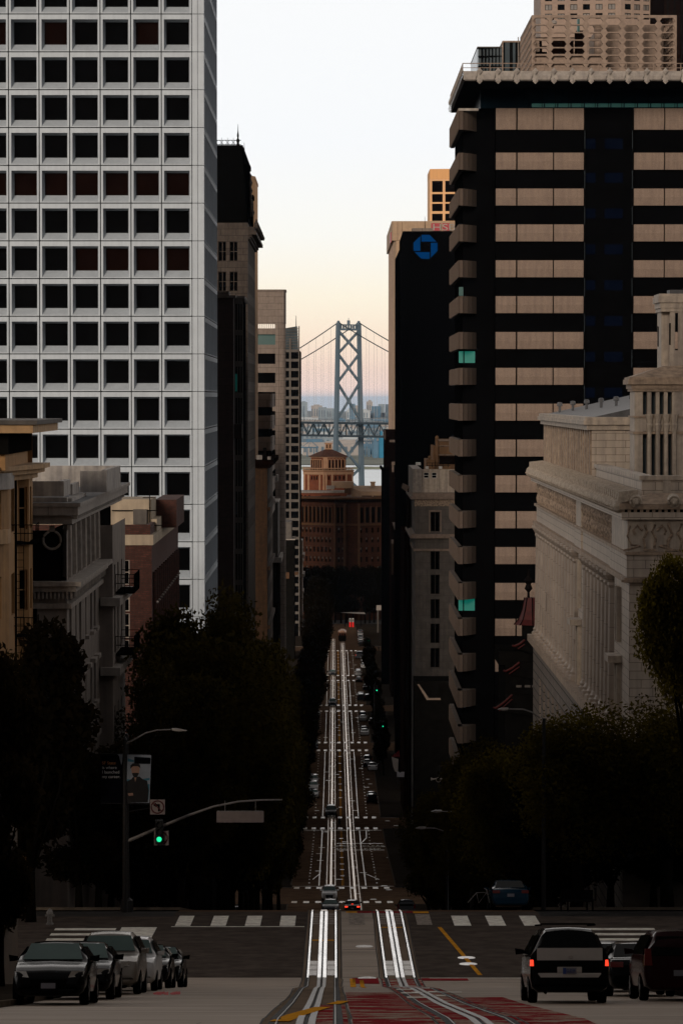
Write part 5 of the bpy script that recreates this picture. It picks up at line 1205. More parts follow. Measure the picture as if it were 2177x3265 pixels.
    pb.use(M['terracotta_plain']); pb.box(xk-.12, xk+.55, yk-.12, 208.6, zp-.197, zp+.02); pb.box(xk+.553, XE, yk-.12, yk+.5, zp-.197, zp+.02); pb.box(X(2113,yk), X(2137,yk), yk-.1, yk-.003, zc1+.3, zp-.2)
    pb.build('parapet', t)
    at = MB(M['terracotta_white']); ya, yb = 201., 246.; xa = X0+.35; zt = Z(1330,ya); z0 = zc1+.2
    wall(at, (xa+.1,ya,z0), UX, 8, zt-z0, [], .1); at.box(xa+.5, xa+8, ya+.02, yb, z0, zt-.005)
    at.build('attic_wall', t)
    al = MB(M['terracotta_warm']); k = 0; y = ya+.2
    while y < yb: al.box(xa, xa+.497, y, y+.75, z0, zt-.45); al.box(xa-.25, xa-.003, y+.1, y+.65, z0, z0+.5); y += 1.9
    al.build('attic_pilaster', t)
    ag = MB(M['window_dark']); y = ya+.97
    while y < yb: ag.box(xa+.42, xa+.497, y+.15, y+.98, z0+.6, zt-1.25); y += 1.9
    ag.build('attic_window', t, kind='stuff')
    ac = MB(M['terracotta_plain'])
    for o_, a, b in ((.2,.75,.45),(.4,.447,.2),(.3,.197,-.0)): ac.box(xa-o_, xa+8.1, ya-o_, yb+.3, zt-a, zt-b)
    ac.build('attic_cornice', t)
    rr = MB(M['roof_metal']); rr.faces([(xa+.4,ya+2,zt),(xa+.4,yb,zt),(xa+7.5,yb,zt+1.6),(xa+7.5,ya+2,zt+1.6)], [(0,1,2,3)]); rr.poly([(xa+.4,ya+2,zt),(xa+7.5,ya+2,zt),(xa+7.5,ya+2,zt+1.6)]); rr.build('attic_roof', t)
    for k in range(6): av = MB(M['roof_metal']); c = (xa+.9+k*.55, yb-4-k*5.4, zt+.1+k*.1); av.lathe(c, [(.09,0),(.09,.42),(.2,.45),(.17,.68),(.05,.72)], 6); av.build('roof_vent', t)
    # pavilion
    Yp = 190.; xp = X(2009,Yp)+.22; zb, zt2 = 87.0, Z(1205,Yp); 
    pv = MB(M['terracotta_plain']); ph = [(X(a,Yp)-xp, X(a+14,Yp)-xp, .3, 5.0) for a in (2048,2075,2101,2127)]
    hs2 = [h[:2]+(.25, Z(1375,Yp)-zb) for h in ph]+[h[:2]+(Z(1322,Yp)-zb, Z(1250,Yp)-zb) for h in ph]
    wall(pv, (xp,Yp,zb), UX, 12, zt2-zb, hs2, .7); pv.poly([(xp,Yp+3,zb),(xp,Yp,zb),(xp,Yp,zt2),(xp,Yp+3,zt2)]); pv.poly([(xp,Yp+3,zb),(xp+12,Yp+3,zb),(xp+12,Yp+3,zt2),(xp,Yp+3,zt2)]); pv.build('pavilion_wall', t)
    windows(t, (xp,Yp,zb), UX, hs2, .69, M['glass_grey'], None, name='pavilion_window')
    pc = MB(M['terracotta_plain'])
    for h in ph:
        pc.tube([(xp+h[1]+.11,Yp-.12,zb+.2),(xp+h[1]+.11,Yp-.12,Z(1378,Yp))], [.14,.12], 8); pc.lathe((xp+h[1]+.11,Yp-.12,Z(1378,Yp)), [(.13,0),(.2,.4),(.15,.5),(.22,.9),(.22,1.0)], 8)
    pc.build('pavilion_column', t)
    pk = MB(M['terracotta_warm'])
    for o_, a, b in ((.08,1384,1376),(.08,1332,1326),(.12,1248,1240),(.2,1239.8,1226),(.38,1225.8,1210),(.30,1209.8,1203)): pk.box(xp-o_, xp+12.1, Yp-o_, Yp+3.2, Z(a,Yp), Z(b,Yp))
    pk.build('pavilion_cornice', t)
    pf = MB(M['terracotta_warm']); z = Z(1203,Yp)+.01; pf.faces([(xp-.2,Yp-.2,z),(xp+12,Yp-.2,z),(xp+12,Yp+3.2,z),(xp-.2,Yp+3.2,z),(xp+1.7,Yp+1.6,z+.62),(xp+12,Yp+1.6,z+.9),(xp+12,Yp+2.2,z+.9),(xp+1.7,Yp+2.2,z+.62)], [(0,1,5,4),(3,0,4,7),(4,5,6,7)]); pf.build('pavilion_roof', t)
    Yt = 193.5; xt = X(2095,Yt)+.25; zt3 = Z(965,Yt); z0 = Z(1185,Yt)-1
    tw = MB(M['terracotta_plain']); th = [(X(2134,Yt)-xt, X(2142,Yt)-xt, 2.1, 4.2)]
    wall(tw, (xt+.0,Yt+.6,z0), UX, .43, zt3-z0, [], .2); wall(tw, (xt+.43,Yt,z0), UX, 6, zt3-z0, [(.28,.46,2.2,4.3)], .2); tw.poly([(xt+.43,Yt+.6,z0),(xt+.43,Yt,z0),(xt+.43,Yt,zt3),(xt+.43,Yt+.6,zt3)]); tw.poly([(xt,Yt+3,z0),(xt,Yt+.6,z0),(xt,Yt+.6,zt3),(xt,Yt+3,zt3)]); tw.build('turret_wall', t)
    tc_ = MB(M['terracotta_plain'])
    for o_, a, b in ((.08,.5,.3),(.14,.297,0),(.25,-.003,-.35),(.18,-.353,-.5)): tc_.box(xt-o_, xt+6.5, Yt-o_, Yt+3.2, zt3-a, zt3-b)
    tc_.use(M['roof_metal']).box(xt+.5, xt+6, Yt+1, Yt+2.6, zt3+.503, zt3+.75)
    tc_.use(M['iron'])
    for p0, p1, ya_, yb_ in ((2097,2101,1040,1105),(2131,2136,1030,1100)): tc_.box(X(p0,Yt), X(p1,Yt), Yt-.02+(.6 if p0 < 2110 else 0), Yt-.005+(.6 if p0 < 2110 else 0), Z(yb_,Yt), Z(ya_,Yt))
    tc_.build('turret_cornice', t)
beaux_arts()
def pagoda():
    Y0 = 300.; t = thing('pagoda_building', 'dark pagoda style building with curved red roofs and a bell shaped top', 'building', base(X(1700,Y0), Y0))
    cx = X(1700,Y0); top = MB(M['pagoda_red']); z = Z(1996,Y0)
    top.lathe((cx, Y0+2, z), [(1.55,0),(1.15,.45),(.85,1.3),(.72,1.9),(.62,2.35)], 8); top.build('bell_roof', t)
    fn = MB(M['iron']); fn.lathe((cx-.3, Y0+2, z+2.35), [(.12,0),(.1,.5),(.35,.8),(.2,1.2),(.45,1.5),(.15,1.9),(.05,2.5)], 8)
    for k in range(8): a = k*math.pi/4; fn.tube([(cx+1.57*math.cos(a),Y0+2+1.57*math.sin(a),z),(cx+1.17*math.cos(a),Y0+2+1.17*math.sin(a),z+.45),(cx+.87*math.cos(a),Y0+2+.87*math.sin(a),z+1.3),(cx+.64*math.cos(a),Y0+2+.64*math.sin(a),z+2.37)], .05, 4)
    fn.build('finial', t)
    b = MB(M['dark_wall']); b.box(cx-.8, cx+1.5, Y0+1, Y0+3.5, z-2.2, z-.02); b.box(cx-3.0, cx+3, Y0, Y0+8, Z(2120,Y0), z-2.2); b.box(X(1610,Y0), cx+5, Y0-.5, Y0+12, 40, Z(2120,Y0)); b.build('wall', t)
    for (p0,p1,py0,py1) in ((1640,1672,2060,2040),(1612,1655,2140,2112),(1580,1632,2258,2215)):
        e = MB(M['pagoda_red']); e.tube([P(p0-8,py0-2,Y0-1), P(p0,py0,Y0-1), P((p0+p1)/2,(py0+py1)/2+3,Y0-1), P(p1,py1,Y0-1)], .10, 6); e.tube([P(p0+10,py0+9,Y0-1), P(p1,py1+14,Y0-1)], .06, 6)
        e.use(M['dark_wall']); e.extr([P(p0,py0,Y0-.8), P(p1,py1,Y0-.8), P(1720,py1,Y0-.8), P(1720,py0+30,Y0-.8), P(p0+10,py0+10,Y0-.8)], (0,3,0)); e.build('upturned_eave', t)
    w = MB(M['concrete_grey'])
    for a, b_ in ((1645,1662),(1672,1690),(1695,1712)): w.box(X(a,Y0), X(b_,Y0), Y0-.6, Y0-.52, Z(2190,Y0), Z(2183,Y0))
    w.build('window_ledge', t)
pagoda()
# ------------------------------------------------------------------ brick office block closing the street
def end_block():
    Yc = 1320.; s = F/Yc; xc = X(1102,Yc)
    t = thing('brick_office_building', 'red brick office building with an arcaded lantern tower, closing the end of the street', 'building', (xc, Yc, 5))
    Z0 = 4; zt = Z(1593,Yc)
    A = Vector((X(800,Yc),Yc+26,Z0)); B = Vector((X(1067,Yc),Yc,Z0)); C = Vector((X(1143,Yc),Yc-1.5,Z0)); E = Vector((X(1430,Yc),Yc+22,Z0))
    mb = MB(M['brick_shaded']); rows_ = [1683+31*k for k in range(8)]
    def face(p, q, px0, pitch, n, w, tall):
        d = q-p; L_ = d.length; u = d.normalized(); k = L_/abs(q.x-p.x); hs = []; h2 = []
        for j, y in enumerate(rows_):
            for i in range(n):
                a = (X(px0+i*pitch,Yc)-p.x)*k
                if 0 < a < L_-w/s*k: hs.append((a, a+w/s*k, Z(y+16,Yc)-Z0, Z(y,Yc)-Z0))
        for i in range(tall[2]):
            a = (X(tall[0]+i*tall[1],Yc)-p.x)*k
            if 0 < a < L_-1.2: h2.append((a, a+tall[3]/s*k, Z(1667,Yc)-Z0, Z(1618,Yc)-Z0))
        wall(mb, p, u, L_, zt-Z0, hs+h2, .5)
        windows(t, p, u, hs, .48, M['window_dark'], None); windows(t, p, u, h2, .48, M['window_dark'], None, name='loggia_window')
        hp = MB(M['window_pale'])
        for i, h in enumerate(hs):
            if (i*13+i//3) % 7 < 4: o = p+u*h[0]+UZ*(h[3]-.85)-u.cross(UZ)*.45; hp.poly([o+u*.1, o+u*(h[1]-h[0]-.1), o+u*(h[1]-h[0]-.1)+UZ*.8, o+u*.1+UZ*.8])
        hp.build('window_blind', t, kind='stuff')
        cl = MB(M['brick_trim_dark']); n_ = u.cross(UZ)
        for i in range(tall[2]+1):
            a = (X(tall[0]+i*tall[1]-(tall[1]-tall[3])/2,Yc)-p.x)*k
            if 0 < a < L_: o = p+u*a+n_*.25; cl.tube([o+UZ*(Z(1668,Yc)-Z0), o+UZ*(Z(1615,Yc)-Z0)], .27, 6)
        cl.build('loggia_column', t)
    face(A, B, 960-12.6*8, 12.6, 18, 6.5, (960-12.6*8, 12.6, 18, 9)); face(B, C, 1076, 13, 2, 7, (1073,13,2,9)); 
    face(C, E, 1147, 18.6, 15, 7.5, (1146,18.6,15,14)); mb.build('wall', t)
    pl = MB(M['brick_trim_dark'])
    for px_, w in ((1067,5),(1098,9),(1144,8)): o = X(px_,Yc); pl.box(o-w/2/s, o+w/2/s, Yc-2.2, Yc-1.2 if px_ > 1080 else Yc+1, Z0, zt-1.5)
    pl.build('pier', t)
    def ring(o_, a, b, m, nm):
        r = MB(M[m]); r.prism([(A.x,A.y-o_),(B.x,B.y-o_),(C.x,C.y-o_),(E.x,E.y-o_),(E.x,E.y+30),(A.x,E.y+30)], a, b); return r.build(nm, t)
    ring(2.2, zt+.2, zt+.9, 'brick_trim_dark', 'cornice'); ring(1.2, zt-1.0, zt+.19, 'far_brown', 'cornice'); ring(.9, Z(1676,Yc), Z(1670,Yc), 'brick_trim_dark', 'belt_course')
    # set back attic storey and roof sheds
    ya = Yc+14; za = zt+.92
    at = MB(M['brick_tower']); at.box(X(900,ya), X(1105,ya), ya, ya+20, za, Z(1572,ya)); at.build('attic', t)
    ac = MB(M['light_trim']); ac.box(X(898,ya), X(1100,ya), ya-.5, ya+21, Z(1571.8,ya), Z(1567,ya)); ac.build('attic_coping', t)
    aw = MB(M['window_dark']); 
    for a, b in ((959,963),(971,975),(984,988)): aw.box(X(a,ya), X(b,ya), ya-.3, ya-.01, Z(1588,ya), Z(1579,ya))
    aw.box(X(1024,ya), X(1058,ya), ya-.3, ya-.01, Z(1590,ya), Z(1580,ya)); aw.box(X(1060,ya), X(1085,ya), ya-.3, ya-.01, Z(1590,ya), Z(1580,ya)); aw.build('attic_window', t, kind='stuff')
    sh = MB(M['roof_tan']); yb = Yc+8
    sh.faces([(X(1119,yb),yb+4,za),(X(1152,yb),yb,za),(X(1260,yb),yb,za),(X(1260,yb),yb,Z(1567,yb)),(X(1150,yb),yb,Z(1567,yb)),(X(1119,yb),yb+4,Z(1556,yb)),(X(1100,yb),yb+12,Z(1551,yb)),(X(1260,yb),yb+12,Z(1551,yb))], [(0,1,4,5),(1,2,3,4),(4,3,7,6),(5,4,6)]); sh.build('roof_shed', t)
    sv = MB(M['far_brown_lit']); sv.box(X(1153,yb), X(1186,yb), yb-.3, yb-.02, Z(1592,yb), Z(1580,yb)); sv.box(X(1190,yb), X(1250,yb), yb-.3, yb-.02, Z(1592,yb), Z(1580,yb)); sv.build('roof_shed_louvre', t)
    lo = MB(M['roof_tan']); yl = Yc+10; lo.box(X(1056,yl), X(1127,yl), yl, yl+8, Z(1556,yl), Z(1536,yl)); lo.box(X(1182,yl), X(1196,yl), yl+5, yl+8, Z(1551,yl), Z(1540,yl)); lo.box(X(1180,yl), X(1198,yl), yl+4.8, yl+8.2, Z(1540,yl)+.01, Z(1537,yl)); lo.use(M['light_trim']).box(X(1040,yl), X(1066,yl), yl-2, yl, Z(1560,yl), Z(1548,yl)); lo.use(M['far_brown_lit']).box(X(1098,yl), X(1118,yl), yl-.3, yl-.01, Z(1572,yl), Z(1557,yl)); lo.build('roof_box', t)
    # lantern tower
    Yt = Yc+30; cx = X(1047,Yt); s2 = F/Yt; zb0, zb1 = za, Z(1503,Yt)
    def corner(r, ang0=R(-90)): return r
    xl, xm, xr = X(968,Yt), X(1035,Yt), X(1126,Yt); plan = [(xl,Yt+7),(xm,Yt),(xr,Yt+6),(xr-.5,Yt+20),(xl,Yt+22)]
    bt = MB(M['brick_tower']); bt.prism(plan, zb0, zb1); bt.build('lantern_base', t)
    tr = MB(M['brick_trim'])
    def along(p, q, f): return (p[0]+(q[0]-p[0])*f, p[1]+(q[1]-p[1])*f)
    for p, q, fs_ in ((plan[0],plan[1],(.02,.22,.76,.95)),(plan[1],plan[2],(.05,.26,.76,.97))):
        for f in fs_: a = along(p,q,f); tr.box(a[0]-.32, a[0]+.32, a[1]-.35, a[1]+.3, zb0, zb1-.5)
    tr.prism([(a-(.3 if a < cx else -.3), b-.4) for a, b in plan], zb1-1.3, zb1-.2); tr.prism([(a-(.5 if a < cx else -.5), b-.5) for a, b in plan], zb1+.003, zb1+.3)
    for k in range(26):
        a = along(plan[0],plan[1],k/13) if k < 13 else along(plan[1],plan[2],(k-13)/13); tr.tube([(a[0],a[1]-.3,zb1+.3),(a[0],a[1]-.3,zb1+1.0)], .15, 5)
    tr.prism([(a-(.4 if a < cx else -.4), b-.4) for a, b in plan], zb1+1.0, zb1+1.25); tr.build('lantern_trim', t)
    wn = MB(M['window_dark'])
    for f in (.38,.5,.62): a = along(plan[0],plan[1],f); wn.box(a[0]-.2, a[0]+.2, a[1]-.5, a[1]+.3, Z(1530,Yt), Z(1518,Yt))
    for f in (.14,.38,.52,.66): a = along(plan[1],plan[2],f); wn.box(a[0]-.22, a[0]+.22, a[1]-.5, a[1]+.3, Z(1530,Yt), Z(1518,Yt))
    wn.build('lantern_window', t, kind='stuff')
    xl, xm, xr = X(991,Yt), X(1037,Yt), X(1103,Yt); p2 = [(xl,Yt+9),(xm-1,Yt+4),(xm+1,Yt+4),(xr,Yt+8),(xr-.5,Yt+18),(xl,Yt+19)]; z2a, z2b = zb1+.31, Z(1460,Yt)
    ar = MB(M['brick_tower']); ar.prism(p2, z2a, z2b); ar.build('arcade_wall', t)
    ac = MB(M['brick_trim'])
    for p, q, n in ((p2[0],p2[1],6),(p2[2],p2[3],6)):
        for k in range(n):
            a = along(p,q,(k)/(n-.6)); ac.tube([(a[0],a[1]-.3,z2a),(a[0],a[1]-.3,z2b-1.0)], .2, 6)
            b = along(p,q,(k+1)/(n-.6)); c_ = along(p,q,(k+.5)/(n-.6)); r_ = abs(b[0]-a[0])/2
            if k < n-1: ac.tube([(c_[0]-r_*math.cos(R(g_)), c_[1]-.3-(b[1]-a[1])/2*(-math.cos(R(g_)))*-1*0, z2b-1.0+r_*.8*math.sin(R(g_))) for g_ in range(0,181,30)], .15, 5)
    ac.box(xm-.9, xm+.9, Yt+3.6, Yt+4.2, z2a, z2b); ac.prism([(a-(.5 if a < cx else -.5), b-.6) for a, b in p2], z2b+.003, z2b+.4); ac.build('arcade', t)
    ad = MB(M['far_brown'])
    for p, q, n in ((p2[0],p2[1],6),(p2[2],p2[3],6)):
        for k in range(n-1): a = along(p,q,(k+.5)/(n-.6)); ad.box(a[0]-.35, a[0]+.35, a[1]-.12, a[1]+.2, z2a+.2, z2b-1.0)
    ad.build('arcade_opening', t, kind='stuff')
    rf = MB(M['roof_tile']); e_ = [(a-(1.1 if a < cx else -1.1), b-(1.3 if b < Yt+12 else -1.0)) for a, b in p2]; zr = z2b+.4; zk = Z(1434,Yt)
    k_ = [(cx-1.4,Yt+9),(cx-1.39,Yt+8.9),(cx+1.4,Yt+9),(cx+1.41,Yt+9.1),(cx+1.4,Yt+12),(cx-1.4,Yt+12)]
    rf.faces([(a,b,zr) for a, b in e_]+[(a,b,zk) for a, b in k_], [tuple(range(5,-1,-1))]+[(i,(i+1)%6,6+(i+1)%6,6+i) for i in range(6)]+[tuple(range(6,12))]); rf.build('tiled_roof', t)
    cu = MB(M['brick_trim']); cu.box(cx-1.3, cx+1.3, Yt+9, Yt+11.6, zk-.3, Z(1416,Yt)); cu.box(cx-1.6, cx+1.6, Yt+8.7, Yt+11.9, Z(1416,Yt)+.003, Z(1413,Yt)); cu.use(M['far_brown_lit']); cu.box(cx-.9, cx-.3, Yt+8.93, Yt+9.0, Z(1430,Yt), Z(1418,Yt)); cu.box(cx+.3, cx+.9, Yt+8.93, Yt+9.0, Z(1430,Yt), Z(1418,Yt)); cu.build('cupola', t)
end_block()
# ------------------------------------------------------------------ suspension bridge
def bridge():
    Yb = 2900.; s = F/Yb; cx = X(1111,Yb)
    t = thing('suspension_bridge', 'blue grey steel suspension bridge with a cross braced tower standing in the bay', 'bridge', (cx, Yb, 0))
    sn = .85; cs = math.sqrt(1-sn*sn); W_ = 17.0/sn
    nv = Vector((sn, cs, 0)); dv = Vector((-cs, sn, 0)); c0 = Vector((cx, Yb, 0)); zt = Z(1034,Yb)
    def leg_x(z, sd):       # the legs spread slightly towards the water
        f = (zt-z)/zt; return sd*(W_/2+f*W_*.16)
    def LP(z, sd, along=0, across=0): return c0+nv*(leg_x(z, sd)+across)+dv*along+UZ*z
    for sd in (-1, 1):
        m = MB(M['bridge_steel']); zs = [0, 60, zt-6, zt]
        for ax, w, dp in ((0, 2.4, 3.4), (sd*1.0, 1.0, 4.0)):
            pts = []
            for z in zs:
                k = 1.25-.35*z/zt
                for a, b in ((-w/2,-dp/2),(w/2,-dp/2),(w/2,dp/2),(-w/2,dp/2)): pts.append(LP(z, sd, b*k, ax+a*k))
            fs = [(r*4+i, r*4+(i+1)%4, r*4+4+(i+1)%4, r*4+4+i) for r in range(3) for i in range(4)]+[(12,13,14,15)]
            m.faces(pts, fs)
        m.build('tower_leg', t)
        cp = MB(M['bridge_steel']); c = LP(zt, sd); cp.lathe((c.x,c.y,c.z), [(1.9,0),(1.9,1.2),(1.2,1.6),(1.2,2.4),(.5,3.0)], 8); cp.build('cable_saddle', t)
    levels = [zt-5.5, Z(1128,Yb), Z(1220,Yb), Z(1340,Yb)]
    def brace(z1, z0):
        m = MB(M['bridge_steel'])
        for a, b in ((-1,1),(1,-1)):
            p, q = LP(z1, a), LP(z0, b); u = (q-p).normalized(); n_ = u.cross(dv)*.85
            m.extr([p+n_-dv*1.0, q+n_-dv*1.0, q-n_-dv*1.0, p-n_-dv*1.0], dv*(2.0 if a < 0 else 1.9))
        c = (LP(z1,-1)+LP(z0,1))/2; m.box(c.x-1.6, c.x+1.6, c.y-1.3, c.y+1.3, c.z-1.7, c.z+1.7); m.build('cross_brace', t)
    for a, b in zip(levels, levels[1:]): brace(a, b)
    brace(Z(1400,Yb), Z(1500,Yb)); brace(Z(1490,Yb), 12)
    pt_ = MB(M['bridge_steel'])
    for za, zb in ((zt-5.2, zt-3.6), (zt-.9, zt)): pt_.extr([LP(za,-1,-1.2), LP(za,1,-1.2), LP(zb,1,-1.2), LP(zb,-1,-1.2)], dv*2.4)
    for k in range(7): f = -1+(k+1)*2/8.; p = c0+nv*(W_/2*f)+UZ*(zt-3.6); pt_.extr([p-nv*.35-dv, p+nv*.35-dv, p+nv*.35-dv+UZ*2.7, p-nv*.35-dv+UZ*2.7], dv*2)
    p = c0+UZ*zt; pt_.lathe((p.x,p.y,p.z), [(1.3,0),(1.3,3.2),(.2,3.4),(.2,5.5)], 6); pt_.build('portal', t)
    # double deck stiffened by trusses
    zu0, zl0 = Z(1352,Yb), Z(1393,Yb)
    dk = MB(M['bridge_dark']); LN = 260
    for z, th in ((zu0, 1.8), (zl0, 1.5)): dk.extr([c0-nv*(W_/2+1)-dv*LN+UZ*z, c0+nv*(W_/2+1)-dv*LN+UZ*z, c0+nv*(W_/2+1)-dv*LN+UZ*(z+th), c0-nv*(W_/2+1)-dv*LN+UZ*(z+th)], dv*LN*2)
    dk.build('deck', t)
    for sd in (-1, 1):
        m = MB(M['bridge_dark']); o = c0+nv*sd*(W_/2+1.2); k = -LN; st = 17.6; up = True; i = 0
        for z in (zu0+.9, zl0+.9): m.extr([o-dv*LN+UZ*(z-.5)-nv*.3, o-dv*LN+UZ*(z-.5)+nv*.3, o-dv*LN+UZ*(z+.5)+nv*.3, o-dv*LN+UZ*(z+.5)-nv*.3], dv*LN*2)
        while k < LN:
            a, b, c_ = o+dv*k+UZ*(zu0+.4), o+dv*(k+st/2)+UZ*(zl0+1.2), o+dv*(k+st)+UZ*(zu0+.4)
            m.tube([a,b], .5, 4); m.tube([b,c_], .5, 4); m.tube([a, o+dv*k+UZ*(zl0+1.2)], .28, 4); m.tube([b, b+UZ*(zu0-zl0-.8)], .25, 4); k += st
        m.build('stiffening_truss', t)
    rl = MB(M['bridge_dark'])
    for k in range(-24, 25): p = c0-nv*(W_/2+1)+dv*k*9+UZ*(zu0+1.8); rl.tube([p, p+UZ*(1.2+(5 if k%6 == 0 else 0))], .16, 4)
    rl.tube([c0-nv*(W_/2+1)-dv*LN+UZ*(zu0+3), c0-nv*(W_/2+1)+dv*LN+UZ*(zu0+3)], .14, 4); rl.build('deck_railing', t)
    def ch(x): x = abs(x); return zt+1.6-x*.36*(1-x/900.)
    for sd in (-1, 1):
        m = MB(M['bridge_dark']); m.tube([c0+nv*sd*W_/2+dv*k*10+UZ*ch(k*10) for k in range(-20, 21)], .42, 6); m.build('main_cable', t)
        h = MB(mat('hanger_wire', (.42,.40,.40), .6, .05, .1))
        for k in range(-15, 16):
            if k: p = c0+nv*sd*W_/2+dv*k*12; h.tube([p+UZ*(zu0+1.5), p+UZ*ch(k*12)], .10, 4, False)
        h.build('suspender_cable', t, kind='stuff')
    pr = MB(M['concrete_grey']); pr.extr([LP(0,-1,-8,-6), LP(0,1,-8,6), LP(0,1,8,6), LP(0,-1,8,-6)], (0,0,8)); pr.extr([LP(-4,-1,-8,-6), LP(-4,1,-8,6), LP(-4,1,8,6), LP(-4,-1,8,-6)], (0,0,3.9)); pr.build('pier', t)
bridge()
# ------------------------------------------------------------------ far shore
def shore():
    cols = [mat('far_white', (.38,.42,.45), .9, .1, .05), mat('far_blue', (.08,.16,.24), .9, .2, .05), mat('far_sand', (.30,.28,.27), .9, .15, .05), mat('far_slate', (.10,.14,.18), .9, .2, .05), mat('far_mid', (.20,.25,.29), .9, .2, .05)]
    n = 0
    for k in range(230):
        y = 5300+(k/230.)**1.6*8500; hw = y*.013+90
        x = rnd.uniform(-hw*1.35, hw*1.35)+y*.003; w = rnd.uniform(25, 90); h = rnd.uniform(6, 16)*(1+y/26000); 
        if k > 195: w = rnd.uniform(18,45); h = rnd.uniform(30, 75)
        c = cols[rnd.randrange(5)]; b = MB(c); b.box(x-w/2, x+w/2, y, y+rnd.uniform(20,60), 0, h)
        if k % 3 == 0: b.box(x-w/4, x+w/4, y+5, y+20, h+.01, h+rnd.uniform(2,6))
        b.use(cols[3])
        nb = int(w/9)
        for j in range(nb): b.box(x-w/2+j*9+2, x-w/2+j*9+6, y-.6, y-.1, h*.35, h*.8)
        o = b.build('waterfront_building', label='small hazy blue waterfront building on the far shore beyond the bridge', cat='building', group='buildings on the far shore', loc=(x,y,0))
    for k, px_ in enumerate((1163,1176,1190,990,1205,1217)):
        y = 5200.; x = X(px_,y); c = MB(cols[1]); h = 42 if px_ > 1100 else 26
        for dx in (-5,5): c.tube([(x+dx,y,0),(x+dx,y,h*.6)], .8, 4); c.tube([(x+dx,y+14,0),(x+dx,y+14,h*.6)], .8, 4)
        c.tube([(x-14,y,h*.6),(x+12,y,h*.6)], .9, 4); c.tube([(x-3,y,h*.6),(x,y,h),(x+12,y,h*.6)], .6, 4); c.tube([(x,y,h),(x-14,y,h*.6)], .4, 4)
        c.build('gantry_crane', label='spindly blue container crane on the far shore quay', cat='crane', group='container cranes on the far shore', loc=(x,y,0))
    for a, z1, pn in ((1196,26,'far_blue'),(1215,34,'car_blue')):
        y = 5100.; b = MB(cols[1] if pn == 'far_blue' else mat('container_blue', (.02,.16,.28), .8, .1, .05)); b.box(X(a-7,y), X(a+9,y), y, y+30, 0, z1); b.box(X(a-4,y), X(a+4,y), y+2, y+20, z1, z1+7)
        b.build('container_stack', label='block of blue containers on the far quay right of the bridge leg', cat='containers', group='container stacks on the far quay', loc=(X(a,y),y,0))
shore()
# ------------------------------------------------------------------ trees
import numpy as np
LM = {}
def crown_mesh(key, seed, r, h, n, leaf, material, blobs=16):
    g = np.random.RandomState(seed); cs = []
    for k in range(blobs):
        a = g.uniform(0, 6.28); zz = g.uniform(-.48, .48); rr = r*.62*math.sqrt(max(.05, 1-(zz*2)**2*.8))*g.uniform(.5, 1.05)
        cs.append((rr*math.cos(a), rr*math.sin(a), zz*h, r*g.uniform(.26, .46)))
    cs = np.array(cs); idx = g.randint(0, blobs, n); d = g.normal(size=(n,3)); d /= np.linalg.norm(d, axis=1)[:,None]
    rad = cs[idx,3]*(g.uniform(.35, 1.0, n)**.5)*g.uniform(.8, 1.22, n)
    p = cs[idx,:3]+d*rad[:,None]
    ax = g.normal(size=(n,3)); ax /= np.linalg.norm(ax, axis=1)[:,None]; bx = np.cross(ax, g.normal(size=(n,3))); bx /= np.linalg.norm(bx, axis=1)[:,None]
    sz = leaf*g.uniform(.6, 1.3, n)[:,None]
    v = np.stack([p-ax*sz, p-bx*sz*.5+ax*sz*.1, p+ax*sz, p+bx*sz*.5+ax*sz*.1], 1).reshape(-1,3)
    me = bpy.data.meshes.new('crown'); me.vertices.add(n*4); me.vertices.foreach_set('co', v.ravel())
    me.loops.add(n*4); me.loops.foreach_set('vertex_index', np.arange(n*4)); me.polygons.add(n)
    me.polygons.foreach_set('loop_start', np.arange(0, n*4, 4)); me.polygons.foreach_set('loop_total', np.full(n, 4))
    me.materials.append(M[material]); me.update(calc_edges=True); LM[key] = (me, cs); return me
def trunk_mesh(h, r, cs, base_h, seed):
    q = random.Random(seed); m = MB(M['bark']); top = Vector((0,0,base_h*.62))
    m.tube([(0,0,-.4),(q.uniform(-.1,.1),q.uniform(-.1,.1),base_h*.3),top], [r*1.25,r,r*.85], 8)
    for k in range(0, len(cs), 2):
        c = Vector(cs[k][:3])+Vector((0,0,base_h+h/2)); md = top.lerp(c, .5)+Vector((q.uniform(-.4,.4),q.uniform(-.4,.4),.3))
        m.tube([top+Vector((0,0,-.15)), md, c], [r*.55,r*.32,r*.1], 6)
    return m.mesh('trunk', smooth=True)
TP = {}
def tree_proto(key, seed, r, h, base_h, n, leaf, material, tr=.28, blobs=16):
    cm = crown_mesh(key, seed, r, h, n, leaf, material, blobs); TP[key] = (cm, trunk_mesh(h, tr, LM[key][1], base_h, seed), base_h+h/2)
def tree(key, x, y, label, group=None, sc=1.0, rz=0, name='street_tree', sz=None, z=None):
    cm, tm, cz = TP[key]; t = thing(name, label, 'tree', (x, y, gz(y) if z is None else z), group)
    t.scale = (sc, sc, sz or sc); t.rotation_euler = (0,0,rz)
    a = bpy.data.objects.new('crown', cm); b = bpy.data.objects.new('trunk', tm)
    for o in (a, b): COL.objects.link(o); o.parent = t
    a.location = (0,0,cz); return t
tree_proto('tall_a', 3, 4.9, 11.5, 4.6, 26000, .17, 'leaf_dark', .30, 26)
tree_proto('tall_b', 5, 4.6, 10.5, 4.4, 22000, .17, 'leaf_dark', .28, 24)
tree_proto('mid_a', 11, 3.4, 7.5, 3.0, 9000, .20, 'leaf_black', .2, 16)
tree_proto('mid_b', 12, 3.2, 7.0, 3.0, 9000, .20, 'leaf_black', .2, 14)
tree_proto('round', 21, 3.3, 3.6, 9.9, 48000, .10, 'leaf_gold', .26, 26)
tree_proto('bush_a', 22, 4.2, 5.2, 4.6, 34000, .11, 'leaf_gold', .3, 30)
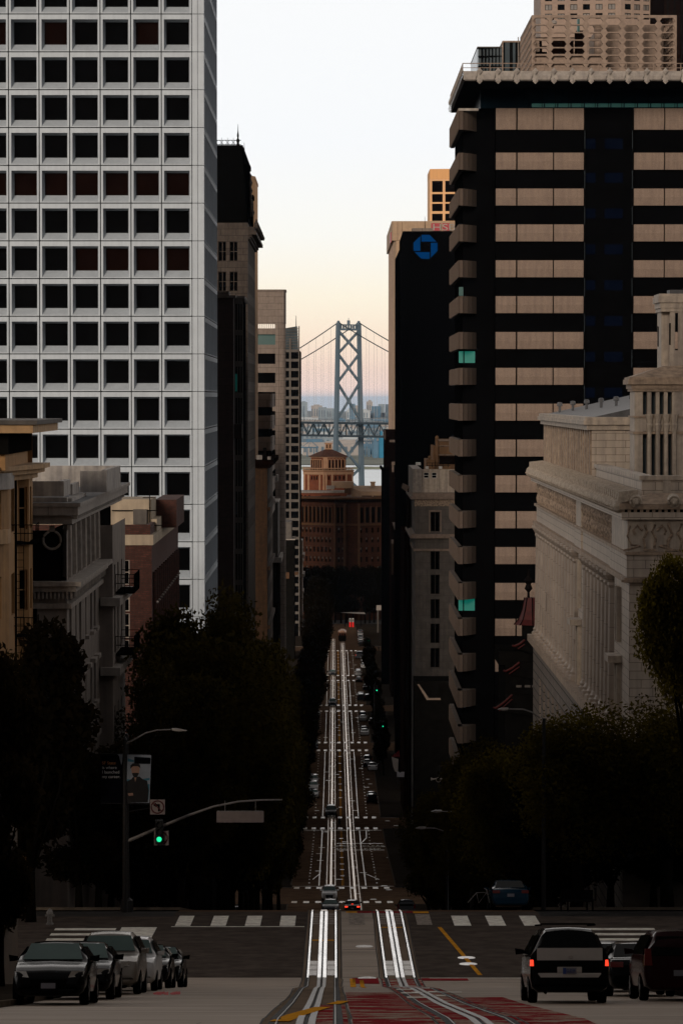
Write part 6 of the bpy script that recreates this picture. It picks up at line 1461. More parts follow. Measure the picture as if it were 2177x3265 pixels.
tree_proto('small', 31, 2.0, 4.4, 2.6, 3000, .22, 'leaf_black', .14, 10)
# left pavement, close
tree('tall_b', -14.2, 152, 'dark leafy tree in front of the yellow apartment house at the left edge', sc=.56, sz=.76)
tree('mid_a', -13.2, 149.5, 'dark tree reaching over the banners beside the lamp post', sc=1.05, rz=1, sz=1.2)
tree('mid_b', -9.8, 101, 'dark street tree standing behind the parked cars at lower left', sc=.55, rz=2, sz=.9)
tree('mid_a', -11.2, 112, 'dark street tree at the near left corner by the fire hydrant', sc=.7, rz=4, sz=1.0)
lab = ['tall dark tree rising in front of the brick block, nearest of the left row', 'broad dark tree second along the left pavement', 'dark tree third along the left pavement below the white office tower']
i = 0; y = 172.
G_ = 'trees lining the left pavement'
for (x, y, k, sc, sz, rz) in ((-7.9,178,'tall_a',.74,.80,0.3),(-6.3,211,'tall_b',.82,.98,.6),(-6.0,250,'tall_a',.8,1.15,1.6),(-5.9,300,'tall_b',.8,1.25,2.6),(-5.9,360,'tall_a',.78,1.2,3.6),(-9.6,195,'tall_b',.8,.86,5.1),(-7.7,189,'tall_b',.95,1.08,2.2),(-8.1,203,'tall_a',.90,1.20,4.0),(-7.3,220,'tall_b',1.0,1.25,1.2),(-7.5,240,'tall_a',.98,1.38,5.3),(-7.1,262,'tall_b',1.0,1.45,3.1),
        (-7.3,288,'tall_a',.98,1.6,.8),(-7.1,316,'tall_b',1.0,1.7,2.9),(-7.1,346,'tall_a',.95,1.55,4.4),(-7.0,376,'tall_b',.95,1.45,1.9)):
    tree(k, x, y, lab[i] if i < 3 else 'tall dark street tree in the dense row along the left pavement', G_, sc, rz, sz=sz); i += 1
for k, (x, y, s_) in enumerate(((-12.2,164,.9),(-11.8,172,1.0),(-11.9,183,1.0),(-11.6,196,1.05),(-11.8,212,1.1),(-11.6,231,1.1))):
    tree('mid_a' if k%2 else 'mid_b', x, y, 'low dark tree filling in against the left building fronts', 'low trees against the left fronts', s_, k*1.3, sz=s_*.8)
for k, (x, y, s_) in enumerate(((10.3,166,.95),(13.4,167,1.0),(15.6,168.5,1.0),(17.6,167.5,1.0),(19.8,168,1.0),(12.0,170,.9),(11.6,182,1.0),(11.8,196,1.0),(12,212,1.05),(12,232,1.1))):
    tree('mid_a' if k%2 else 'mid_b', x, y, 'low dark tree filling in below the temple base', 'low trees below the temple base', s_, k*1.7, sz=s_*.75)
for k in range(26):
    y = 436+k*26.5
    if any(a-4 < y < b+4 for a, b in CROSS): y += 12
    f = 1+.55*max(0, (y-600)/500.)
    tree('mid_a' if k%2 else 'mid_b', -5.9-.25*f+rnd.uniform(-.4,.3)+(1.3 if y > 760 else .4), y, 'small dark street tree far down the left pavement', 'far trees down the left pavement', 1.02*f, rnd.uniform(0,6), sz=1.25*f)
for k in range(14):
    tree('mid_a' if k%2 else 'mid_b', -13+k*2.6+rnd.uniform(-1,1), 1276+rnd.uniform(-8,20), 'dark tree in the group closing the street below the brick office building', 'trees at the far end of the street', 1.6, rnd.uniform(0,6), sz=1.9)
# right pavement
tree('round', 12.1, 117, 'round crowned tree with gold tips at the right edge, nearest on that side', sc=.64, rz=1.0, sz=1.06)
tree('bush_a', 11.2, 160, 'dense gold tipped street tree right of the lamp post, in front of the temple base', sc=.96, rz=.4, sz=.86)
tree('bush_a', 15.6, 161, 'dense gold tipped tree at the right edge below the temple wall', sc=.96, rz=3.0, sz=.88)
tree('bush_a', 8.9, 176, 'gold tipped street tree left of the denser ones, second back on the right', sc=.8, rz=5.0, sz=.80)
for (x, y, k, sc, sz, rz) in ((9.6,190,'tall_a',.72,.62,1),(9.4,207,'tall_b',.72,.68,2),(9.4,226,'tall_a',.72,.75,3),(9.5,248,'tall_b',.75,.8,4),(9.6,272,'tall_a',.75,.8,5),(9.8,300,'tall_b',.78,.85,0),(9.6,330,'tall_a',.78,.85,2),(9.9,362,'tall_b',.78,.8,4)):
    tree(k, x, y, 'dark street tree in the row along the right pavement', 'trees lining the right pavement', sc, rz, sz=sz)
for k, y in enumerate((640,668,705,760,800,842,890,930)):
    tree('small', 9.0, y, 'small round dark street tree far down the right pavement', 'far trees down the right pavement', 1.15, rnd.uniform(0,6), sz=1.35)
# ------------------------------------------------------------------ cars
def car(kind='sedan', paint='car_black', name='parked_car', label='', group=None, loc=None, rz=0, lit=False, W_=.9, scale=1, detail=True, screen='windscreen'):
    """front towards +Y; loc = ground point under the middle"""
    if kind == 'sedan':
        L_, st = 4.6, [(-2.30,.55,.78,.30),(-2.26,.82,.80,.24),(-2.1,.95,.84,.2),(-1.55,1.02,.88,.2),(-.75,1.37,.90,.2),(-.1,1.43,.91,.2),(.45,1.38,.91,.2),(1.15,.98,.90,.2),(1.75,.86,.88,.2),(2.12,.74,.84,.22),(2.28,.60,.76,.28),(2.31,.48,.70,.32)]
        ws, rw, sw = (1.12,.99,.50,1.345), (-1.5,1.03,-.80,1.345), (-1.35,1.0)
    elif kind == 'suv':
        L_, st = 4.6, [(-2.28,.60,.80,.34),(-2.26,1.0,.84,.3),(-2.2,1.45,.86,.28),(-2.0,1.66,.88,.25),(-1.0,1.72,.90,.25),(.2,1.70,.91,.25),(.55,1.62,.91,.25),(1.15,1.12,.90,.25),(1.75,1.02,.88,.25),(2.15,.90,.85,.28),(2.27,.72,.80,.32),(2.30,.52,.74,.36)]
        ws, rw, sw = (1.10,1.15,.62,1.56), (-2.245,1.08,-2.12,1.52), (-2.0,1.0)
    else:   # van
        L_, st = 4.7, [(-2.34,.50,.84,.34),(-2.33,.95,.90,.3),(-2.28,1.30,.90,.28),(-2.12,1.66,.90,.25),(-1.9,1.73,.90,.25),(-.6,1.75,.91,.25),(.5,1.72,.91,.25),(1.3,1.22,.90,.25),(1.9,1.02,.88,.25),(2.2,.85,.84,.28),(2.32,.6,.8,.32)]
        ws, rw, sw = (1.28,1.25,.6,1.64), (-2.285,1.13,-2.17,1.60), (-1.95,1.1)
    t = thing(name, label, 'van' if kind == 'van' else 'car', (0,0,0), group)
    mb = MB(M[paint]); rings = []
    ys = []
    for (a, b) in zip(st, st[1:]):
        for k in range(3): f = k/3.; ys.append(tuple(a[i]+(b[i]-a[i])*f for i in range(4)))
    ys.append(st[-1])
    def ring(y, zt, w, zl):
        w *= W_/.9; belt = min(zt-.04, 1.0 if kind == 'sedan' else 1.12); top = max(0, min(1, (zt-belt-.05)/.35)); wt = w*(.93-.24*top); mid = zl+(belt-zl)*.45
        R_ = [(0,zl),(w*.82,zl),(w*.96,zl+.10),(w,mid),(w*.985,belt-.07),(w*.95,belt),(wt,max(belt,zt-.10*top-.015)),(wt*.86,zt-.02*top-.003),(wt*.5,zt),(0,zt+.012)]
        return [(x,y,z) for x, z in R_]+[(-x,y,z) for x, z in R_[-2:0:-1]]
    rings = [ring(*q) for q in ys]; n = len(rings[0]); pts = [p for r in rings for p in r]; fs = []
    for i in range(len(rings)-1):
        for j in range(n): fs.append((i*n+j, i*n+(j+1)%n, (i+1)*n+(j+1)%n, (i+1)*n+j))
    fs += [tuple(range(n)), tuple(range((len(rings)-1)*n, len(rings)*n))[::-1]]
    mb.faces(pts, fs); body = mb.build('body', t, smooth=True)
    md = body.modifiers.new('edge', 'EDGE_SPLIT'); md.split_angle = R(38)
    w = W_
    g = MB(M[screen if screen in M else 'windscreen']); y0, z0, y1, z1 = ws; off = .022
    g.extr([(-w*.80,y0,z0+off),(w*.80,y0,z0+off),(w*.64,y1,z1+off),(-w*.64,y1,z1+off)], (0,.012,.012)); g.build('windscreen', t)
    g = MB(M['car_glass']); y0, z0, y1, z1 = rw; g.extr([(-w*.76,y0-.015,z0),(w*.76,y0-.015,z0),(w*.62,y1-.02,z1+.01),(-w*.62,y1-.02,z1+.01)], (0,-.014,.012)); g.build('rear_window', t)
    a, b = sw; zb = .99 if kind == 'sedan' else 1.13; zh = 1.31 if kind == 'sedan' else 1.58
    for s in (-1, 1):
        m = MB(M['car_glass'])
        for q0, q1 in ((a, (a+b)/2-.04), ((a+b)/2+.04, b)):
            ya, yb = (q0+.35 if q0 == a and kind == 'sedan' else q0+.08 if q0 == a else q0), (q1-.42 if q1 == b else q1)
            m.extr([(s*w*.975,q0,zb),(s*w*.975,q1,zb),(s*w*.735,yb,zh),(s*w*.735,ya,zh)], (s*.012,0,0))
        m.build('side_window', t)
        m = MB(M['rubber'] if paint == 'car_black' else M[paint]); m.faces([(s*w*.97,.78,zb-.0),(s*(w+.17),.74,zb-.02),(s*(w+.19),.74,zb+.13),(s*w*.97,.78,zb+.10),(s*w*.97,.95,zb-.0),(s*(w+.13),.9,zb),(s*(w+.14),.9,zb+.11),(s*w*.97,.95,zb+.09)], [(0,1,2,3),(4,7,6,5),(0,4,5,1),(3,2,6,7),(1,5,6,2)]); m.build('wing_mirror', t)
        for yy in (-1.38, 1.40):
            m = MB(M['tyre']); pr = [(x, r) for x, r in ((-.11,.27),(-.10,.325),(-.05,.34),(.05,.34),(.10,.325),(.11,.27))]
            i0 = len(m.v)
            for x, r in pr:
                for k in range(18): an = 2*math.pi*k/18; m.v.append((s*(w-.10)+x, yy+r*math.cos(an), .34+r*math.sin(an)))
            for q in range(5):
                for k in range(18): m.f.append((i0+q*18+k, i0+q*18+(k+1)%18, i0+(q+1)*18+(k+1)%18, i0+(q+1)*18+k)); m.mi.append(0)
            wh = m.build('wheel', t, smooth=True)
            if detail:
                m = MB(M['rim']); cxx = s*(w-.10)+s*.10; P0 = [(cxx, yy+.25*math.cos(2*math.pi*k/12), .34+.25*math.sin(2*math.pi*k/12)) for k in range(12)]; m.poly(P0)
                m.use(M['rubber'])
                for k in range(5): an = 2*math.pi*k/5; m.poly([(cxx+s*.008, yy+.09*math.cos(an-.3), .34+.09*math.sin(an-.3)),(cxx+s*.008, yy+.22*math.cos(an-.28), .34+.22*math.sin(an-.28)),(cxx+s*.008, yy+.22*math.cos(an+.28), .34+.22*math.sin(an+.28)),(cxx+s*.008, yy+.09*math.cos(an+.3), .34+.09*math.sin(an+.3))])
                m.build('rim', wh)
    fz = .70 if kind == 'sedan' else .84
    for s in (-1, 1):
        m = MB(M['lamp_glass']); m.faces([(s*w*.52,2.31,fz-.08),(s*w*.90,2.16,fz-.05),(s*w*.93,2.00,fz+.06),(s*w*.60,2.24,fz+.06),(s*w*.6,2.0,fz)], [(0,1,2,3),(0,3,4),(0,4,1)]); m.build('headlight', t)
        m = MB(M['tail_on' if lit else 'tail_off']); e = st[0][0]
        if kind == 'sedan': m.extr([(s*w*.55,e-.03,.76),(s*w*.92,e+.02,.76),(s*w*.92,e+.04,.90),(s*w*.55,e-.0,.90)], (0,.12,0))
        elif kind == 'suv': m.extr([(s*w*.74,e-.03,.85),(s*w*.95,e+.0,.85),(s*w*.93,e+.02,1.25),(s*w*.78,e-.0,1.25)], (0,.12,0))
        else: m.extr([(s*w*.91,e-.035,.86),(s*w*1.0,e+.0,.86),(s*w*.99,e+.02,1.0),(s*w*.92,e-.02,1.0)], (0,.12,0))
        m.build('tail_light', t)
    if lit and kind == 'sedan':
        m = MB(M['tail_on']); m.box(-.12, .12, -1.62, -1.55, 1.06, 1.10); m.build('brake_light', t)
    m = MB(M['rubber']); m.extr([(-w*.42,2.335,.36),(w*.42,2.335,.36),(w*.50,2.32,fz-.12),(-w*.50,2.32,fz-.12)], (0,-.05,0)); m.build('grille', t)
    if detail:
        m = MB(M['plate_white']); m.box(-.16, .16, 2.345, 2.36, .38, .50); m.build('number_plate', t)
        m = MB(M['plate_white']); m.box(-.16, .16, st[0][0]-.05, st[0][0]-.03, .60, .74); m.build('number_plate', t)
    if loc is not None:
        sl = math.atan2(gz(loc[1]+2)-gz(loc[1]-2), 4); t.location = (loc[0], loc[1], gz(loc[1]) if len(loc) < 3 else loc[2])
        t.rotation_mode = 'XYZ'; t.matrix_basis = Matrix.Translation(t.location) @ Matrix.Rotation(sl, 4, 'X') @ Matrix.Rotation(rz, 4, 'Z') @ Matrix.Scale(scale, 4)
    return t
PI = math.pi
G1 = 'cars parked along the left kerb near the camera'
car('sedan', 'car_black', label='black car parked nose uphill at lower left, nearest of the row', group=G1, loc=(-6.34, 78.3), rz=PI, W_=.84)
car('sedan', 'car_black', label='second black car behind the nearest one in the left row, round headlight showing', group=G1, loc=(-6.3, 86.2), rz=PI, W_=.86)
car('suv', 'car_silver', label='pale silver estate car with amber indicator, third in the left row', group=G1, loc=(-6.18, 95.0), rz=PI, scale=1.0)
car('suv', 'car_white', label='white car with its flank showing just past the silver estate', group=G1, loc=(-6.0, 101.4), rz=PI, scale=.93)
car('sedan', 'car_black', label='dark car with glossy bonnet fifth in the left row', group=G1, loc=(-6.0, 109.0), rz=PI, scale=.98)
car('sedan', 'car_black', label='last dark car of the left row, by the start of the asphalt', group=G1, loc=(-5.97, 117.0), rz=PI, scale=.98)
am = MB(M['amber']); 
# minivan in the right lane
v = car('van', 'car_black', name='minivan', label='black minivan with a silver tailgate panel and glowing tail lights driving away at lower right', loc=(5.38, 81.0), rz=0, lit=True)
def add(parent, name, m, fn, **kw): b = MB(M[m]); fn(b); ORG[parent.name] = Vector((0,0,0)); return b.build(name, parent, **kw)
add(v, 'tailgate_panel', 'van_silver', lambda b: b.extr([(-.74,-2.375,.99),(.76,-2.375,.99),(.76,-2.345,1.27),(-.74,-2.345,1.27)], (0,.05,0)))
add(v, 'bumper_strip', 'van_silver', lambda b: (b.extr([(-.72,-2.41,.68),(-.66,-2.41,.60),(.66,-2.41,.60),(.72,-2.41,.68),(.72,-2.39,.70),(-.72,-2.39,.70)], (0,.06,0)), b.box(-.28,.28,-2.40,-2.35,.705,.84)))
add(v, 'number_plate', 'plate_white', lambda b: (b.box(-.155,.155,-2.43,-2.415,.68,.82), b.use(M['plate_blue']).box(-.155,-.08,-2.434,-2.4305,.68,.82)))
add(v, 'roof_rail', 'rubber', lambda b: (b.tube([(-.62,-2.0,1.80),(-.62,.4,1.80)], .02, 5), b.tube([(.62,-2.0,1.80),(.62,.4,1.80)], .02, 5), b.tube([(-.62,-1.9,1.82),(.62,-1.9,1.82)], .02, 5)))
add(v, 'badge', 'light_trim', lambda b: b.tube([(.03+.05*math.cos(R(a)),-2.385,1.06+.03*math.sin(R(a))) for a in range(0,361,40)], .006, 4, False))
add(v, 'exhaust_pipe', 'rubber', lambda b: b.tube([(-.55,-2.35,.25),(-.55,-1.9,.27)], .035, 6))
tx = text('plate_lettering', 'GLE239', .10, M['plate_blue'], (-.075,-2.436,.715), (PI/2,0,0), None, scale=(.62,1,1)); tx.parent = v
G2 = 'cars parked along the right kerb near the camera'
car('suv', 'car_maroon', label='dark maroon off-roader parked at the right edge of the photo', group=G2, loc=(8.25, 84.2), rz=0)
car('sedan', 'car_black', label='dark car with mirrors showing just left of the maroon off-roader', group=G2, loc=(7.95, 91.0), rz=0)
car('sedan', 'car_white', label='white car beyond the minivan at the right kerb', group=G2, loc=(7.75, 99.6), rz=0)
# cars over the crest and beyond
car('sedan', 'car_blue', label='blue hatchback standing at the far side of the right crosswalk', loc=(8.05, 159.5), rz=0)
def atpx(px, py, y0=330): g = G(px, py, y0); return (g.x, g.y)
G3 = 'cars waiting in the left lane over the crest'
car('sedan', 'car_grey', label='pale car just over the crest in the left lane, closest to the tracks', group=G3, loc=(X(1053,352), 352, Z(2908,352)-.1), rz=PI, scale=1.0)
car('sedan', 'car_grey', label='car second in the queue over the crest in the left lane', group=G3, loc=(X(1054,374), 374), rz=PI)
car('suv', 'car_white', label='white roofed off-roader third in the queue over the crest', group=G3, loc=(X(1050,400), 400), rz=PI)
car('sedan', 'car_black', label='car braking with red lights in the right lane past the crest', loc=(X(1123,382), 382), rz=0, lit=True)
car('suv', 'car_grey', label='dark grey off-roader right of the tracks just past the crest', loc=(X(1295,330), 330, Z(2925,330)), rz=0)
car('sedan', 'car_black', label='dark sedan at an angle left of the tracks past the crest', loc=(X(904,352), 362), rz=PI-.25)
car('suv', 'car_black', label='black car with small red lights on the right just past the crest', loc=(X(1384,250), 250), rz=0, lit=True, scale=1.05)
G4 = 'vehicles parked down the left side of the far street'
for k, (py, c, kd) in enumerate(((2543,'car_white','sedan'),(2522,'car_white','suv'),(2502,'car_white','van'))):
    x, y = atpx(999, py); car(kd, c, label=('white sedan nearest of three parked together on the left','white off-roader in the middle of three parked on the left','white van farthest of three parked together on the left')[k], group=G4, loc=(x,y), rz=PI, scale=1.05, detail=False)
for px, py, kd, c, lb, rz in ((1055,2602,'suv','car_grey','grey car coming uphill over the left track above the jaywalker',PI),(1060,2250,'suv','car_grey','silver roofed car coming uphill on the left track, middle distance',PI),(1060,2152,'sedan','car_grey','small car farther up the left track at the distant crossing',PI),
        (1188,2310,'sedan','car_black','car parked alone by the right kerb in the middle distance',0),(1172,2235,'suv','car_black','dark car beside the far trees at right',0),(1168,2200,'sedan','car_black','dark car one ahead beside the far trees at right',0),
        (1160,2130,'sedan','car_white','bright roofed car just behind the grey van',0),(1161,2110,'suv','car_white','bright roofed car ahead of the parked one behind the grey van',0),(1188,2455,'sedan','car_white','white roofed car parked by the dotted bay marks at right',0)):
    x, y = atpx(px, py); car(kd, c, label=lb, loc=(x,y), rz=rz, detail=False, scale=1.05)
for k, (yy, kd, c) in enumerate(((588,'suv','car_black'),(595,'sedan','car_grey'),(660,'sedan','car_black'),(667,'suv','car_black'),(735,'sedan','car_white'),(742,'sedan','car_black'),(775,'sedan','car_white'),(782,'suv','car_grey'),(840,'suv','car_grey'),(848,'sedan','car_white'),(905,'sedan','car_black'),(930,'suv','car_white'),(938,'sedan','car_grey'))):
    car(kd, c, label='shaded car parked along the right kerb of the far street', group='cars parked along the far right kerb', loc=(6.35,yy), rz=0, detail=False)
for k, (yy, kd, c) in enumerate(((700,'sedan','car_grey'),(708,'suv','car_black'),(790,'sedan','car_white'))):
    car(kd, c, label='shaded car parked along the left kerb of the far street', group='cars parked along the far left kerb', loc=(-4.3,yy), rz=PI, detail=False)
x, y = atpx(1146, 2100); car('van', 'car_grey', name='delivery_van', label='tall grey van with red tail lights far down the right lane', loc=(x,y), lit=True, detail=False, scale=1.3)
for k, py in enumerate((2054,2046,2037,2029,2020)):
    x, y = atpx(1150-k*.6, py); car('sedan', 'car_white' if k%2 else 'car_grey', label='small bright roofed car in the far queue ahead of the grey van', group='queue of cars at the far end of the right lane', loc=(x,y), rz=0, detail=False, scale=1.0)
for k, px in enumerate((660,700,735)):
    car('sedan', 'car_black', label='black car in the shadow of the left trees past the crosswalk', group='cars in the shade below the left trees', loc=(X(px,372), 366+k*4), rz=PI-.25, detail=False)
# cable car
def cable_car():
    x, y = atpx(1091, 2046); t = thing('cable_car', 'red brown cable car with cream roof far down the right track', 'cable car', (x,y,gz(y)))
    b = MB(M['dark_wall']); b.box(x-1.25,x+1.25,y,y+8.5,gz(y)+.5,gz(y)+2.0); b.box(x-1.05,x+1.05,y+.3,y+8,gz(y)+.15,gz(y)+.5); b.build('body', t)
    c = MB(M['cable_car_red'])
    for xx in (-1.2,-.4,.3,1.1): 
        for yy in (0,8.3): c.box(x+xx,x+xx+.12,y+yy,y+yy+.12,gz(y)+2.003,gz(y)+3.0)
    c.build('window_post', t)
    r = MB(M['cable_car_cream']); r.extr([(x-1.35,y-.4,gz(y)+3.0),(x+1.35,y-.4,gz(y)+3.0),(x+1.2,y-.4,gz(y)+3.2),(x+.7,y-.4,gz(y)+3.35),(x+.6,y-.4,gz(y)+3.6),(x-.6,y-.4,gz(y)+3.6),(x-.7,y-.4,gz(y)+3.35),(x-1.2,y-.4,gz(y)+3.2)], (0,9.2,0)); r.build('roof', t)
cable_car()
# ------------------------------------------------------------------ street furniture
def no_turn_sign(b, c, w):
    b.use(M['sign_white']).box(c.x-w/2, c.x+w/2, c.y-.02, c.y, c.z-w/2, c.z+w/2)
    b.use(M['sign_ring']).tube([(c.x+w*.42*math.cos(R(a)), c.y-.03, c.z+w*.42*math.sin(R(a))) for a in range(0,361,20)], w*.045, 4, False)
    b.use(M['joint']); y = c.y-.028
    b.extr([(c.x-w*.30,y,c.z+w*.14),(c.x-w*.10,y,c.z+w*.30),(c.x-w*.10,y,c.z+w*.20),(c.x+w*.16,y,c.z+w*.20),(c.x+w*.16,y,c.z-w*.30),(c.x+w*.03,y,c.z-w*.30),(c.x+w*.03,y,c.z+w*.07),(c.x-w*.10,y,c.z+w*.07),(c.x-w*.10,y,c.z-w*.02)], (0,.006,0))
    b.use(M['sign_ring']).tube([(c.x-w*.30,y-.012,c.z+w*.30),(c.x+w*.30,y-.012,c.z-w*.30)], w*.035, 4)
def signal_head(t, c, lit, hs=1.0):
    b = MB(M['signal_black']); b.box(c.x-.17*hs, c.x+.17*hs, c.y, c.y+.2, c.z-.24*hs, c.z+.86*hs)
    for k in range(3): 
        z = c.z+k*.33*hs; b.tube([(c.x,c.y-.22,z+.02),(c.x,c.y+.01,z)], [.14*hs,.13*hs], 12, False)
    hd = b.build('signal_head', t)
    g = MB(M['green_light']); g.tube([(c.x,c.y-.03,c.z),(c.x,c.y-.01,c.z)], .115*hs, 14); g.build('green_lamp', hd)
def big_signal():
    Y = 156.; t = thing('traffic_signal', 'green traffic signal on a long curved mast arm left of the crossing', 'traffic light', base(X(400,Y), Y))
    xp = X(402,Y); p = MB(M['pole_steel']); p.tube([(xp,Y,gz(Y)),(xp,Y,Z(2700,Y)),(xp,Y,Z(2340,Y))], [.14,.11,.08], 10); p.lathe((xp,Y,gz(Y)), [(.3,0),(.28,.5),(.15,.6)], 10); p.build('pole', t)
    a = MB(M['arm_steel']); pts = [P(402,2684,Y), P(440,2668,Y), P(520,2633,Y), P(600,2600,Y), P(680,2572,Y), P(760,2556,Y), P(830,2551,Y), P(900,2550,Y)]; a.tube(pts, [.085,.08,.07,.06,.05,.045,.04,.035], 8); a.build('mast_arm', t)
    sb = MB(M['sign_white']); c = P(766,2604,Y); sb.box(c.x-1.07, c.x+1.07, Y-.03, Y, c.z-.26, c.z+.24); sb.use(M['arm_steel']).box(c.x-1.05, c.x+1.05, Y-.05, Y-.032, c.z+.245, c.z+.27)
    for px_ in (718,815): q = P(px_,2588,Y); sb.tube([q, q+Vector((0,0,.5))], .02, 5)
    sb.build('street_name_sign', t, label='blank back of a hanging street name sign')
    q = MB(M['joint']); no_turn_sign(q, P(515,2672,Y-.1), .66); q.build('no_left_turn_sign', t)
    signal_head(t, P(508,2676,Y-.45), 0)
big_signal()
def lamp_post():
    Y = 153.; t = thing('street_lamp', 'tall lamp post with a curved arm carrying two banners, left of the crossing', 'street lamp', base(X(396,Y), Y))
    xp = X(396,Y); p = MB(M['pole_steel']); p.tube([(xp,Y,gz(Y)+.1),(xp,Y,Z(2365,Y))], [.12,.08], 10); p.lathe((xp,Y,Z(2365,Y)), [(.1,0),(.12,.1),(.03,.25)], 8); p.build('pole', t)
    a = MB(M['arm_steel']); a.tube([P(400,2372,Y), P(430,2357,Y), P(465,2337,Y), P(500,2328,Y), P(545,2326,Y)], [.045,.04,.035,.03,.028], 6); a.build('lamp_arm', t)
    h = MB(M['light_trim']); h.extr([P(548,2323,Y-.1), P(562,2323,Y-.1), P(597,2330,Y-.1), P(570,2332,Y-.1), P(549,2329,Y-.1)], (0,.22,0)); h.build('lamp_head', t)
    b = MB(M['banner_dark']); b.extr([P(322,2402,Y), P(392,2403,Y), P(392,2560,Y), P(322,2560,Y)], (0,.02,0)); b.use(M['banner_pale']); b.extr([P(372,2403,Y-.006), P(392,2403,Y-.006), P(391,2425,Y-.006), P(388,2440,Y-.006), P(380,2410,Y-.006)], (0,.004,0)); bb = b.build('banner', t, label='dark banner with small white words')
    e = Y-.035
    for k, (s_, m) in enumerate((('SF State','banner_orange'),('is where','banner_text'),('I launched','banner_text'),('my career.','banner_text'))):
        c = P(326, 2437+k*14.6, e); text('banner_lettering', s_, .19, M[m], c, (PI/2,0,0), bb)
    b = MB(M['banner_pale']); b.extr([P(407,2404,Y), P(483,2408,Y), P(477,2560,Y), P(404,2560,Y)], (0,.02,0))
    def pl(m, pts, d): b.use(M[m]); b.extr([P(x_,y_,Y-d) for x_, y_ in pts], (0,.003,0))
    pl('banner_teal', [(408,2418),(428,2424),(428,2430),(408,2428)], .006); pl('banner_teal', [(406,2484),(430,2488),(478,2480),(478,2487),(430,2496),(406,2491)], .006); pl('banner_dark', [(429,2413),(481,2416),(480,2436),(429,2435)], .010); pl('banner_teal', [(472,2500),(478,2500),(474,2550),(470,2550)], .006)
    pl('person_dark', [(404,2492),(420,2484),(424,2478),(446,2476),(455,2484),(470,2490),(475,2520),(472,2558),(404,2560)], .012)
    pl('skin', [(419,2450),(421,2442),(430,2438),(438,2438),(445,2442),(446,2452),(444,2466),(437,2477),(428,2477),(421,2466)], .016); pl('person_dark', [(416,2452),(417,2440),(424,2434),(438,2433),(447,2438),(449,2450),(446,2447),(440,2443),(425,2443),(419,2448)], .020); pl('person_dark', [(421,2466),(427,2464),(438,2464),(444,2466),(437,2479),(428,2479)], .021); pl('skin', [(429,2479),(436,2479),(432,2494)], .016); pl('skin', [(408,2530),(424,2528),(426,2536),(412,2538)], .016)
    b.build('banner', t, label='pale banner printed with a man in a dark jacket')
    br = MB(M['pole_steel'])
    for yy in (2403,2561): br.tube([P(322,yy,Y), P(480,yy+3,Y)], .018, 5)
    br.build('banner_bracket', t)
    s = MB(M['joint']); no_turn_sign(s, P(503,2573,Y), .66); s.use(M['pole_steel']).tube([P(396,2590,Y), P(500,2573,Y+.05)], .02, 5); s.build('no_left_turn_sign', t)
lamp_post()
def far_signal(px, py, Y, label, sign=True):
    t = thing('traffic_signal', label, 'traffic light', base(X(px-8,Y), Y)); xp = X(px-8,Y); p = MB(M['pole_steel']); p.tube([(xp,Y,gz(Y)),(xp,Y,Z(py,Y)+1.2)], .08, 8); p.build('pole', t)
    signal_head(t, P(px,py,Y-.3), 0, 1.15)
    if sign: q = MB(M['joint']); no_turn_sign(q, P(791,2802,Y), .72); q.use(M['pole_steel']).tube([(xp,Y,Z(py,Y)+1.1), tuple(P(791,2802,Y+.05))], .03, 5); q.build('no_left_turn_sign', t)
far_signal(789, 2854, 336., 'small green traffic signal under the left trees with a no left turn sign above')
for px, py, yy, lb in ((1201,2201,700,'green traffic signal beside the right pavement, middle of three small ones'),(1220,2316,640,'lowest of the small green traffic signals on the right pavement'),(1175,2043,1010,'farthest small green traffic signal by the distant queue')): far_signal(px, py, float(yy), lb, False)
def lamp(px0, py0, px1, py1, Y, label, px_pole=None, heads='light_trim'):
    pp = px_pole or px1; t = thing('street_lamp', label, 'street lamp', base(X(pp,Y), Y)); p = MB(M['pole_steel']); xp = X(pp,Y); p.tube([(xp,Y,gz(Y)),(xp,Y,Z(py1,Y))], [.11,.07], 8); p.build('pole', t)
    a = MB(M['arm_steel']); mx_ = (px0+px1)/2; a.tube([P(px1,py1,Y), P((mx_+px1)/2,(py0*1.6+py1*.4)/2+4,Y), P(mx_,py0+1,Y), P(px0,py0,Y)], [.045,.04,.035,.03], 6); a.build('lamp_arm', t)
    s = -1 if px0 < px1 else 1
    h = MB(M[heads]); h.extr([P(px0-s*8,py0-3,Y-.1), P(px0+s*14,py0-3,Y-.1), P(px0+s*26,py0+1,Y-.1), P(px0+s*12,py0+4,Y-.1), P(px0-s*6,py0+3,Y-.1)], (0,.24,0)); h.build('lamp_head', t)
lamp(1612, 2261, 1722, 2290, 158., 'street lamp with a pale head reaching left in front of the pagoda', 1735)
lamp(1400, 2587, 1505, 2612, 220., 'faint street lamp arm above the right trees, upper of two', heads='arm_steel')
lamp(1350, 2640, 1426, 2656, 240., 'faint street lamp arm low among the right trees, lower of two', heads='light_trim')
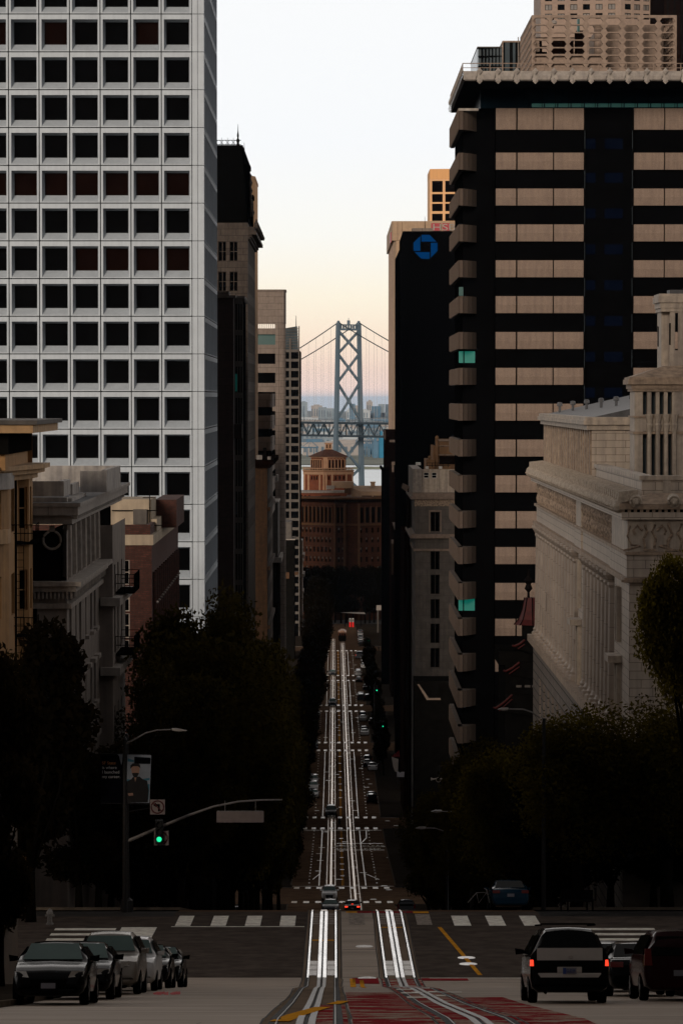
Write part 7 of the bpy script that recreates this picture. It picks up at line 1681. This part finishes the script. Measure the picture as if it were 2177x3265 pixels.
def flags():
    Y = 470.; t = thing('flag', 'limp striped flag hanging from a pole over the right pavement', 'flag', base(X(1250,Y), Y))
    p = MB(M['pole_steel']); p.tube([(X(1268,Y),Y+.1,Z(2520,Y)),(X(1255,Y),Y+.1,Z(2375,Y))], .04, 6); p.build('flagpole', t)
    f = MB(M['flag_red'])
    for k in range(5): a = 1249+k*5; f.extr([P(a,2410-k*4,Y), P(a+2,2409-k*4,Y), P(a+4,2412,Y), P(a+2,2414,Y)], (0,.04,0))
    f.use(M['flag_white']); f.extr([P(1248,2413,Y), P(1270,2420,Y), P(1268,2462,Y), P(1258,2460,Y), P(1252,2440,Y)], (0,.05,0)); f.build('cloth', t)
    b = MB(M['plate_white']); b.extr([P(1265,2460,Y-1), P(1272,2461,Y-1), P(1274,2464,Y-1), P(1280,2461,Y-1), P(1289,2461,Y-1), P(1288,2478,Y-1), P(1265,2477,Y-1)], (0,.05,0))
    b.build('street_banner', label='small pale hanging banner with a notched top right of the flag', cat='banner', loc=tuple(P(1276,2478,Y-1)))
flags()
def loudspeakers():
    Y = 300.; c = P(1397,2484,Y); t = thing('horn_siren', 'pair of pale horn loudspeakers on a thin pole above the right trees', 'siren', base(c.x, Y))
    p = MB(M['pole_steel']); p.tube([(c.x-.05,Y,gz(Y)),(c.x+.1,Y,Z(2440,Y))], .04, 6); p.build('pole', t)
    for s in (-1,1): h = MB(M['light_trim']); h.tube([c+Vector((s*.18,0,.05)), c+Vector((s*.4,0,.0)), c+Vector((s*.66,0,0))], [.05,.06,.14], 10); h.build('horn', t)
    h = MB(M['light_trim']); h.tube([(c.x+.2*math.cos(R(a)),Y-.1,c.z-.05+.2*math.sin(R(a))) for a in range(0,361,30)], .02, 4, False); h.build('ring', t)
loudspeakers()
def hydrant():
    Y = 147.; c = P(155,2950,Y); z = gz(Y); t = MB(M['hydrant_white'])
    x = X(155,Y); t.lathe((x,Y,z+.13), [(.16,0),(.16,.06),(.11,.08),(.11,.42),(.15,.44),(.15,.49),(.13,.55),(.07,.64),(.03,.68)], 12)
    for s in (-1,1): t.tube([(x,Y,z+.5),(x+s*.2,Y,z+.5)], [.05,.06], 8)
    t.tube([(x,Y,z+.42),(x,Y-.18,z+.42)], [.06,.075], 8)
    t.build('fire_hydrant', label='white fire hydrant on the left corner behind the parked cars', cat='fire hydrant', loc=(x,Y,z))
hydrant()
for k, (px, py) in enumerate(((1161,3019),(1170,3121),(1486,3057),(1492,3077))):
    g = G(px, py); m = MB(M['steel_plate' if k > 1 else 'grate']); m.lathe((g.x,g.y,g.z), [(.355,.010),(.345,.022),(.20,.023),(.05,.022)], 22)
    m.build('manhole_cover', label=('pale round manhole cover between the tracks, upper','pale round manhole cover between the tracks, lower','round manhole cover on the yellow line, upper of the pair','round manhole cover on the yellow line, lower of the pair')[k], cat='manhole cover', loc=tuple(g))
for k in range(22):
    px = [1010,1235,1262,1225,1190,1240,1125,1200,1150,1265,1040,1180,1225,1015,1210,1140,1190,1110,1150,1240,1172,1205][k]; py = [2585,2618,2633,2825,2868,2838,2695,2558,2450,2560,2462,2500,2700,2778,2345,2300,2265,2220,2160,2735,2485,2420][k]
    g = G(px, py, 300); m = MB(M['grate']); m.lathe((g.x,g.y,g.z), [(.42,.014),(.40,.030),(.05,.031)], 14); m.build('manhole_cover', label='small pale manhole cover catching light on the street beyond the crest', cat='manhole cover', group='manhole covers beyond the crest', loc=tuple(g))
def litter():
    g = G(525, 3173); m = MB(M['litter_red']); q = random.Random(4)
    for k in range(9): x, y = g.x+q.uniform(-.32,.34), g.y+q.uniform(-.5,.4); z = gz(y)+.012; m.faces([(x,y,z),(x+q.uniform(.06,.18),y+q.uniform(-.1,.1),z+.01),(x+.1,y+.22,z+.05),(x-.04,y+.16,z+.02)], [(0,1,2,3)])
    m.build('litter', label='scraps of bright red litter on the road beside the parked cars', cat='litter', loc=tuple(g))
litter()
def banners_end():
    for px, lb in ((1116,'left of the twin red and white banners at the end of the street'),(1125,'right of the twin red and white banners at the end of the street')):
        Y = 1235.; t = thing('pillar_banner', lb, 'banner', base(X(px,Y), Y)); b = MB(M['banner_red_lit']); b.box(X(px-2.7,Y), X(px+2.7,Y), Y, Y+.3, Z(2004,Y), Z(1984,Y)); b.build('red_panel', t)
        w = MB(M['paint_white']); w.box(X(px-2.7,Y), X(px+2.7,Y), Y, Y+.3, Z(1983.8,Y), Z(1971,Y)); w.use(M['joint']).box(X(px-.8,Y), X(px+.8,Y), Y-.1, Y-.01, Z(1981,Y), Z(1974,Y)); w.build('white_panel', t)
        p = MB(M['iron']); p.box(X(px-.6,Y), X(px+.6,Y), Y+.31, Y+.5, gz(Y), Z(1970,Y)); p.build('post', t)
    Y = 1240.; t = thing('station_canopy', 'long pale station canopy above the twin banners at the end of the street', 'canopy', base(X(1125,Y), Y))
    c = MB(M['light_trim']); c.faces([P(1105,1952,Y), P(1162,1952,Y), P(1165,1958,Y-2), P(1140,1957,Y-2), P(1083,1953,Y-2)], [(0,1,2,3,4)]); c.build('roof', t)
    p = MB(M['iron'])
    for px in (1100,1150): p.tube([(X(px,Y),Y,gz(Y)),(X(px,Y),Y,Z(1955,Y))], .15, 5)
    p.build('post', t)
    Y = 1180.; t = thing('kiosk_tower', 'pale boxy sign pylon by the far right pavement', 'sign pylon', base(X(1207,Y), Y))
    b = MB(M['light_trim']); b.box(X(1200,Y), X(1216,Y), Y, Y+3, Z(1946,Y), Z(1931,Y)); b.build('sign_box', t); b = MB(M['concrete_grey']); b.box(X(1202,Y), X(1207,Y), Y+.2, Y+2, gz(Y), Z(1946.2,Y)); b.build('post', t)
banners_end()
def bench():
    Y = 153.; t = thing('rack', 'dark low metal bench rack on the near right pavement edge', 'bench', base(X(1840,Y), Y))
    for s, nm in ((0,'frame'),):
        m = MB(M['iron']); z = gz(Y)+.13; x0, x1 = X(1790,Y), X(1895,Y)
        m.box(x0, x1, Y, Y+.4, z+.42, z+.5); m.box(x0, x1, Y+.38, Y+.42, z+.5, z+.9)
        for x in (x0, x0+.3, x1-.3, x1-.05): m.box(x, x+.05, Y, Y+.4, z, z+.42)
        m.build(nm, t)
bench()
def scooter():
    Y = 158.; c = P(1525,2905,Y); t = thing('bicycle', 'pale bicycle leaning at the right kerb just past the crosswalk', 'bicycle', base(c.x, Y)); z = gz(Y)
    for dx in (-.5,.5):
        m = MB(M['rubber']); m.tube([(c.x+dx+.05*0+.0,Y+.33*math.cos(R(a))*.6,z+.34+.33*math.sin(R(a))) if False else (c.x+dx+.30*math.cos(R(a)),Y,z+.34+.33*math.sin(R(a))) for a in range(0,361,24)], .02, 5, False); m.build('wheel', t)
    f = MB(M['light_trim']); f.tube([(c.x-.5,Y,z+.34),(c.x-.1,Y,z+.8),(c.x+.38,Y,z+.82),(c.x,Y,z+.32),(c.x-.1,Y,z+.8)], .02, 5); f.tube([(c.x+.5,Y,z+.34),(c.x+.36,Y,z+.95),(c.x+.26,Y,z+1.0)], .02, 5); f.build('frame', t)
    s = MB(M['rubber']); s.box(c.x-.22, c.x+.02, Y-.06, Y+.06, z+.86, z+.91); s.build('saddle', t)
scooter()
# ------------------------------------------------------------------ people
def person(x, y, label, h=1.75, stride=.3, face=PI, group=None):
    import bmesh
    s = h/1.75; V = []; Ed = []; Rr = []
    def v(p, r): V.append(p); Rr.append(r); return len(V)-1
    pel = v((0,0,.95),.13); ch = v((0,.02,1.25),.15); nk = v((0,.03,1.47),.055); hd = v((0,.05,1.60),.10); tp = v((0,.05,1.68),.085); Ed += [(pel,ch),(ch,nk),(nk,hd),(hd,tp)]
    for sd in (-1,1):
        k = v((sd*.10,sd*stride*.35+.06,.5),.065); a = v((sd*.10,sd*stride,.09),.042); f = v((sd*.11,sd*stride+.16,.04),.035); hp = v((sd*.09,0,.88),.10); Ed += [(pel,hp),(hp,k),(k,a),(a,f)]
        sh = v((sd*.19,.02,1.40),.06); el = v((sd*.25,-sd*.10,1.13),.042); wr = v((sd*.22,-sd*.05+.12,.92),.03); hn = v((sd*.21,-sd*.05+.2,.86),.035); Ed += [(ch,sh),(sh,el),(el,wr),(wr,hn)]
    me = bpy.data.meshes.new('person'); bm = bmesh.new(); lay = bm.verts.layers.skin.verify(); vs = []
    for i, (p, r) in enumerate(zip(V, Rr)):
        q = bm.verts.new(tuple(c*s for c in p)); q[lay].radius = (r*s, r*s); q[lay].use_root = (i == 0); vs.append(q)
    for a, b in Ed: bm.edges.new((vs[a], vs[b]))
    bm.to_mesh(me); bm.free(); me.materials.append(M['person_dark'])
    o = bpy.data.objects.new('person', me); COL.objects.link(o); o.location = (x, y, gz(y)+.02); o.rotation_euler = (0,0,face)
    o.modifiers.new('skin', 'SKIN'); sb = o.modifiers.new('sub', 'SUBSURF'); sb.levels = 1; sb.render_levels = 2
    return setp(o, label, 'person', group)
g = G(1082, 2640, 390); person(g.x, g.y, 'dark clothed pedestrian crossing between the tracks in the middle of the street', 1.75, .28, PI*.75)
for k, (px, py) in enumerate(((1207,2078),(1214,2170),(1221,2173))):
    g = G(px, py, 600); person(g.x, g.y, ('lone dark figure on the bright far right pavement','left one of two dark figures walking on the right pavement','right one of two dark figures walking on the right pavement')[k], 1.75, .2, PI)
# ------------------------------------------------------------------ unseen blocks beside and behind the viewpoint, added to darken the near street
def unseen_hill_blocks():
    for x0, x1, y0, y1, z, lb in ((-40,-14.5,-150,40,128,'added unseen long pale apartment block on the hill, out of frame to the left'),(15.5,42,-150,52,130,'added unseen long stone hotel block on the hill, out of frame to the right'),(15.5,42,58,119,96,'added unseen brick corner block beside the right kerb, out of frame')):
        t = thing('unseen_hill_building', lb, 'building', (x0 if x0 > 0 else x1, y0, gz(y0))); xs = x1 if x0 < 0 else x0; u = UYL if x0 < 0 else UYR; o = (xs, y0 if x0 < 0 else y1, gz(y1)-1)
        n = int((y1-y0-4)/5); hs = grid(3, 5, n, 1.6, gz(y0)-gz(y1)+4, 3.6, int((z-gz(y0)-4)/3.6), 2.1)
        m = MB(M['grey_stucco']); shell(m, x0, x1, y0, y1, gz(y1)-1, z, skip='r' if x0 < 0 else 'l'); wall(m, o, u, y1-y0, z-gz(y1)+1, hs, .3); m.build('wall', t); windows(t, o, u, hs, .29, M['glass_black'])
        c = MB(M['grey_trim']); c.box(x0-.6, x1+.6, y0-.6, y1+.6, z+.003, z+.8); c.build('cornice', t)
unseen_hill_blocks()
def hill_top_sun_blocks():  # unseen hotels, placed and raised to keep low sun off the lower facades
    for x0, x1, z, lb in ((-95,-13.5,226,'large unseen hotel behind the viewpoint, raised to block the low sun, left of the street'),(15.5,100,218,'large unseen hotel behind the viewpoint, raised to block the low sun, right of the street')):
        t = thing('hilltop_sun_block', lb, 'building', (x0, -300, gz(-300))); m = MB(M['grey_stucco']); hs = grid(3, 4.2, int((x1-x0-5)/4.2), 1.6, 4, 3.7, 21, 2.2); o = (x1, -300, 134)
        shell(m, x0, x1, -345, -300, 128, z, skip='b'); wall(m, o, (-1,0,0), x1-x0, z-134, hs, .3); m.build('wall', t); windows(t, o, (-1,0,0), hs, .29, M['glass_black']); c = MB(M['grey_trim']); c.box(x0-.8, x1+.8, -346, -299.2, z+.003, z+1); c.build('cornice', t)
hill_top_sun_blocks()

hz = MB(None); hz.box(-17000, 17000, -450, 27000, -8, 300)
vm = bpy.data.materials.new('haze'); vm.use_nodes = True; vt = vm.node_tree; vt.nodes.clear()
vo = vt.nodes.new('ShaderNodeOutputMaterial'); vp = vt.nodes.new('ShaderNodeVolumePrincipled'); vp.inputs['Density'].default_value = .000010; vp.inputs['Color'].default_value = (.62,.78,1,1); vp.inputs['Anisotropy'].default_value = .2
vt.links.new(vp.outputs[0], vo.inputs['Volume']); hz.mats = [vm]; hz.build('haze', kind='stuff', label='thin blue haze over the bay and the far shore', cat='haze')
